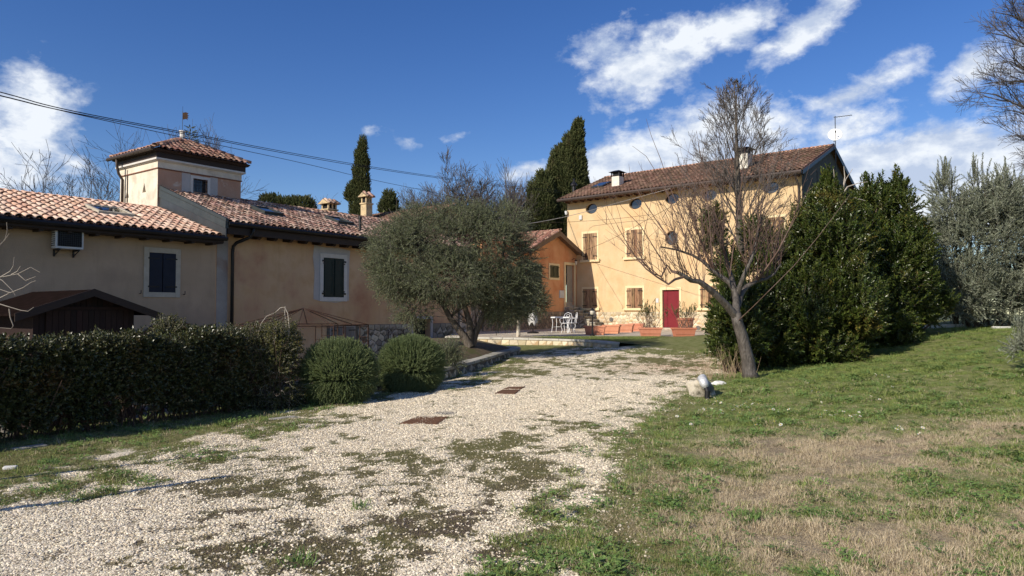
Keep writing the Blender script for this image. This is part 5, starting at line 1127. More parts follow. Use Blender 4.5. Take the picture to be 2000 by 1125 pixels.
MB().tube([(0, 0, 0), (0, 0, ph)], .022, 8).build('pole', black_metal, par); MB().lathe([(.26, 0), (.26, .05), (.05, .09)], (0, 0, 0), 12).build('base', black_metal, par)
n = 14; vs = []; pr = [(.20, .42), (.22, .6), (.19, .9), (.15, 1.2), (.17, 1.6), (.15, 2.0), (.07, ph - .08), (.01, ph + .04)]
for i, (r, z) in enumerate(pr): vs += [(r * (1 + .28 * math.sin(k * 3.1) * (1 - i / 8)) * math.cos(2 * math.pi * k / n), r * (1 + .28 * math.sin(k * 3.1) * (1 - i / 8)) * math.sin(2 * math.pi * k / n), z + (.1 * math.sin(k * 2.1) if i == 0 else 0)) for k in range(n)]
MB().add(vs, [(i * n + k, i * n + (k + 1) % n, (i + 1) * n + (k + 1) % n, (i + 1) * n + k) for i in range(len(pr) - 1) for k in range(n)]).build('cover', cloth, par, smooth=True)
gl_ = thing('garden_lamp', 'short dark garden lamp post with a frosted lantern in front of the planter row', 'lamp post', tpos(1157, 28.2), 0)
MB().lathe([(.10, 0), (.10, .05), (.045, .09), (.035, .3), (.03, .80), (.05, .83)], (0, 0, 0), 10).build('post', black_metal, gl_, smooth=False)
MB().lathe([(.05, .83), (.085, .86), (.10, .98), (.06, 1.03)], (0, 0, 0), 10).build('lantern', lamp_glass, gl_, smooth=True); MB().lathe([(.10, 1.0), (.05, 1.07), (.01, 1.12)], (0, 0, 0), 10).build('cap', black_metal, gl_)

def planter(loc, rz, label, L=.86, W_=.40, H=.38, plant=0, seed=1):
    t = thing('planter', label, 'planter', loc, rz)
    def rg(f, z): return [(-L / 2 * f, -W_ / 2 * f, z), (L / 2 * f, -W_ / 2 * f, z), (L / 2 * f, W_ / 2 * f, z), (-L / 2 * f, W_ / 2 * f, z)]
    lv = [rg(.84, 0), rg(.97, H - .07), rg(1.06, H - .068), rg(1.06, H), rg(.95, H), rg(.93, H - .06)]
    vs = [p for r in lv for p in r]; MB().add(vs, [(4 * i + j, 4 * i + (j + 1) % 4, 4 * i + 4 + (j + 1) % 4, 4 * i + 4 + j) for i in range(5) for j in range(4)] + [(3, 2, 1, 0)]).build('box', terracotta, t, bevel=.006)
    MB().box(-L / 2 * .9, L / 2 * .9, -W_ / 2 * 1.0, -W_ / 2 * .985, H * .3, H * .34).build('moulding', terracotta, t)
    MB().add(rg(.94, H - .05), [(0, 1, 2, 3)]).build('soil', pot_soil, t)
    return t
planter(tpos(1162, 29.4), rad(-12), 'empty terracotta trough nearest the lamp post, leftmost of the row'); planter(tpos(1194.5, 31.2), rad(-20), 'empty terracotta trough second from the lamp post', L=.74)
planter(tpos(1221.5, 32.9), rad(-20), 'empty terracotta trough third from the lamp post', L=.74); planter(tpos(1243, 34.6), rad(-20), 'empty terracotta trough at the far right end of the row, partly hidden', L=.74)
planter(tpos(1270, 27.9), rad(-4), 'terracotta trough with tall oleander left of the red door', L=.86, H=.34)
planter(tpos(1335, 27.7), rad(3), 'terracotta trough with tall oleander right of the red door', L=.88, H=.34)
rp = thing('round_pot', 'round terracotta pot behind the oleander by the red door frame', 'flower pot', tpos(1339, 34.0), 0)
MB().lathe([(.30, 0), (.38, .55), (.42, .56), (.42, .64), (.37, .65), (.35, .58)], (0, 0, 0), 16).build('pot', terracotta, rp, smooth=False); MB().lathe([(.36, .58), (.0001, .60)], (0, 0, 0), 16).build('soil', pot_soil, rp)

# ------------------------------------------------------------------ manhole covers, kerbs, rock and pipe, slabs
def plate(name, label, corners, mat, ribs=0, z=.012):
    P_ = [ghit(*c) for c in corners]; P_ = [Vector((p.x, p.y, p.z + z)) for p in P_]; c = sum(P_, Vector()) / 4; t = thing(name, label, 'manhole cover', c, 0)
    q = [p - c for p in P_]; MB().hexa([tuple(v - Vector((0, 0, .03))) for v in q] + [tuple(v) for v in q]).build('lid', mat, t)
    mb = MB()
    for i in range(4):
        a, b = q[i], q[(i + 1) % 4]; a2, b2 = a * 1.10, b * 1.10; mb.hexa([tuple(v - Vector((0, 0, .03))) for v in (a * 1.01, b * 1.01, b2, a2)] + [tuple(v - Vector((0, 0, .002))) for v in (a * 1.01, b * 1.01, b2, a2)])
    mb.build('rim', mat, t)
    if ribs:
        mb = MB()
        for i in range(ribs):
            for j in range(ribs):
                f, g = (i + .5) / ribs, (j + .5) / ribs; p = (q[0] * (1 - f) + q[1] * f) * (1 - g) + (q[3] * (1 - f) + q[2] * f) * g; s = .022
                mb.hexa([(p.x - s, p.y - s * .4, p.z), (p.x + s, p.y - s * .4, p.z), (p.x + s, p.y + s * .4, p.z), (p.x - s, p.y + s * .4, p.z), (p.x - s, p.y - s * .4, p.z + .005), (p.x + s, p.y - s * .4, p.z + .005), (p.x + s, p.y + s * .4, p.z + .005), (p.x - s, p.y + s * .4, p.z + .005)])
        r = mb.build('tread_lugs', mat, t); r['kind'] = 'stuff'
    return t
plate('manhole_cover', 'large rusty square manhole cover in the pale gravel, nearest of the four', [(786, 827), (852, 829), (873, 815), (817, 815)], rust_m, 7)
plate('manhole_cover', 'small grey grated cover just beyond the large rusty one', [(846, 809), (884, 811), (893, 806), (860, 805)], grate_m, 0)
plate('manhole_cover', 'brown rusty cover in the gravel near the bed wall, front of the far pair', [(968, 769), (1004, 769), (1014, 762), (982, 762)], rust_m, 0)
plate('manhole_cover', 'brown cover immediately behind its twin, farther of the far pair', [(985, 760), (1016, 760), (1024, 756), (994, 756.5)], rust_m, 0)
def rock(name, label, c, size, mat, seed, cat='rock'):
    bm = bmesh.new(); bmesh.ops.create_icosphere(bm, subdivisions=3, radius=1)
    from mathutils import noise as mn
    for v in bm.verts:
        d = 1 + .35 * (mn.noise(v.co * 1.3 + Vector((seed, 0, 0)))) + .12 * mn.noise(v.co * 4 + Vector((0, seed, 0))); v.co = Vector((v.co.x * size[0], v.co.y * size[1], v.co.z * size[2])) * d
    me = bpy.data.meshes.new(name); bm.to_mesh(me); bm.free(); me.materials.append(mat); o = bpy.data.objects.new(name, me); COL.objects.link(o); o.location = c; return tag(o, label, cat)
p = ghit(1376, 778); rock('boulder', 'grey weathered boulder at the lawn edge with a taped pipe against it', (p.x + .02, p.y + .32, p.z + .10), (.23, .17, .22), stone_g, 3)
pp_ = thing('capped_pipe', 'stub of dark pipe wrapped in silver tape leaning on the boulder', 'pipe', (p.x + .03, p.y, p.z), 0)
MB().tube([(0.01, 0, -.05), (0.02, 0, .12), (.0, .02, .2)], .045, 10).build('pipe', black_metal, pp_); MB().tube([(0, .02, .17), (-.02, .05, .24), (-.03, .13, .32), (-.04, .22, .30)], [.055, .075, .08, .055], 10).build('tape', foil, pp_, smooth=True)
p = ghit(1403, 752); rock('pale_stone', 'small pale stone in the grass right of the taped pipe', (p.x, p.y, p.z + .03), (.13, .08, .045), marble, 8)
def slab(label, px, py, L, w, h, mat, rz, name='stone_slab'):
    p = ghit(px, py); o = MB().box(-L / 2, L / 2, -w / 2, w / 2, -.03, h).build(name, mat, None, bevel=.012); o.location = p; o.rotation_euler = (0, 0, rz); return tag(o, label, 'stone slab')
slab('pale flat stone slab in the grass under the left end of the hedge', 58, 874, .34, .14, .015, cap_stone, rad(55)); slab('cream flat stone slab at the right foot of the hedge', 553, 817, .42, .16, .015, cap_stone, rad(40))
slab('long white marble kerb lying below the silver olive', 1843, 640, 1.15, .12, .10, marble, rad(-3)); slab('short white kerb stone at the far right under the silver olive', 1955, 641, .5, .12, .05, marble, rad(2))
slab('small white scrap of stone in the grass at the left edge', 20, 914, .12, .07, .02, marble, rad(20))
# stone steps and block between hedge and first rosemary
st2 = thing('courtyard_steps', 'rough pale stone steps going down between the hedge end and the first rosemary bush', 'steps', (-3.95, 12.95, 0), rad(48))
for k in range(4): MB().box(-.1, .75, .05 + k * .28, .34 + k * .28, LOW, -.06 - k * .2).build('step', cap_stone, st2, bevel=.015)
MB().box(.55, .95, -.35, .3, LOW, .10).build('end_block', stone_m, st2, bevel=.02)

# ------------------------------------------------------------------ foliage
def blobs_px(L_, Y, dy=None):
    out = []
    for (px, py, rx, ry, *o) in L_:
        Yb = Y + (o[0] if o else 0); c = at(px, py, Yb); k = Yb / FPX; out.append((np.array(c), np.array([rx * k, (o[1] if len(o) > 1 else rx * k), ry * k])))
    return out
def crown_pts(bl, n, lo=.62, hi=1.04, inner=.6, seed=0, nz=.0, back=1.0):
    R = np.random.default_rng(seed); A = np.array([b[1][0] * b[1][2] + b[1][1] * b[1][2] + b[1][0] * b[1][1] for b in bl]) ** .9; A /= A.sum()
    P_ = []; D_ = []; m = 0
    while m < n:
        k = R.choice(len(bl), size=n, p=A); d = R.normal(size=(n, 3)); d /= np.linalg.norm(d, axis=1, keepdims=True)
        cen = np.array([b[0] for b in bl])[k]; rad_ = np.array([b[1] for b in bl])[k]; u = R.random(n); rr = lo + (hi - lo) * u ** .55
        rr = rr * (1 + nz * (vn(d[:, 0] * 3 + 9 * k + 50, d[:, 2] * 3 + d[:, 1] * 2 + 60) - .5))
        p = cen + d * rad_ * rr[:, None]; ok = np.ones(n, bool)
        for j, (c, r) in enumerate(bl):
            q = np.linalg.norm((p - c) / r, axis=1); ok &= (k == j) | (q > inner)
        if back < 1: ok &= ~((d[:, 1] > .35) & (R.random(n) > back))
        nrm = d / rad_; nrm /= np.linalg.norm(nrm, axis=1, keepdims=True); P_.append(p[ok]); D_.append(nrm[ok]); m += ok.sum()
    return np.concatenate(P_)[:n], np.concatenate(D_)[:n]
def foliage(name, bl, n, coll, nv, parent, up=.4, jit=.5, s=(.8, 1.25), seed=0, lo=.62, hi=1.04, inner=.6, nz=.25, back=1.0, clumps=0.0, base=(0, 0, 0)):
    P_, D_ = crown_pts(bl, n, lo, hi, inner, seed, nz, back); R = np.random.default_rng(seed + 5)
    if clumps > 0:
        f = np.array([vn(P_[:, 0] * 2.2 + 80, P_[:, 2] * 2.2 + 80), vn(P_[:, 1] * 2.2 + 30, P_[:, 2] * 2.6 + 11)]).mean(0); keep = R.random(len(P_)) < np.clip((f - .5) * 5 * clumps + .75, .12, 1); P_ = P_[keep]; D_ = D_[keep]
    D2 = D_ + np.array([0, 0, up]) + R.normal(size=P_.shape) * jit
    return scatter(name, P_ - np.array(base), dir_quats(D2), R.uniform(*s, len(P_)), R.integers(0, nv, len(P_)), coll, parent)
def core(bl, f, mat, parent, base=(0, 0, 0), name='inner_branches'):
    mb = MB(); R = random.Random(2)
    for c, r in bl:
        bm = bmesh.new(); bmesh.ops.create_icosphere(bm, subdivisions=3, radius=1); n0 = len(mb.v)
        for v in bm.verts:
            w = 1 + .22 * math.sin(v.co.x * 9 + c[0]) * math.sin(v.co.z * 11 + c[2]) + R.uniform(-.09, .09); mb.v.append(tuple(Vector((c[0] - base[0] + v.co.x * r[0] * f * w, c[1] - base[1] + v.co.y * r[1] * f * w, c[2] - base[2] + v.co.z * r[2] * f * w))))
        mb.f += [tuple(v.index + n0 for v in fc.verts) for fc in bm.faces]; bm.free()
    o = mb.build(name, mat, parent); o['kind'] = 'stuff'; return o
def branch(mb, pts, r0, r1, n=5): mb.tube(pts, [r0 + (r1 - r0) * (i / (len(pts) - 1)) ** .8 for i in range(len(pts))], n, cap=False)
def wander(p, d, L, k, R, curl=.12, up=0.0):
    out = [Vector(p)]; d = Vector(d).normalized()
    for i in range(k):
        d = (d + Vector((R.gauss(0, curl), R.gauss(0, curl), R.gauss(0, curl) + up))).normalized(); out.append(out[-1] + d * L / k)
    return out, d
def grow(mb, p, d, L, r, lvl, R, ratio=.62, kids=(3, 5), ang=.6, up=.08, curl=.12, keep=.35, rmin=.004, t0=.25, segs=5):
    pts, de = wander(p, d, L, segs, R, curl, up); branch(mb, pts, r, max(rmin, r * keep), 6 if r > .05 else (4 if r > .015 else 3))
    if lvl <= 0: return
    for i in range(R.randint(*kids)):
        t = t0 + (1 - t0) * (i + R.random()) / kids[1] if kids[1] else 1; t = min(t, .98); f = t * segs; j = min(int(f), segs - 1); q = pts[j].lerp(pts[j + 1], f - j); dd = (pts[j + 1] - pts[j]).normalized()
        o = dd.orthogonal().normalized(); o = Quaternion(dd, R.uniform(0, 6.283)) @ o; a = ang * R.uniform(.6, 1.3)
        grow(mb, q, dd * math.cos(a) + o * math.sin(a), L * ratio * R.uniform(.7, 1.15) * (1.15 - .4 * t), max(rmin, r * (1 - (1 - keep) * t) * .6), lvl - 1, R, ratio, kids, ang, up, curl, keep, rmin, t0, max(3, segs - 1))
def V_leaf(nm, mat, L, n, ll, lw_, k=4, **kw): return variants(nm, [sprig(nm + '_m%d' % i, mat, L, n, ll, lw_, rs=i * 7 + 3, **kw) for i in range(k)])
cl_laurel = V_leaf('laurel_shoot', lf_laurel, .30, 15, .115, .042, ang=.95, stem=twig, whorl=1)
cl_olive = V_leaf('olive_shoot', lf_olive, .26, 18, .058, .012, ang=.85, stem=twig_g, sr=.003)
cl_silver = V_leaf('silver_shoot', lf_silver, .40, 26, .085, .022, ang=.8, stem=twig_g, sr=.004)
cl_hedge = V_leaf('hedge_shoot', lf_hedge, .16, 10, .058, .030, ang=1.05, stem=twig, whorl=1)
cl_climb = V_leaf('climber_shoot', lf_climb, .20, 9, .05, .026, ang=1.1, stem=twig_l, whorl=1)
cl_rose = V_leaf('rosemary_shoot', lf_rose, .17, 44, .030, .0075, ang=.8, stem=lf_rose, whorl=1, sr=.004, narrow=.2)
cl_cyp = V_leaf('cypress_spray', lf_cyp, .34, 16, .15, .05, ang=.55, whorl=1)
cl_ole = V_leaf('oleander_shoot', lf_oleander, .22, 12, .11, .022, ang=.7, stem=twig_g, sr=.004)

# hedge: leaves through a box-like body, bare stems below
HB = [(-9.4, 4.25), (-6.45, 8.5), (-4.35, 12.35)]
hedge = thing('hedge', 'long dark clipped evergreen hedge along the left edge of the drive', 'hedge', (-6.2, 8.1, 0), 0)
def along(path, t):
    seg = [math.dist(a, b) for a, b in zip(path[:-1], path[1:])]; L_ = sum(seg); s = t * L_
    for (a, b), l in zip(zip(path[:-1], path[1:]), seg):
        if s <= l or b is path[-1]: f = s / l; return (a[0] + (b[0] - a[0]) * f, a[1] + (b[1] - a[1]) * f), ((b[0] - a[0]) / l, (b[1] - a[1]) / l)
        s -= l
def hedge_pts(n, seed, ztop, t0=0, t1=1, width=.75, face=.55):
    R = np.random.default_rng(seed); P_ = np.zeros((n, 3)); D_ = np.zeros((n, 3))
    for i in range(n):
        t = t0 + (t1 - t0) * R.random(); (x, y), (dx, dy) = along(HB, t); nx, ny = dy, -dx; g = gz(x, y, False); zt = ztop + .11 * (vn(np.array([t * 26.0]), np.array([seed + 3.0]))[0] - .5) + .05 * (vn(np.array([t * 90.0]), np.array([seed + 8.0]))[0] - .5); u = R.random()
        if u < face: w = width / 2 - abs(R.normal(0, .07)); z = R.uniform(.05, 1); D = (nx, ny, .3); w += .08 * (vn(np.array([t * 40.0]), np.array([z * 5.0]))[0] - .5); zz = g + .06 + z * (zt - g - .06)
        elif u < .86: w = R.uniform(-width / 2, width / 2); zz = zt - abs(R.normal(0, .07)); D = (nx * w, ny * w, 1.0)
        else: w = -width / 2 + abs(R.normal(0, .12)); zz = g + R.uniform(.2, 1) * (zt - g); D = (-nx, -ny, .3)
        P_[i] = (x + nx * w, y + ny * w, zz); D_[i] = D
    hgt = (P_[:, 2] - gz_arr(P_[:, 0], P_[:, 1], False)); vd = vn(P_[:, 0] * 3.1 + P_[:, 1] * 2.3 + 40, P_[:, 2] * 5 + 30); keep = R.random(n) < np.clip(.15 + hgt * 1.7, 0, 1) * np.clip((vd - .30) * 3.5 + .35, .12, 1); P_ = P_[keep]; D_ = D_[keep] + R.normal(size=(keep.sum(), 3)) * .45; return P_, D_, R
HT = 1.14
P_, D_, R_ = hedge_pts(27000, 4, HT, 0, .93)
hl_ = scatter('leaves', P_ - np.array([-6.2, 8.1, 0]), dir_quats(D_), R_.uniform(.75, 1.3, len(P_)), R_.integers(0, 4, len(P_)), cl_hedge, hedge); hl_['kind'] = 'stuff'
mb = MB(); Rr = random.Random(5)
for i in range(520):
    (x, y), (dx, dy) = along(HB, Rr.random()); w = Rr.uniform(-.25, .25); x += dy * w; y -= dx * w; g = gz(x, y, False); pts, _ = wander((x + 6.2, y - 8.1, g - .05), (Rr.uniform(-.35, .35), Rr.uniform(-.35, .35), 1), Rr.uniform(.7, 1.12), 5, Rr, .16); branch(mb, pts, .012, .003, 4)
s_ = mb.build('stems', twig, hedge); s_['kind'] = 'stuff'
mb = MB()
for i in range(70):
    (x, y), (dx, dy) = along(HB, Rr.random()); w = Rr.uniform(-.3, .35); x += dy * w; y -= dx * w; pts, _ = wander((x + 6.2, y - 8.1, HT - .12), (Rr.uniform(-.6, .6), Rr.uniform(-.6, .6), .8), Rr.uniform(.12, .32), 4, Rr, .2); branch(mb, pts, .004, .0015, 3)
s_ = mb.build('sprays', twig_l, hedge); s_['kind'] = 'stuff'
# loose climber on the right end with long canes
clb = thing('climbing_shrub', 'loose yellowing climber at the right end of the hedge with canes arching above', 'shrub', tuple(at(520, 607, 11.95).xy) + (0,), 0)
cbase = np.array(clb.location)
bl = blobs_px([(455, 690, 40, 42, .0, .35), (500, 700, 45, 52, .1, .35), (545, 695, 34, 58, .1, .35), (480, 750, 60, 55, -.1, .35), (545, 752, 38, 52, .0, .35), (560, 672, 16, 26, .6, .2)], 11.95)
f_ = foliage('leaves', bl, 9500, cl_climb, 4, clb, up=.2, jit=.7, s=(.6, 1.05), seed=12, lo=.3, nz=.5, base=cbase, clumps=.6); f_['kind'] = 'stuff'
mb = MB()
for i in range(34):
    px_ = Rr.uniform(440, 572); Yc = 11.9 + Rr.uniform(-.3, .3); b0 = at(px_, 800, Yc); b0.z = -.1; pts, _ = wander(b0 - clb.location, (Rr.uniform(-.2, .2), 0, 1), Rr.uniform(.8, 1.4), 6, Rr, .1); branch(mb, pts, .006, .002, 3)
s_ = mb.build('stems', twig, clb); s_['kind'] = 'stuff'
def pxpath(L_, Y): return [at(x, y, Y + (o[0] if o else 0)) for x, y, *o in L_]
mb = MB(); lc = clb.location
branch(mb, [p - lc for p in pxpath([(562, 680), (565, 640), (562, 612), (556, 600), (548, 601), (538, 610), (520, 618), (510, 632), (504, 655), (498, 668)], 12.0)], .008, .003, 4)
branch(mb, [p - lc for p in pxpath([(563, 660), (556, 612), (557, 598)], 12.1)], .009, .005, 4); mb.build('arching_cane', twig_l, clb)
P_ = np.array([tuple(at(x, y, 12.0) - lc) for x, y in [(556, 600), (545, 603), (540, 607), (532, 613), (525, 617), (520, 620), (513, 628), (560, 615), (563, 622), (567, 630), (566, 640), (552, 598), (528, 620), (512, 640), (508, 650), (570, 648), (561, 606)]]); P_ = P_ + rng.normal(0, .02, P_.shape)
scatter('cane_leaves', P_, dir_quats(rng.normal(size=P_.shape)), rng.uniform(.3, .55, len(P_)), rng.integers(0, 4, len(P_)), cl_climb, clb)['kind'] = 'stuff'
# young cherry laurel poking above the hedge by the arch
yl = thing('hedge_laurel_shoot', 'pale green leafy shrub poking above the hedge in front of the brick arch', 'shrub', at(335, 700, 11.2), 0); yb0 = np.array(yl.location)
foliage('leaves', blobs_px([(335, 650, 24, 18), (318, 644, 14, 12), (352, 655, 12, 10)], 11.2), 300, cl_climb, 4, yl, up=.9, jit=.4, s=(.6, 1.0), seed=3, lo=.2, base=yb0)['kind'] = 'stuff'
mb = MB(); branch(mb, [Vector((0, 0, -.3)), Vector((.02, 0, .1)), Vector((0, 0, .35))], .01, .004, 4); mb.build('stem', twig_l, yl)

# rosemary cushions
def rosemary(px, py, rx, ry, Y, label, seed, base_py):
    p = at(px, 607, Y); t = thing('rosemary_bush', label, 'bush', (p.x, p.y, 0), 0); bb = np.array(t.location)
    bl = blobs_px([(px, py, rx, ry, 0, rx * Y / FPX * .9), (px - rx * .3, py + ry * .25, rx * .68, ry * .74, 0, rx * Y / FPX * .7), (px + rx * .3, py + ry * .2, rx * .68, ry * .78, 0, rx * Y / FPX * .7)], Y)
    R = np.random.default_rng(seed); P_, D_ = crown_pts(bl, 7000, .80, .98, .78, seed, .10)
    D_ = D_ * 1.0 + np.array([0, 0, .45]) + R.normal(size=P_.shape) * .22
    low = P_[:, 2] < bl[0][0][2] - .1; D_[low] += np.array([0, 0, -.8])
    o = scatter('shoots', P_ - bb, dir_quats(D_), R.uniform(.65, 1.0, len(P_)), R.integers(0, 4, len(P_)), cl_rose, t); o['kind'] = 'stuff'
    core(bl, .78, M('rosemary_core', (.03, .04, .015), (.05, .06, .025), scale=8), t, bb)  # dark solid lumps filling the inside of the bush
rosemary(662, 727, 66, 56, 12.45, 'rounded rosemary bush nearer the camera, beside the hedge end', 31, 790)
rosemary(804, 712, 56, 48, 13.9, 'rounded rosemary bush farther along, against the bed wall', 32, 765)
# low twiggy shrub by the bed wall right of the second rosemary
p = at(880, 700, 15.8); tw = thing('bed_shrub', 'small dark straggly shrub on the bed corner right of the second rosemary', 'shrub', p, 0)
foliage('leaves', blobs_px([(876, 690, 14, 16), (884, 705, 12, 9)], 15.8), 260, cl_olive, 4, tw, seed=8, lo=.2, base=np.array(p))['kind'] = 'stuff'

# the big olive
ov = thing('olive_tree', 'large round olive tree with three stems growing in the walled bed', 'tree', (-1.2, 19.5, .6), 0); ob_ = np.array(ov.location)
OB = [(885, 470, 112, 56, .0, 1.6), (800, 500, 72, 68, -.3, 1.2), (968, 480, 70, 72, .2, 1.3), (880, 545, 98, 46, -.5, 1.4), (975, 565, 52, 46, .2, 1.1), (775, 540, 46, 46, -.2, .9), (812, 602, 36, 30, -.3, .7), (985, 606, 36, 26, .2, .7), (760, 480, 42, 42, 0, .7), (1010, 520, 42, 60, .3, .8), (900, 425, 70, 26, .1, .9), (980, 430, 52, 30, .1, .8), (1010, 585, 26, 34, .3, .6), (820, 440, 50, 30, 0, .8)]
bl = blobs_px(OB, 19.5)
f_ = foliage('crown', bl, 17000, cl_olive, 4, ov, up=-.05, jit=.75, s=(.8, 1.4), seed=41, lo=.35, hi=1.05, inner=.45, nz=.35, clumps=.75, base=ob_); f_['kind'] = 'stuff'
def stem(mb, pts, r0, r1, n=8): branch(mb, [p - Vector(ob_) for p in pts], r0, r1, n)
mb = MB()
stem(mb, pxpath([(918, 678), (908, 660), (895, 642), (880, 622), (868, 600), (850, 570), (830, 530), (815, 480)], 19.4), .13, .03)
stem(mb, pxpath([(915, 678), (918, 650), (917, 630), (908, 600), (900, 560), (890, 500), (885, 450)], 19.5), .12, .03)
stem(mb, pxpath([(920, 678), (928, 652), (938, 630), (948, 605), (962, 570), (980, 520), (985, 470)], 19.6), .12, .03)
mb.build('trunk', bark, ov, smooth=True); mb = MB(); Rr = random.Random(8)
for (x, y) in [(868, 600), (850, 570), (830, 530), (908, 600), (900, 560), (890, 500), (948, 605), (962, 570), (980, 520), (880, 620), (930, 640), (815, 480), (985, 470), (885, 450)]:
    for k in range(4):
        d = Vector((Rr.uniform(-1, 1), Rr.uniform(-1, 1), Rr.uniform(.1, 1))); grow(mb, at(x, y, 19.5) - Vector(ob_), d, Rr.uniform(.8, 1.5), .025, 1, Rr, kids=(3, 4), up=.05)
mb.build('branches', bark, ov)['kind'] = 'stuff'
# slim young olive with limed trunk
yo = thing('young_olive', 'young olive with a pale limed trunk beside the closed parasol', 'tree', at(1012, 660, 27.2), 0); yo.location.z = .6; yb1 = np.array(yo.location)
mb = MB(); branch(mb, [Vector((0, 0, -.05)), Vector((.02, 0, .5)), Vector((.0, 0, 1.2)), Vector((.1, 0, 2.0)), Vector((.3, .1, 2.6))], .085, .03, 8); branch(mb, [Vector((0, 0, 1.1)), Vector((.5, 0, 1.5)), Vector((.9, 0, 2.0))], .04, .015, 6); mb.build('trunk', white_bark, yo, smooth=True)
f_ = foliage('crown', blobs_px([(1012, 560, 30, 46), (1035, 585, 28, 30), (1052, 590, 18, 24), (1000, 600, 26, 28), (1028, 540, 22, 30)], 27.2), 2600, cl_olive, 4, yo, up=.1, jit=.7, s=(.9, 1.5), seed=44, lo=.2, inner=.4, nz=.4, base=yb1); f_['kind'] = 'stuff'

# fruit tree with water shoots
FY = 14.0; fb = ghit(1465, 738); fb = Vector((at(1465, 738, FY).x, FY, gz(at(1465, 738, FY).x, FY)))
ft = thing('bare_fruit_tree', 'leafless fruit tree with a silvery forked trunk and many upright shoots at the lawn edge', 'tree', fb, 0)
def fp(L_): return [at(x, y, FY + (o[0] if o else 0)) - fb for x, y, *o in L_]
mb = MB()
trunkp = fp([(1467, 742), (1464, 728), (1461, 705), (1455, 680), (1449, 655), (1441, 632), (1437, 612)]); mb.tube(trunkp, [.19, .145, .128, .12, .113, .108, .10], 10)
limbs = {'a': ([(1440, 622), (1420, 597, -.1), (1400, 577, -.2), (1380, 560, -.3), (1366, 550, -.35), (1350, 548, -.4), (1338, 540, -.5), (1325, 533, -.5)], .080, .036),
 'b': ([(1438, 618), (1438, 590, .1), (1436, 570, .2), (1425, 552, .2), (1408, 540, .25), (1392, 528, .3), (1372, 510, .3), (1352, 498, .3), (1322, 488, .2), (1290, 482, 0)], .085, .014),
 'c': ([(1440, 600, .1), (1447, 575, .3), (1458, 560, .4), (1478, 549, .5), (1497, 545, .5), (1512, 535, .5), (1525, 515, .5)], .075, .02),
 'd': ([(1437, 585, .2), (1432, 555, .5), (1422, 520, .8), (1412, 480, .9), (1408, 440, 1.0)], .07, .02),
 'e': ([(1440, 575, .2), (1452, 540, .1), (1468, 505, 0), (1478, 465, .1), (1485, 430, .2)], .06, .016),
 'f': ([(1338, 540, -.5), (1318, 546, -.6), (1306, 555, -.7), (1295, 548, -.7), (1282, 540, -.75), (1262, 525, -.8), (1240, 500, -.8), (1222, 470, -.9), (1205, 440, -.9)], .03, .006),
 'g': ([(1325, 533, -.5), (1312, 530, -.4), (1303, 518, -.4), (1292, 540, -.45), (1275, 534, -.5), (1255, 512, -.6)], .035, .008),
 'h': ([(1438, 630), (1470, 600, -.6), (1500, 570, -1.0), (1550, 520, -1.2), (1600, 460, -1.4), (1660, 380, -1.5)], .012, .004),
 'i': ([(1478, 549, .5), (1500, 520, .2), (1520, 490, 0), (1540, 450, 0), (1560, 400, 0)], .03, .006), 'j': ([(1392, 528, .3), (1380, 500, .2), (1368, 470, .1), (1355, 430, 0), (1345, 390, 0)], .03, .007)}
for pts, r0, r1 in limbs.values():
    if r0 >= .05: branch(mb, fp(pts), r0, r1, 8)
tk = mb.build('trunk', bark_s, ft, smooth=True); mb = MB()
for pts, r0, r1 in limbs.values():
    if r0 < .05: branch(mb, fp(pts), r0, r1, 5)
Rr = random.Random(21)
def shoot(p, d, L, r=.011, sub=True):
    pts, de = wander(p, d, L, 8, Rr, .055, .035); branch(mb, pts, r, .0022, 4)
    if sub:
        for k in range(int(L * 3.2)):
            j = Rr.randint(1, 6); q = pts[j]; dd = (pts[j + 1] - pts[j]).normalized(); o = Quaternion(dd, Rr.uniform(0, 6.28)) @ dd.orthogonal().normalized()
            p2, _ = wander(q, dd * .75 + o * .65, L * Rr.uniform(.12, .38), 4, Rr, .1, .06); branch(mb, p2, .005, .0016, 3)
def along_limb(key, n, t0, t1, dirf, Lf, r=.011):
    pts = fp(limbs[key][0])
    for i in range(n):
        t = t0 + (t1 - t0) * Rr.random(); f = t * (len(pts) - 1); j = min(int(f), len(pts) - 2); shoot(pts[j].lerp(pts[j + 1], f - j), dirf(), Lf(), r * Rr.uniform(.6, 1.15))
U = Rr.uniform
along_limb('a', 16, .45, 1, lambda: (U(-1.1, .1), U(-.7, .4), U(.45, 1.2)), lambda: U(.7, 2.0)); along_limb('b', 34, .35, 1, lambda: (U(-.9, .25), U(-.5, .6), U(.8, 1.3)), lambda: U(1.0, 2.5))
along_limb('c', 26, .3, 1, lambda: (U(-.2, .7), U(-.6, .6), U(.7, 1.3)), lambda: U(.8, 1.9)); along_limb('d', 26, .3, 1, lambda: (U(-.6, .3), U(-.5, .6), U(.8, 1.3)), lambda: U(.8, 1.8))
along_limb('e', 28, .3, 1, lambda: (U(-.3, .7), U(-.6, .6), U(.7, 1.3)), lambda: U(.7, 1.7)); along_limb('f', 12, .1, .9, lambda: (U(-.8, .1), U(-.5, .3), U(.5, 1.2)), lambda: U(.5, 1.8), .008)
along_limb('g', 12, .2, 1, lambda: (U(-1.0, 0), U(-.4, .4), U(.3, 1.1)), lambda: U(.4, 1.5), .008); along_limb('i', 12, .1, 1, lambda: (U(-.3, .6), U(-.5, .5), U(.7, 1.2)), lambda: U(.5, 1.2)); along_limb('j', 16, .1, 1, lambda: (U(-.6, .4), U(-.5, .5), U(.7, 1.2)), lambda: U(.5, 1.5))
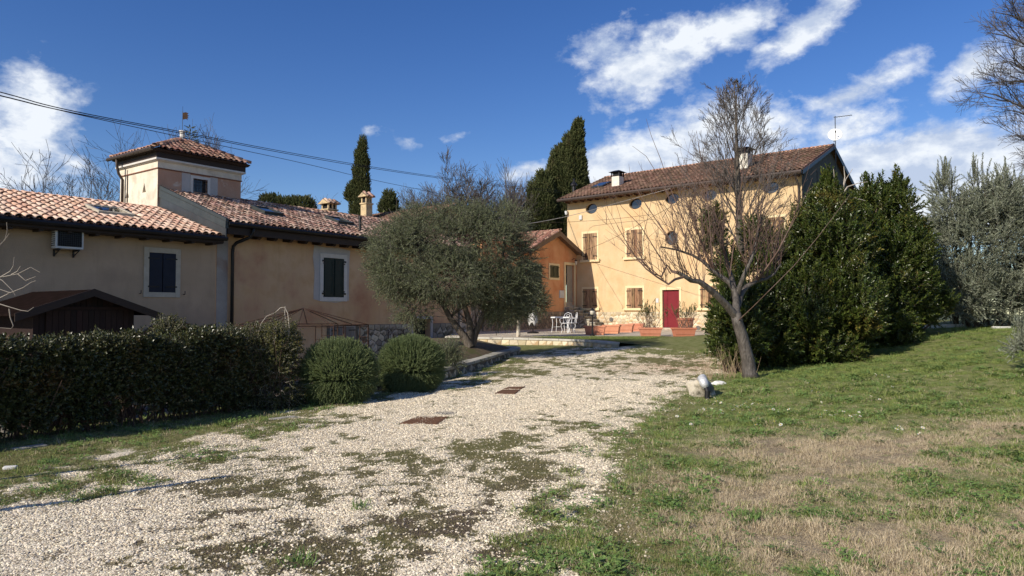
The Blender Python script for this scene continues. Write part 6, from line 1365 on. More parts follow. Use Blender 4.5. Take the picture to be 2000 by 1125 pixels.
for L_ in ([(1372, 510), (1340, 440), (1310, 370), (1290, 310), (1272, 265), (1262, 232)], [(1352, 498), (1320, 420), (1290, 350), (1262, 305), (1235, 285)], [(1392, 520), (1385, 430), (1378, 360), (1366, 290), (1360, 255)], [(1310, 535), (1250, 440), (1215, 405), (1180, 350)], [(1425, 540), (1440, 420), (1450, 340), (1458, 262)], [(1295, 545), (1235, 495), (1200, 450), (1175, 400)], [(1320, 488), (1262, 400), (1232, 350), (1228, 320)]):
    branch(mb, fp([(x, y, -.3) for x, y in L_]), .014, .003, 4)
bz = mb.build('crown', twig, ft); bz['kind'] = 'stuff'
# weeds and dry stalks at its foot
mb = MB()
for i in range(90):
    b0 = Vector((Rr.uniform(-.85, .1), Rr.uniform(-.1, .7), 0)); b0.z = gz(fb.x + b0.x, fb.y + b0.y) - fb.z; pts, _ = wander(b0, (Rr.uniform(-.5, .3), Rr.uniform(-.3, .3), 1), Rr.uniform(.25, .75), 5, Rr, .14); branch(mb, pts, .004, .0012, 3)
wd = mb.build('dry_weeds', M('dry_stalks', (.24, .17, .10), (.32, .24, .15)), None); wd.location = fb; stuff(wd, 'tuft of dry reddish weed stalks left of the fruit tree trunk', 'weeds')

# tall bare tree behind, in front of the yellow house
tb0 = at(1450, 640, 25.0); tb0.z = .5; tt = thing('tall_bare_tree', 'tall bare tree with a narrow pointed crown rising above the brown roof', 'tree', tb0, 0)
mb = MB(); Rr = random.Random(77); top = at(1442, 160, 25).z - .5
tp_ = [Vector((0, 0, 0)), Vector((-.02, 0, top * .25)), Vector((-.08, 0, top * .5)), Vector((-.12, 0, top * .7)), Vector((-.15, 0, top * .86)), Vector((-.2, 0, top))]; mb.tube(tp_, [.2, .16, .12, .075, .035, .008], 8); mb.build('trunk', bark, tt, smooth=True)
mb = MB()
for i in range(54):
    t = .26 + .73 * (i + Rr.random()) / 54; z = top * t; a = i * 2.4 + Rr.uniform(-.3, .3); wid = 2.7 * (1 - t) ** .85 + .12; el_ = .72 + .5 * t
    f = t * 5; q = Vector((-.2 * t, 0, z)); L = wid / math.cos(el_) * .92; L = min(L, (top - z) * .72 + .15)
    grow(mb, q, (math.cos(a) * math.cos(el_), math.sin(a) * math.cos(el_), math.sin(el_)), L, .042 * (1.15 - t), 3, Rr, ratio=.5, kids=(4, 5), ang=.5, up=.06, curl=.08, keep=.3, rmin=.0055)
mb.build('crown', twig_g, tt)['kind'] = 'stuff'

# laurel bank
def shrub(name, label, cat, blobs, Y, n, coll, seed, up=1.0, jit=.36, s=(.75, 1.2), lo=.5, inner=.6, nz=.5, clumps=.9, coremat=None, stem_mat=None, cf=.62):
    sh_ = 13 if coll is cl_laurel else 12; blobs = [(b[0], b[1], max(5, b[2] - sh_), max(6, b[3] - sh_), *b[4:]) for b in blobs]; bl = blobs_px(blobs, Y); c = bl[0][0]; g = gz(c[0], c[1]); t = thing(name, label, cat, (c[0], c[1], g), 0); bb = np.array(t.location)
    foliage('leaves', bl, n, coll, 4, t, up=up, jit=jit, s=s, seed=seed, lo=lo, inner=inner, nz=nz, clumps=clumps, base=bb)['kind'] = 'stuff'
    tips = [b for b in bl]
    Rn = np.random.default_rng(seed + 77); k = max(20, n // 110); j = Rn.integers(0, len(bl), k); P_ = []; D_ = []
    for q in j:
        c_, r_ = bl[q]; a = Rn.uniform(0, 6.283); u_ = Rn.uniform(.0, .8); h = (.28 + .4 * Rn.random()); p0 = c_ + r_ * np.array([math.cos(a) * u_, math.sin(a) * u_, math.sqrt(1 - u_ * u_)])
        if any(np.linalg.norm((p0 + np.array([0, 0, .1]) - c2_) / r2_) < .93 for c2_, r2_ in bl): continue
        for m_ in range(3): P_.append(p0 - bb + np.array([0, 0, h * (m_ - .6) / 2.6])); D_.append((Rn.normal(0, .12), Rn.normal(0, .12), 1))
    if P_: scatter('tips', np.array(P_), dir_quats(np.array(D_)), Rn.uniform(*s, len(P_)), Rn.integers(0, 4, len(P_)), coll, t)['kind'] = 'stuff'
    if stem_mat:
        mb = MB(); R = random.Random(seed)
        for i in range(26):
            j = R.randrange(len(bl)); cc, rr = bl[j]; q = Vector(cc) + Vector((R.uniform(-1, 1) * rr[0] * .6, R.uniform(-1, 1) * rr[1] * .6, 0)); b0 = Vector((c[0] + R.uniform(-.4, .4), c[1] + R.uniform(-.3, .3), g)); b0.x = b0.x * .5 + q.x * .5; b0.z = gz(b0.x, b0.y) - .05
            m = b0.lerp(q, .5) + Vector((R.uniform(-.15, .15), R.uniform(-.15, .15), 0)); branch(mb, [v - Vector(bb) for v in (b0, m, q, q + Vector((R.uniform(-.2, .2), 0, rr[2] * .7)))], .035, .008, 5)
        mb.build('stems', stem_mat, t)['kind'] = 'stuff'
    return t
shrub('laurel_bush', 'low dark laurel bush left of the fruit tree trunk, in front of the yellow house', 'bush', [(1438, 645, 40, 58, .4, .8), (1418, 620, 24, 38, .2, .6), (1440, 590, 34, 32, .5, .6), (1424, 680, 28, 32, .2, .5), (1465, 640, 40, 70, .9, .7), (1420, 578, 24, 18, .9, .4)], 15.6, 5200, cl_laurel, 51, stem_mat=twig)
shrub('ivy_column', 'dark leafy climber showing through the bare shoots of the fruit tree', 'climber', [(1392, 440, 14, 36, 0, .5), (1400, 475, 20, 30, 0, .5), (1475, 460, 22, 36, .3, .6), (1500, 500, 34, 40, .3, .7), (1430, 530, 40, 34, 0, .6)], 17.2, 1500, cl_laurel, 52, s=(.6, 1.0), clumps=.9)
shrub('laurel_bush', 'tallest dark laurel bush with a pointed top hiding the yellow house corner', 'bush', [(1610, 490, 56, 104, 0, 1.2), (1612, 425, 36, 52, 0, .8), (1613, 392, 18, 30, 0, .4), (1560, 520, 46, 90, .2, 1.0), (1560, 620, 60, 90, -.4, 1.1), (1500, 640, 50, 80, -.5, .9), (1640, 600, 70, 105, -.4, 1.2), (1660, 490, 40, 76, .2, 1.0), (1535, 560, 40, 70, 0, .8), (1600, 680, 70, 44, -.7, .8), (1510, 690, 48, 36, -.7, .6)], 17.4, 17000, cl_laurel, 53, stem_mat=twig, lo=.45)
shrub('laurel_bush', 'broad green laurel bush with twin upright tips right of the tallest one', 'bush', [(1735, 510, 54, 100, 0, 1.2), (1748, 424, 32, 50, 0, .8), (1752, 380, 12, 24, 0, .3), (1718, 398, 16, 26, 0, .35), (1700, 430, 30, 60, 0, .7), (1710, 580, 60, 90, -.4, 1.1), (1764, 575, 48, 80, 0, 1.0), (1776, 490, 24, 54, .2, .7), (1720, 650, 60, 50, -.5, .8), (1805, 600, 46, 46, .1, .8), (1690, 400, 14, 26, 0, .35)], 18.6, 14000, cl_laurel, 54, stem_mat=twig, lo=.45)
so_ = shrub('silver_olive', 'bushy grey green olive with silvery leaves at the right edge behind the lawn', 'tree', [(1900, 490, 80, 90, 0, 1.6), (1860, 430, 44, 70, 0, .9), (1845, 380, 22, 36, 0, .5), (1930, 400, 44, 56, 0, .9), (1965, 380, 24, 40, 0, .6), (1905, 375, 22, 34, 0, .5), (1990, 460, 60, 90, 0, 1.2), (1860, 560, 60, 60, -.3, 1.1), (1940, 580, 70, 54, -.3, 1.1), (2020, 560, 60, 70, 0, 1.1), (1850, 500, 52, 60, 0, 1.0), (1880, 610, 46, 26, -.4, .7), (2060, 470, 60, 110, .3, 1.2)], 20.8, 13000, cl_silver, 55, up=.7, jit=.6, s=(.75, 1.25), lo=.25, nz=.8, clumps=1.2, stem_mat=bark)
shrub('olive_sapling', 'small olive sapling half in the shade at the right edge of the lawn', 'bush', [(2030, 690, 40, 36, 0, .4), (1995, 680, 12, 14, 0, .2)], 12.2, 420, cl_silver, 56, up=.7, s=(.45, .75), lo=.2)
# bleached dead boughs on top of the tallest laurel
db = thing('dead_bough', 'bleached dead bough sticking out of the top of the tallest laurel', 'branch', at(1635, 440, 17.0), 0); q0_ = db.location
mb = MB()
for L_ in ([(1635, 440), (1640, 400), (1645, 375), (1652, 350), (1665, 330)], [(1642, 385), (1655, 365), (1675, 358), (1695, 355)], [(1640, 400), (1665, 385), (1690, 392)], [(1648, 362), (1650, 345), (1648, 325)], [(1636, 430), (1632, 380), (1628, 330)]): branch(mb, [p - q0_ for p in pxpath(L_, 17.0)], .022, .006, 5)
mb.build('bough', twig_l, db)
# oleanders in the two troughs
for (px_, label, w_) in ((1268, 'oleander shrub with thin leaves standing in the trough left of the red door', 34), (1336, 'oleander shrub with bare reddish stems standing in the trough right of the red door', 36)):
    Yp = 27.8; t = thing('oleander', label, 'shrub', tpos(px_, Yp) + Vector((0, 0, .3)), 0); mb = MB(); P_ = []; R = random.Random(int(px_))
    for i in range(46):
        d = Vector((R.uniform(-.8, .8), R.uniform(-.4, .4), 1)); pts, de = wander((R.uniform(-.3, .3), R.uniform(-.1, .1), 0), d, R.uniform(.55, 1.0), 5, R, .12, .03); branch(mb, pts, .010, .004, 3); P_ += [tuple(pts[-1]), tuple(pts[-2])] if R.random() < .75 else []
    mb.build('stems', twig, t)['kind'] = 'stuff'; P_ = np.array(P_); D_ = rng.normal(size=P_.shape) * .4 + np.array([0, 0, 1.0])
    scatter('leaves', P_, dir_quats(D_), rng.uniform(.7, 1.1, len(P_)), rng.integers(0, 4, len(P_)), cl_ole, t)['kind'] = 'stuff'

# cypresses and the wood behind
def cypress(label, blobs, Y, n, seed, s=(.8, 1.3), f=.86, up=1.6, name='cypress'):
    bl = blobs_px(blobs, Y); c = bl[0][0]; t = thing(name, label, 'tree', (c[0], c[1], 0), 0); bb = np.array(t.location)
    foliage('crown', bl, n, cl_cyp, 4, t, up=up, jit=.3, s=s, seed=seed, lo=.8, hi=1.02, inner=.82, nz=.3, base=bb)['kind'] = 'stuff'; core(bl, f, lf_cyp, t, bb, 'inner_crown')
    MB().tube([(0, 0, -.5), (0, 0, max(1.5, bl[0][0][2]))], .16, 7).build('trunk', bark, t)
cypress('lumpy narrow cypress standing alone behind the tall tiled chimney', [(702, 410, 16, 40, 0, .7), (702, 450, 20, 50, 0, .8), (692, 374, 13, 16, 0, .5), (684, 384, 9, 11, .0, .4), (706, 350, 12, 26, 0, .5), (711, 382, 9, 32, 0, .5), (706, 318, 10, 22, 0, .4), (699, 338, 8, 18, 0, .4), (708, 290, 6, 15, 0, .3), (709, 274, 3, 6, 0, .15), (702, 306, 7, 13, 0, .3), (713, 322, 6, 18, 0, .3)], 42, 6000, 61, s=(.35, .75))
cypress('tallest cypress with a bent pointed tip behind the left end of the yellow house', [(1110, 400, 30, 100, 0, 1.2), (1105, 460, 34, 90, 0, 1.3), (1118, 330, 20, 66, 0, .8), (1128, 285, 9, 44, 0, .4), (1132, 258, 4.5, 22, 0, .2), (1095, 360, 20, 66, 0, .8), (1085, 400, 22, 80, 0, .9), (1130, 350, 12, 60, 0, .6), (1106, 320, 9, 30, 0, .4), (1092, 312, 6, 22, 0, .3), (1138, 400, 12, 50, 0, .6)], 50, 11000, 62)
cypress('shorter bushy cypress left of the tallest one', [(1062, 420, 22, 60, 0, 1.0), (1056, 455, 28, 70, 0, 1.2), (1060, 370, 12, 30, 0, .5), (1068, 390, 14, 40, 0, .6), (1040, 440, 16, 40, 0, .7), (1040, 385, 5, 24, 0, .3)], 49, 5200, 63)
cypress('small dark conifer beside the far roof, right of the tall chimney', [(761, 400, 12, 18, 0, .5), (760, 385, 7, 9, 0, .3), (756, 410, 14, 14, 0, .6), (765, 410, 12, 16, 0, .5)], 46, 900, 64, s=(.6, 1.0), name='conifer')
for (px_, py_, h_, lb) in ((530, 395, 12, 'first dark evergreen tip above the ridge, nearest the tower'), (560, 398, 9, 'middle dark evergreen tip above the ridge'), (592, 400, 13, 'last dark evergreen tip above the ridge, towards the chimney')):
    cypress(lb, [(px_, py_ + 12, 16, h_ + 8, 0, 1.2), (px_ - 10, py_ + 6, 7, h_, 0, .5), (px_ + 11, py_ + 4, 6, h_, 0, .5)], 44, 700, int(px_), s=(.7, 1.1), up=1.2, f=.6, name='evergreen_tree')
sp_ = thing('spruce', 'small pointed spruce tip behind the tower roof by the weather vane', 'tree', at(371, 284, 38), 0); q0_ = Vector(sp_.location); P_ = []; D_ = []
for k in range(9):
    z = .95 - k * .26
    for j in range(5 + k): a = j * 6.283 / (5 + k) + k; l = .12 + k * .075; [(P_.append((math.cos(a) * l * u_, math.sin(a) * l * u_, z + l * u_ * .25)), D_.append((math.cos(a), math.sin(a), .3))) for u_ in (.4, .8)]
scatter('crown', np.array(P_), dir_quats(np.array(D_)), rng.uniform(.5, .8, len(P_)), rng.integers(0, 4, len(P_)), cl_cyp, sp_)['kind'] = 'stuff'; MB().tube([(0, 0, -3), (0, 0, 1.0)], [.07, .01], 5).build('trunk', bark, sp_)
def bare(label, base_px, Y, H, seed, lean=(0, 0), n0=9, spread=.6, lvl=3, kids=(4, 5), r=.14, t0=.2, mat=twig_g, ratio=.6, name='bare_tree', zb=None, rmin=.007):
    b = at(base_px, 607, Y); b.z = 0 if zb is None else zb; t = thing(name, label, 'tree', b, 0); R = random.Random(seed); H -= b.z
    tr_ = [Vector((lean[0] * f, lean[1] * f, H * .62 * f)) for f in np.linspace(0, 1, 5)]; mb = MB(); mb.tube(tr_, [r, r * .85, r * .7, r * .5, r * .3], 7); mb.build('trunk', bark, t, smooth=True); mb = MB()
    for i in range(n0):
        f = .35 + .65 * (i + .5) / n0; q = tr_[min(3, int(f * 4))].lerp(tr_[min(4, int(f * 4) + 1)], f * 4 - int(f * 4)) if f < 1 else tr_[4]; a = i * 2.4; e = R.uniform(.5, 1.1) + (f - .5) * .6
        grow(mb, q, (math.cos(a) * math.cos(e) * spread * 1.6, math.sin(a) * math.cos(e) * spread * 1.6, math.sin(e)), (H - q.z) * R.uniform(.62, .98) * (.85 + .2 * spread), r * .36, lvl, R, ratio=ratio, kids=kids, ang=.6, up=.06, curl=.12, rmin=rmin)
    mb.build('crown', mat, t)['kind'] = 'stuff'; return t
zH = lambda py, Y: EYE + (607 - py) * Y / FPX
bare('broad dense bare tree behind the olive crown, largest of the background', 905, 50, zH(296, 50) * .80, 5, n0=20, spread=.95, lvl=3, kids=(6, 8), r=.26, rmin=.011)
bare('bare tree just right of the broad one with fine upright twigs', 968, 54, zH(340, 54) * .86, 6, n0=12, spread=.6, r=.14, kids=(5, 7), rmin=.010)
bare('slim bare poplar with wispy tips, left of the two slim ones', 998, 53, zH(325, 53) * .94, 9, n0=9, spread=.22, lvl=2, kids=(6, 9), r=.10, rmin=.010)
bare('slim bare poplar with wispy tips nearest the cypresses', 1016, 53, zH(328, 53) * .94, 10, n0=9, spread=.22, lvl=2, kids=(6, 9), r=.10, rmin=.010)
bare('low bare tree rising behind the far roof, left of the broad one', 822, 52, zH(378, 52), 11, n0=12, spread=.9, lvl=3, r=.14, kids=(5, 7), rmin=.009)
bare('bare tree with arching limbs behind the cream roof, left of the tower', 205, 36, zH(318, 36), 12, lean=(-1.5, 0), n0=10, spread=.95, lvl=3, kids=(3, 4), r=.12, rmin=.009)
bare('spreading bare tree behind the cream roof at the far left', 150, 38, zH(348, 38), 13, lean=(-1, 0), n0=7, spread=1.1, lvl=2, kids=(4, 5), r=.10, rmin=.009)
bare('fine bare crown behind the tower roof on both sides of the vane', 372, 41, zH(252, 41), 14, n0=9, spread=.75, lvl=3, r=.12, rmin=.007)
# big tree reaching in from the upper right
rt = thing('overhanging_tree', 'large bare tree whose fine twigs reach in from the upper right edge', 'tree', (15.0, 16.5, gz(15, 16.5)), 0); rb_ = Vector(rt.location)
mb = MB(); mb.tube([Vector((0, 0, 0)), Vector((-.1, 0, 3)), Vector((-.3, 0, 6)), Vector((-.2, 0, 9)), Vector((0, 0, 11.5))], [.32, .27, .22, .14, .05], 9); mb.build('trunk', bark, rt, smooth=True); mb = MB(); Rr = random.Random(91)
for (ya, yb2, xe, ye) in ((60, 80, 1935, 30), (100, 120, 1925, 70), (170, 150, 1915, 160), (230, 190, 1935, 120), (260, 250, 1905, 185), (330, 320, 1975, 225), (380, 330, 1960, 265), (20, -30, 1975, -10), (300, 280, 2000, 330), (150, 60, 1985, 60), (320, 230, 1990, 190)):
    a_ = at(2250, ya + 60, 16.5) - rb_; m_ = at(2100, yb2 + 20, 16.2) - rb_; e_ = at(xe + 40, ye, 16.0) - rb_; d_ = at(xe, ye + Rr.uniform(-10, 10), 16) - rb_; branch(mb, [a_, a_.lerp(m_, .5) + Vector((0, 0, .1)), m_, m_.lerp(e_, .5) + Vector((0, 0, .08)), e_, d_], .07, .006, 5)
    for k in range(9):
        f = .25 + .75 * k / 9; q = m_.lerp(e_, f); grow(mb, q, ((e_ - m_).normalized() + Vector((U(-.3, .1), U(-.7, .7), U(-.5, .8)))), U(.6, 1.15), .014, 2, Rr, ratio=.58, kids=(4, 6), ang=.6, up=.03, curl=.14, rmin=.0035)
mb.build('crown', twig_g, rt)['kind'] = 'stuff'
# twigs at the left edge, from a tree standing outside the picture
lt_ = thing('left_bare_sapling', 'sunlit bare twigs of a sapling reaching in at the left edge above the hedge', 'tree', (-5.95, 5.6, 0), 0); lb_ = Vector(lt_.location)
mb = MB(); mb.tube([Vector((0, 0, -.3)), Vector((-.02, .02, .8)), Vector((.03, .0, 1.6)), Vector((.0, 0, 2.4))], [.045, .04, .03, .015], 7); mb.build('trunk', bark, lt_, smooth=True); mb = MB()
for L_ in ([(-60, 560), (-20, 545), (10, 540), (35, 535), (60, 522), (78, 532)], [(0, 542), (20, 530), (26, 520), (28, 502)], [(22, 537), (34, 530), (40, 520)], [(35, 535), (50, 548), (70, 540)], [(-40, 600), (0, 565), (20, 572), (45, 562), (60, 552), (70, 548)], [(0, 582), (14, 575), (20, 570)], [(-60, 570), (0, 594), (20, 600), (40, 606), (55, 608), (66, 600)], [(18, 603), (20, 620), (26, 636), (22, 642), (0, 640)], [(-30, 520), (0, 478), (10, 468), (14, 450), (13, 434)], [(8, 470), (14, 462), (18, 456)], [(-20, 535), (5, 548), (25, 568), (30, 578)]):
    branch(mb, [p - lb_ for p in pxpath(L_, 7.6)], .0075, .0028, 5)
mb.build('twigs', M('sapling_twig', (.20, .165, .135), (.30, .26, .21), rough=.6), lt_)

# ------------------------------------------------------------------ overhead cables
def cable(label, pts, r, mat=cable_m, sag=0.0):
    P_ = smooth_path(pts, 3); mb = MB(); mb.tube(P_, r, 5); o = mb.build('cable', mat); tag(o, label, 'cable', 'overhead cables'); return o
def cpx(L_): return [at(x, y, Y) for x, y, Y in L_]
cable('thick black overhead cable crossing from the left edge towards the cypresses, upper strand', cpx([(-300, 110, 9), (0, 178, 12), (110, 212, 14), (360, 258, 18), (520, 290, 22), (700, 322, 27), (850, 345, 32), (1000, 364, 38), (1110, 374, 44)]), .010)
cable('thick black overhead cable running just below its twin', cpx([(-300, 118, 9), (0, 186, 12), (110, 215, 14), (360, 261, 18), (520, 293, 22), (700, 325, 27), (850, 347, 32), (1000, 367, 38), (1110, 378, 44)]), .010)
cable('thin black overhead cable dropping behind the olive crown, lowest strand', cpx([(-300, 118, 9), (0, 185.5, 12), (110, 214.5, 14), (300, 256, 18), (430, 284, 21), (600, 320, 26), (720, 350, 30), (820, 370, 34), (900, 388, 36)]), .009)
cable('pale cable rising from the olive tree to the eaves of the yellow house', cpx([(900, 455, 28), (1035, 437, 31), (1110, 423, 33), (1200, 398, 35), (1310, 368, 36.6)]), .012, pale_cable)
cable('thin cable strung in front of the yellow house below the round windows', cpx([(1000, 436, 32), (1110, 434, 41.6), (1200, 428, 39.9), (1272, 419, 38.3)]), .010, cable_m)
cable('thin slanting cable over the first floor shutters of the yellow house', cpx([(1130, 494, 41), (1200, 466, 36), (1300, 408, 30), (1440, 340, 25)]), .009, cable_m)
# unseen pole added to cast the line of shadow across the gravel
stk = MB().tube([(-5.90, 3.95, -.2), (-5.90, 3.95, 2.55)], .042, 8).build('shadow_pole', bark); tag(stk, 'unseen slender pole added outside the left edge to cast a line of shadow', 'shadow_pole')

# ------------------------------------------------------------------ gravel, grass, moss and daisies
def ico(r, seed, mat):
    R = random.Random(seed); bm = bmesh.new(); bmesh.ops.create_icosphere(bm, subdivisions=1, radius=1)
    for v in bm.verts: v.co = Vector((v.co.x * r * 1.2, v.co.y * r, v.co.z * r * .62)) * R.uniform(.72, 1.2)
    me = bpy.data.meshes.new('pebble'); bm.to_mesh(me); bm.free(); me.materials.append(mat); return me
pv = variants('pebble', [ico(.0068, i, pebble_m) for i in range(6)])
def tuft(seed, mat, n, h, spread, w, lean, curl=.4):
    R = random.Random(seed); mb = MB()
    for i in range(n):
        a = R.uniform(0, 6.283); rr = spread * R.random() ** .6; b = Vector((math.cos(a) * rr, math.sin(a) * rr, -.004)); a2 = a + R.uniform(-1.2, 1.2); l = R.uniform(.1, lean); hh = h * R.uniform(.5, 1.15)
        d = Vector((math.cos(a2) * l, math.sin(a2) * l, 1)).normalized(); s = Vector((-d.y, d.x, 0)); s = s.normalized() if s.length > .01 else Vector((1, 0, 0)); s = Quaternion((0, 0, 1), R.uniform(0, 3.14)) @ s
        m = b + d * hh * .55; e = m + (d + Vector((d.x, d.y, -curl * R.random())) * 1.2).normalized() * hh * .5; mb.add([b - s * w, b + s * w, m + s * w * .8, m - s * w * .8, e], [(0, 1, 2, 3), (3, 2, 4)])
    me = bpy.data.meshes.new('tuft'); me.from_pydata(mb.v, [], mb.f); me.materials.append(mat); return me
def clover(seed, mat):
    R = random.Random(seed); mb = MB()
    for i in range(14):
        a = R.uniform(0, 6.283); rr = .07 * R.random() ** .5; c = Vector((math.cos(a) * rr, math.sin(a) * rr, R.uniform(.008, .03)))
        for k in range(3):
            b = k * 2.1 + a; d = Vector((math.cos(b), math.sin(b), R.uniform(-.2, .5))).normalized(); leaf(mb, c, d, (0, 0, 1), .013, .012, .1)
    me = bpy.data.meshes.new('clover'); me.from_pydata(mb.v, [], mb.f); me.materials.append(mat); return me
gv_ = variants('green_tuft', [tuft(i, grass_g, 22, .038, .05, .0011, .9) for i in range(4)] + [clover(9, clover_m), clover(10, clover_m)])
dv_ = variants('dry_tuft', [tuft(20 + i, grass_d, 24, .036, .055, .0010, 1.6, .8) for i in range(5)])
mv_ = variants('moss_tuft', [tuft(40 + i, grass_m, 16, .016, .045, .0012, 1.4, .6) for i in range(4)])
def sample(n, x0, x1, y0, y1, pw=1.0):
    """random points, denser towards the near edge"""
    u = rng.random(n); y = y0 + (y1 - y0) * u ** pw; f = (x1 - x0); hwid = .78 * y + .6; x = rng.uniform(-1, 1, n) * hwid
    m = (x > x0) & (x < x1); return x[m], y[m]
def lay(name, label, cat, x, y, prob, coll, nv, s, tilt=.15, dz=0.0, vprob=None, clump=0.0):
    m = rng.random(len(x)) < prob; x = x[m]; y = y[m]; z = gz_arr(x, y) + (fbm(x * 1.1, y * 1.1) - .5) * .05 * np.clip((30 - y) / 8, 0, 1) + dz; ok = left_of_drop(x, y) < 0.0; x, y, z = x[ok], y[ok], z[ok]
    D = np.stack([rng.normal(0, tilt, len(x)), rng.normal(0, tilt, len(x)), np.ones(len(x))], 1); I = rng.integers(0, nv, len(x)) if vprob is None else rng.choice(nv, len(x), p=vprob)
    S_ = rng.uniform(*s, len(x)) * np.clip(1 + clump * (fbm(x * 4 + 70, y * 4 + 20, 3) - .5) * 4, .35, 2.2)
    o = scatter(name, np.stack([x, y, z], 1), dir_quats(D), S_, I, coll); stuff(o, label, cat); return len(x)
x, y = sample(720000, -10, 7, 3.6, 15, 1.9); g, d, s_ = cover(x, y); inn = (x < edge(RE, y) + .6) & (x > edge(LE, y) - .8)
xf, yf = sample(150000, -4, 8, 11, 25, 1.2); gf, df, sf = cover(xf, yf); inf_ = (xf < edge(RE, yf) + .3) & (xf > edge(LE, yf) - .3)
lay('gravel', 'pale gravel on the far stretch of the drive', 'gravel', xf, yf, np.clip(.9 - gf * 1.3 + (fbm(xf * 6, yf * 6) - .5) * 1.6, .04, .9) * inf_, pv, 6, (1.0, 2.1), .3, .002)
n1_ = lay('gravel', 'loose cream gravel stones covering the drive', 'gravel', x, y, np.clip(1.0 - g * 1.35 + (fbm(x * 11 + 3, y * 11) - .5) * 1.8, .05, .95) * np.clip((15.5 - y) / 4, 0, 1) * inn, pv, 6, (.5, 1.7), .3, .003)
x, y = sample(150000, -10, 14, 3.6, 21, 1.6); g, d, s_ = cover(x, y); R_ = x > edge(RE, y) - .5; Lf = x < edge(LE, y) + .4
n2_ = lay('grass', 'short green grass and clover on the lawns', 'grass', x, y, np.clip(g * 1.4 - .35, 0, 1) * np.clip(1.05 - d * 1.1, .05, 1) * (R_ * .95 + Lf * .30) * np.clip((x - edge(RE, y)) * .5 + .5, .25, 1) ** R_, gv_, 6, (.6, 1.35), .2, 0, [.2, .2, .2, .2, .1, .1], clump=.9)
x, y = sample(100000, -10, 12, 3.6, 13, 1.6); g, d, s_ = cover(x, y)
n3_ = lay('dry_grass', 'bleached dry grass mat on the near lawn', 'grass', x, y, np.clip(g * 1.5 - .4, 0, 1) * np.clip(d * 1.25 + .16 * (x > edge(RE, y)) + .12 * (x < edge(LE, y)), 0, 1), dv_, 5, (.6, 1.4), .3, clump=.7)
x, y = sample(190000, -10, 7, 3.6, 22, 1.6); g, d, s_ = cover(x, y)
n4_ = lay('moss', 'mossy patches and low dead growth spreading over the gravel', 'moss', x, y, np.clip(g * 1.8 - .7, 0, 1) * (x < edge(RE, y) + .8) * np.clip(1.1 - s_ * .7, 0, 1), mv_, 4, (.6, 1.5), .25)
m_ = 2600; x = rng.uniform(.6, 6, m_); y = rng.uniform(23.5, 28, m_); z = np.where(y > 0, .60, 0); P_ = np.stack([x, y, z], 1); inside_w = (y < 27.6) & (x > 1.2 + (26.8 - y) * .75) & (x < 3.3 + (y - 23) * .6)
P_ = P_[inside_w]; stuff(scatter('lawn_grass', P_, dir_quats(np.stack([rng.normal(0, .2, len(P_)), rng.normal(0, .2, len(P_)), np.ones(len(P_))], 1)), rng.uniform(.8, 1.6, len(P_)), rng.integers(0, 4, len(P_)), gv_), 'grass behind the terrace wall', 'grass')
# weeds standing taller in the gravel and lawn
wv = variants('weed', [tuft(60 + i, clover_m, 40, .07, .09, .0035, 1.3, .8) for i in range(3)])
WD = [(690, 992, 1.0), (585, 1108, 1.3), (525, 1078, .7), (1462, 1018, 1.4), (1490, 1010, 1.1), (380, 838, 1.0), (290, 868, .8), (100, 905, 1.0), (640, 800, 1.3), (620, 790, 1.4), (600, 800, 1.2), (1300, 868, .6), (1455, 900, .7), (880, 760, .8), (930, 742, .8)]
P_ = np.array([tuple(ghit(a, b)) for a, b, c in WD for k in range(3)]) + np.concatenate([rng.normal(0, .05, (len(WD) * 3, 2)), np.zeros((len(WD) * 3, 1))], 1)
stuff(scatter('weeds', P_, dir_quats(np.stack([rng.normal(0, .2, len(P_)), rng.normal(0, .2, len(P_)), np.ones(len(P_))], 1)), np.repeat([c for a, b, c in WD], 3) * rng.uniform(.7, 1.1, len(P_)), rng.integers(0, 3, len(P_)), wv), 'taller green weeds dotted about the ground', 'weeds')
dm = MB()
for k in range(11):
    a = 6.283 * k / 11; b = .16; dm.add([(.004 * math.cos(a), .004 * math.sin(a), 0), (.015 * math.cos(a - b), .015 * math.sin(a - b), .003), (.019 * math.cos(a), .019 * math.sin(a), .002), (.015 * math.cos(a + b), .015 * math.sin(a + b), .003)], [(0, 1, 2, 3)])
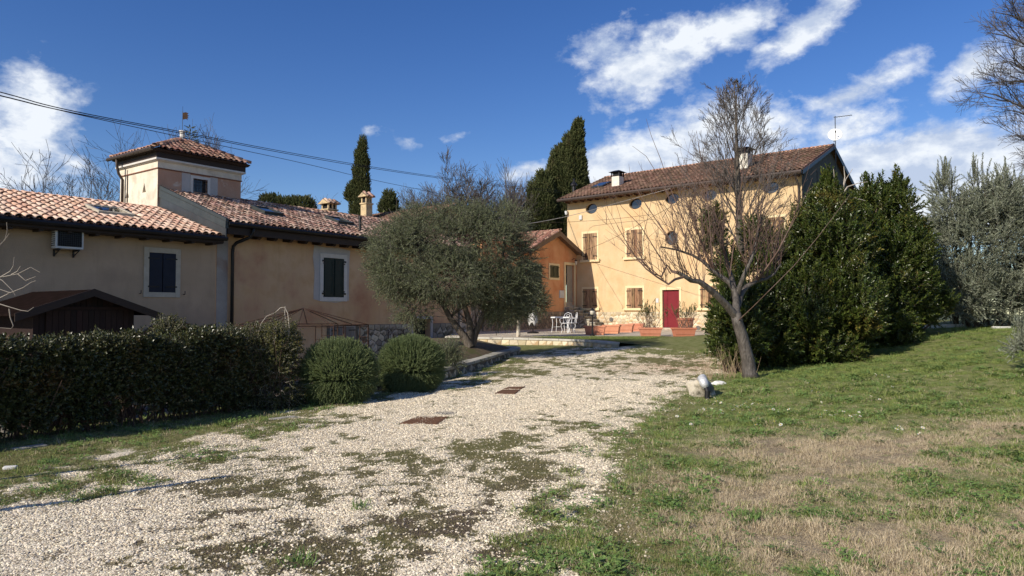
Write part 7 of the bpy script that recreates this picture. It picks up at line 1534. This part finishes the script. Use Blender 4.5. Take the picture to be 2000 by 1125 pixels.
dme = bpy.data.meshes.new('daisy'); o_ = len(dm.v); dk = len(dm.f); dm.lathe([(.0055, .002), (.005, .005), (.001, .007)], (0, 0, 0), 8); d2 = len(dm.f); dm.tube([(0, 0, 0), (.004, .002, -.02), (0, 0, -.045)], .0012, 3)
dme.from_pydata(dm.v, [], dm.f); dme.materials.append(petal); dme.materials.append(yolk); dme.materials.append(grass_g); dme.polygons.foreach_set('material_index', [0] * dk + [1] * (d2 - dk) + [2] * (len(dm.f) - d2))
Z8 = lambda x, y: (1300 + x * .36, 720 + y * .36)
DS = [Z8(*q) for q in [(1140, 50), (1135, 60), (1175, 55), (1205, 55), (1210, 65), (1295, 25), (1310, 28), (1235, 70), (795, 143), (820, 150), (770, 98), (1115, 172), (1160, 190), (228, 188), (265, 180), (260, 214), (295, 215), (300, 208), (275, 200), (350, 212), (375, 222), (368, 248), (390, 230), (400, 225), (430, 215), (435, 208), (445, 232), (452, 250), (470, 215), (480, 208), (505, 213), (460, 192), (402, 266), (412, 222), (206, 244), (222, 252), (220, 240), (250, 240), (185, 250), (300, 250), (308, 268), (310, 258), (140, 210), (155, 216), (75, 242), (45, 246), (62, 284), (86, 288), (137, 328), (470, 303), (515, 296), (490, 332), (590, 314), (625, 332), (568, 248), (585, 246), (608, 258), (668, 246), (840, 275), (842, 288), (866, 252), (898, 280), (925, 275), (965, 258), (1003, 284), (1030, 278), (1050, 262), (1056, 283), (1267, 340), (1253, 357), (1282, 356), (1396, 350), (1376, 382), (845, 205), (1230, 120)]]
for (px_, py_) in DS:
    p = ghit(px_, py_); o = bpy.data.objects.new('daisy', dme); COL.objects.link(o); o.location = (p.x, p.y, p.z + .065); o.rotation_euler = (rng.normal(.35, .25), rng.normal(-.25, .25), rng.uniform(0, 6)); s = rng.uniform(1.0, 1.5); o.scale = (s, s, s)
    where = ('in the thick drift right of the taped pipe' if px_ < 1500 and py_ < 820 else 'scattered just below the thick drift' if px_ < 1560 else 'in the row at mid lawn' if px_ < 1700 and py_ > 780 else 'in the cluster below the laurel bushes' if py_ < 760 else 'beside the dry straw at right' if py_ > 830 else 'alone in the green grass at right')
    tag(o, 'white daisy ' + where, 'daisy', 'daisies ' + where)
print('counts', n1_, n2_, n3_, n4_)
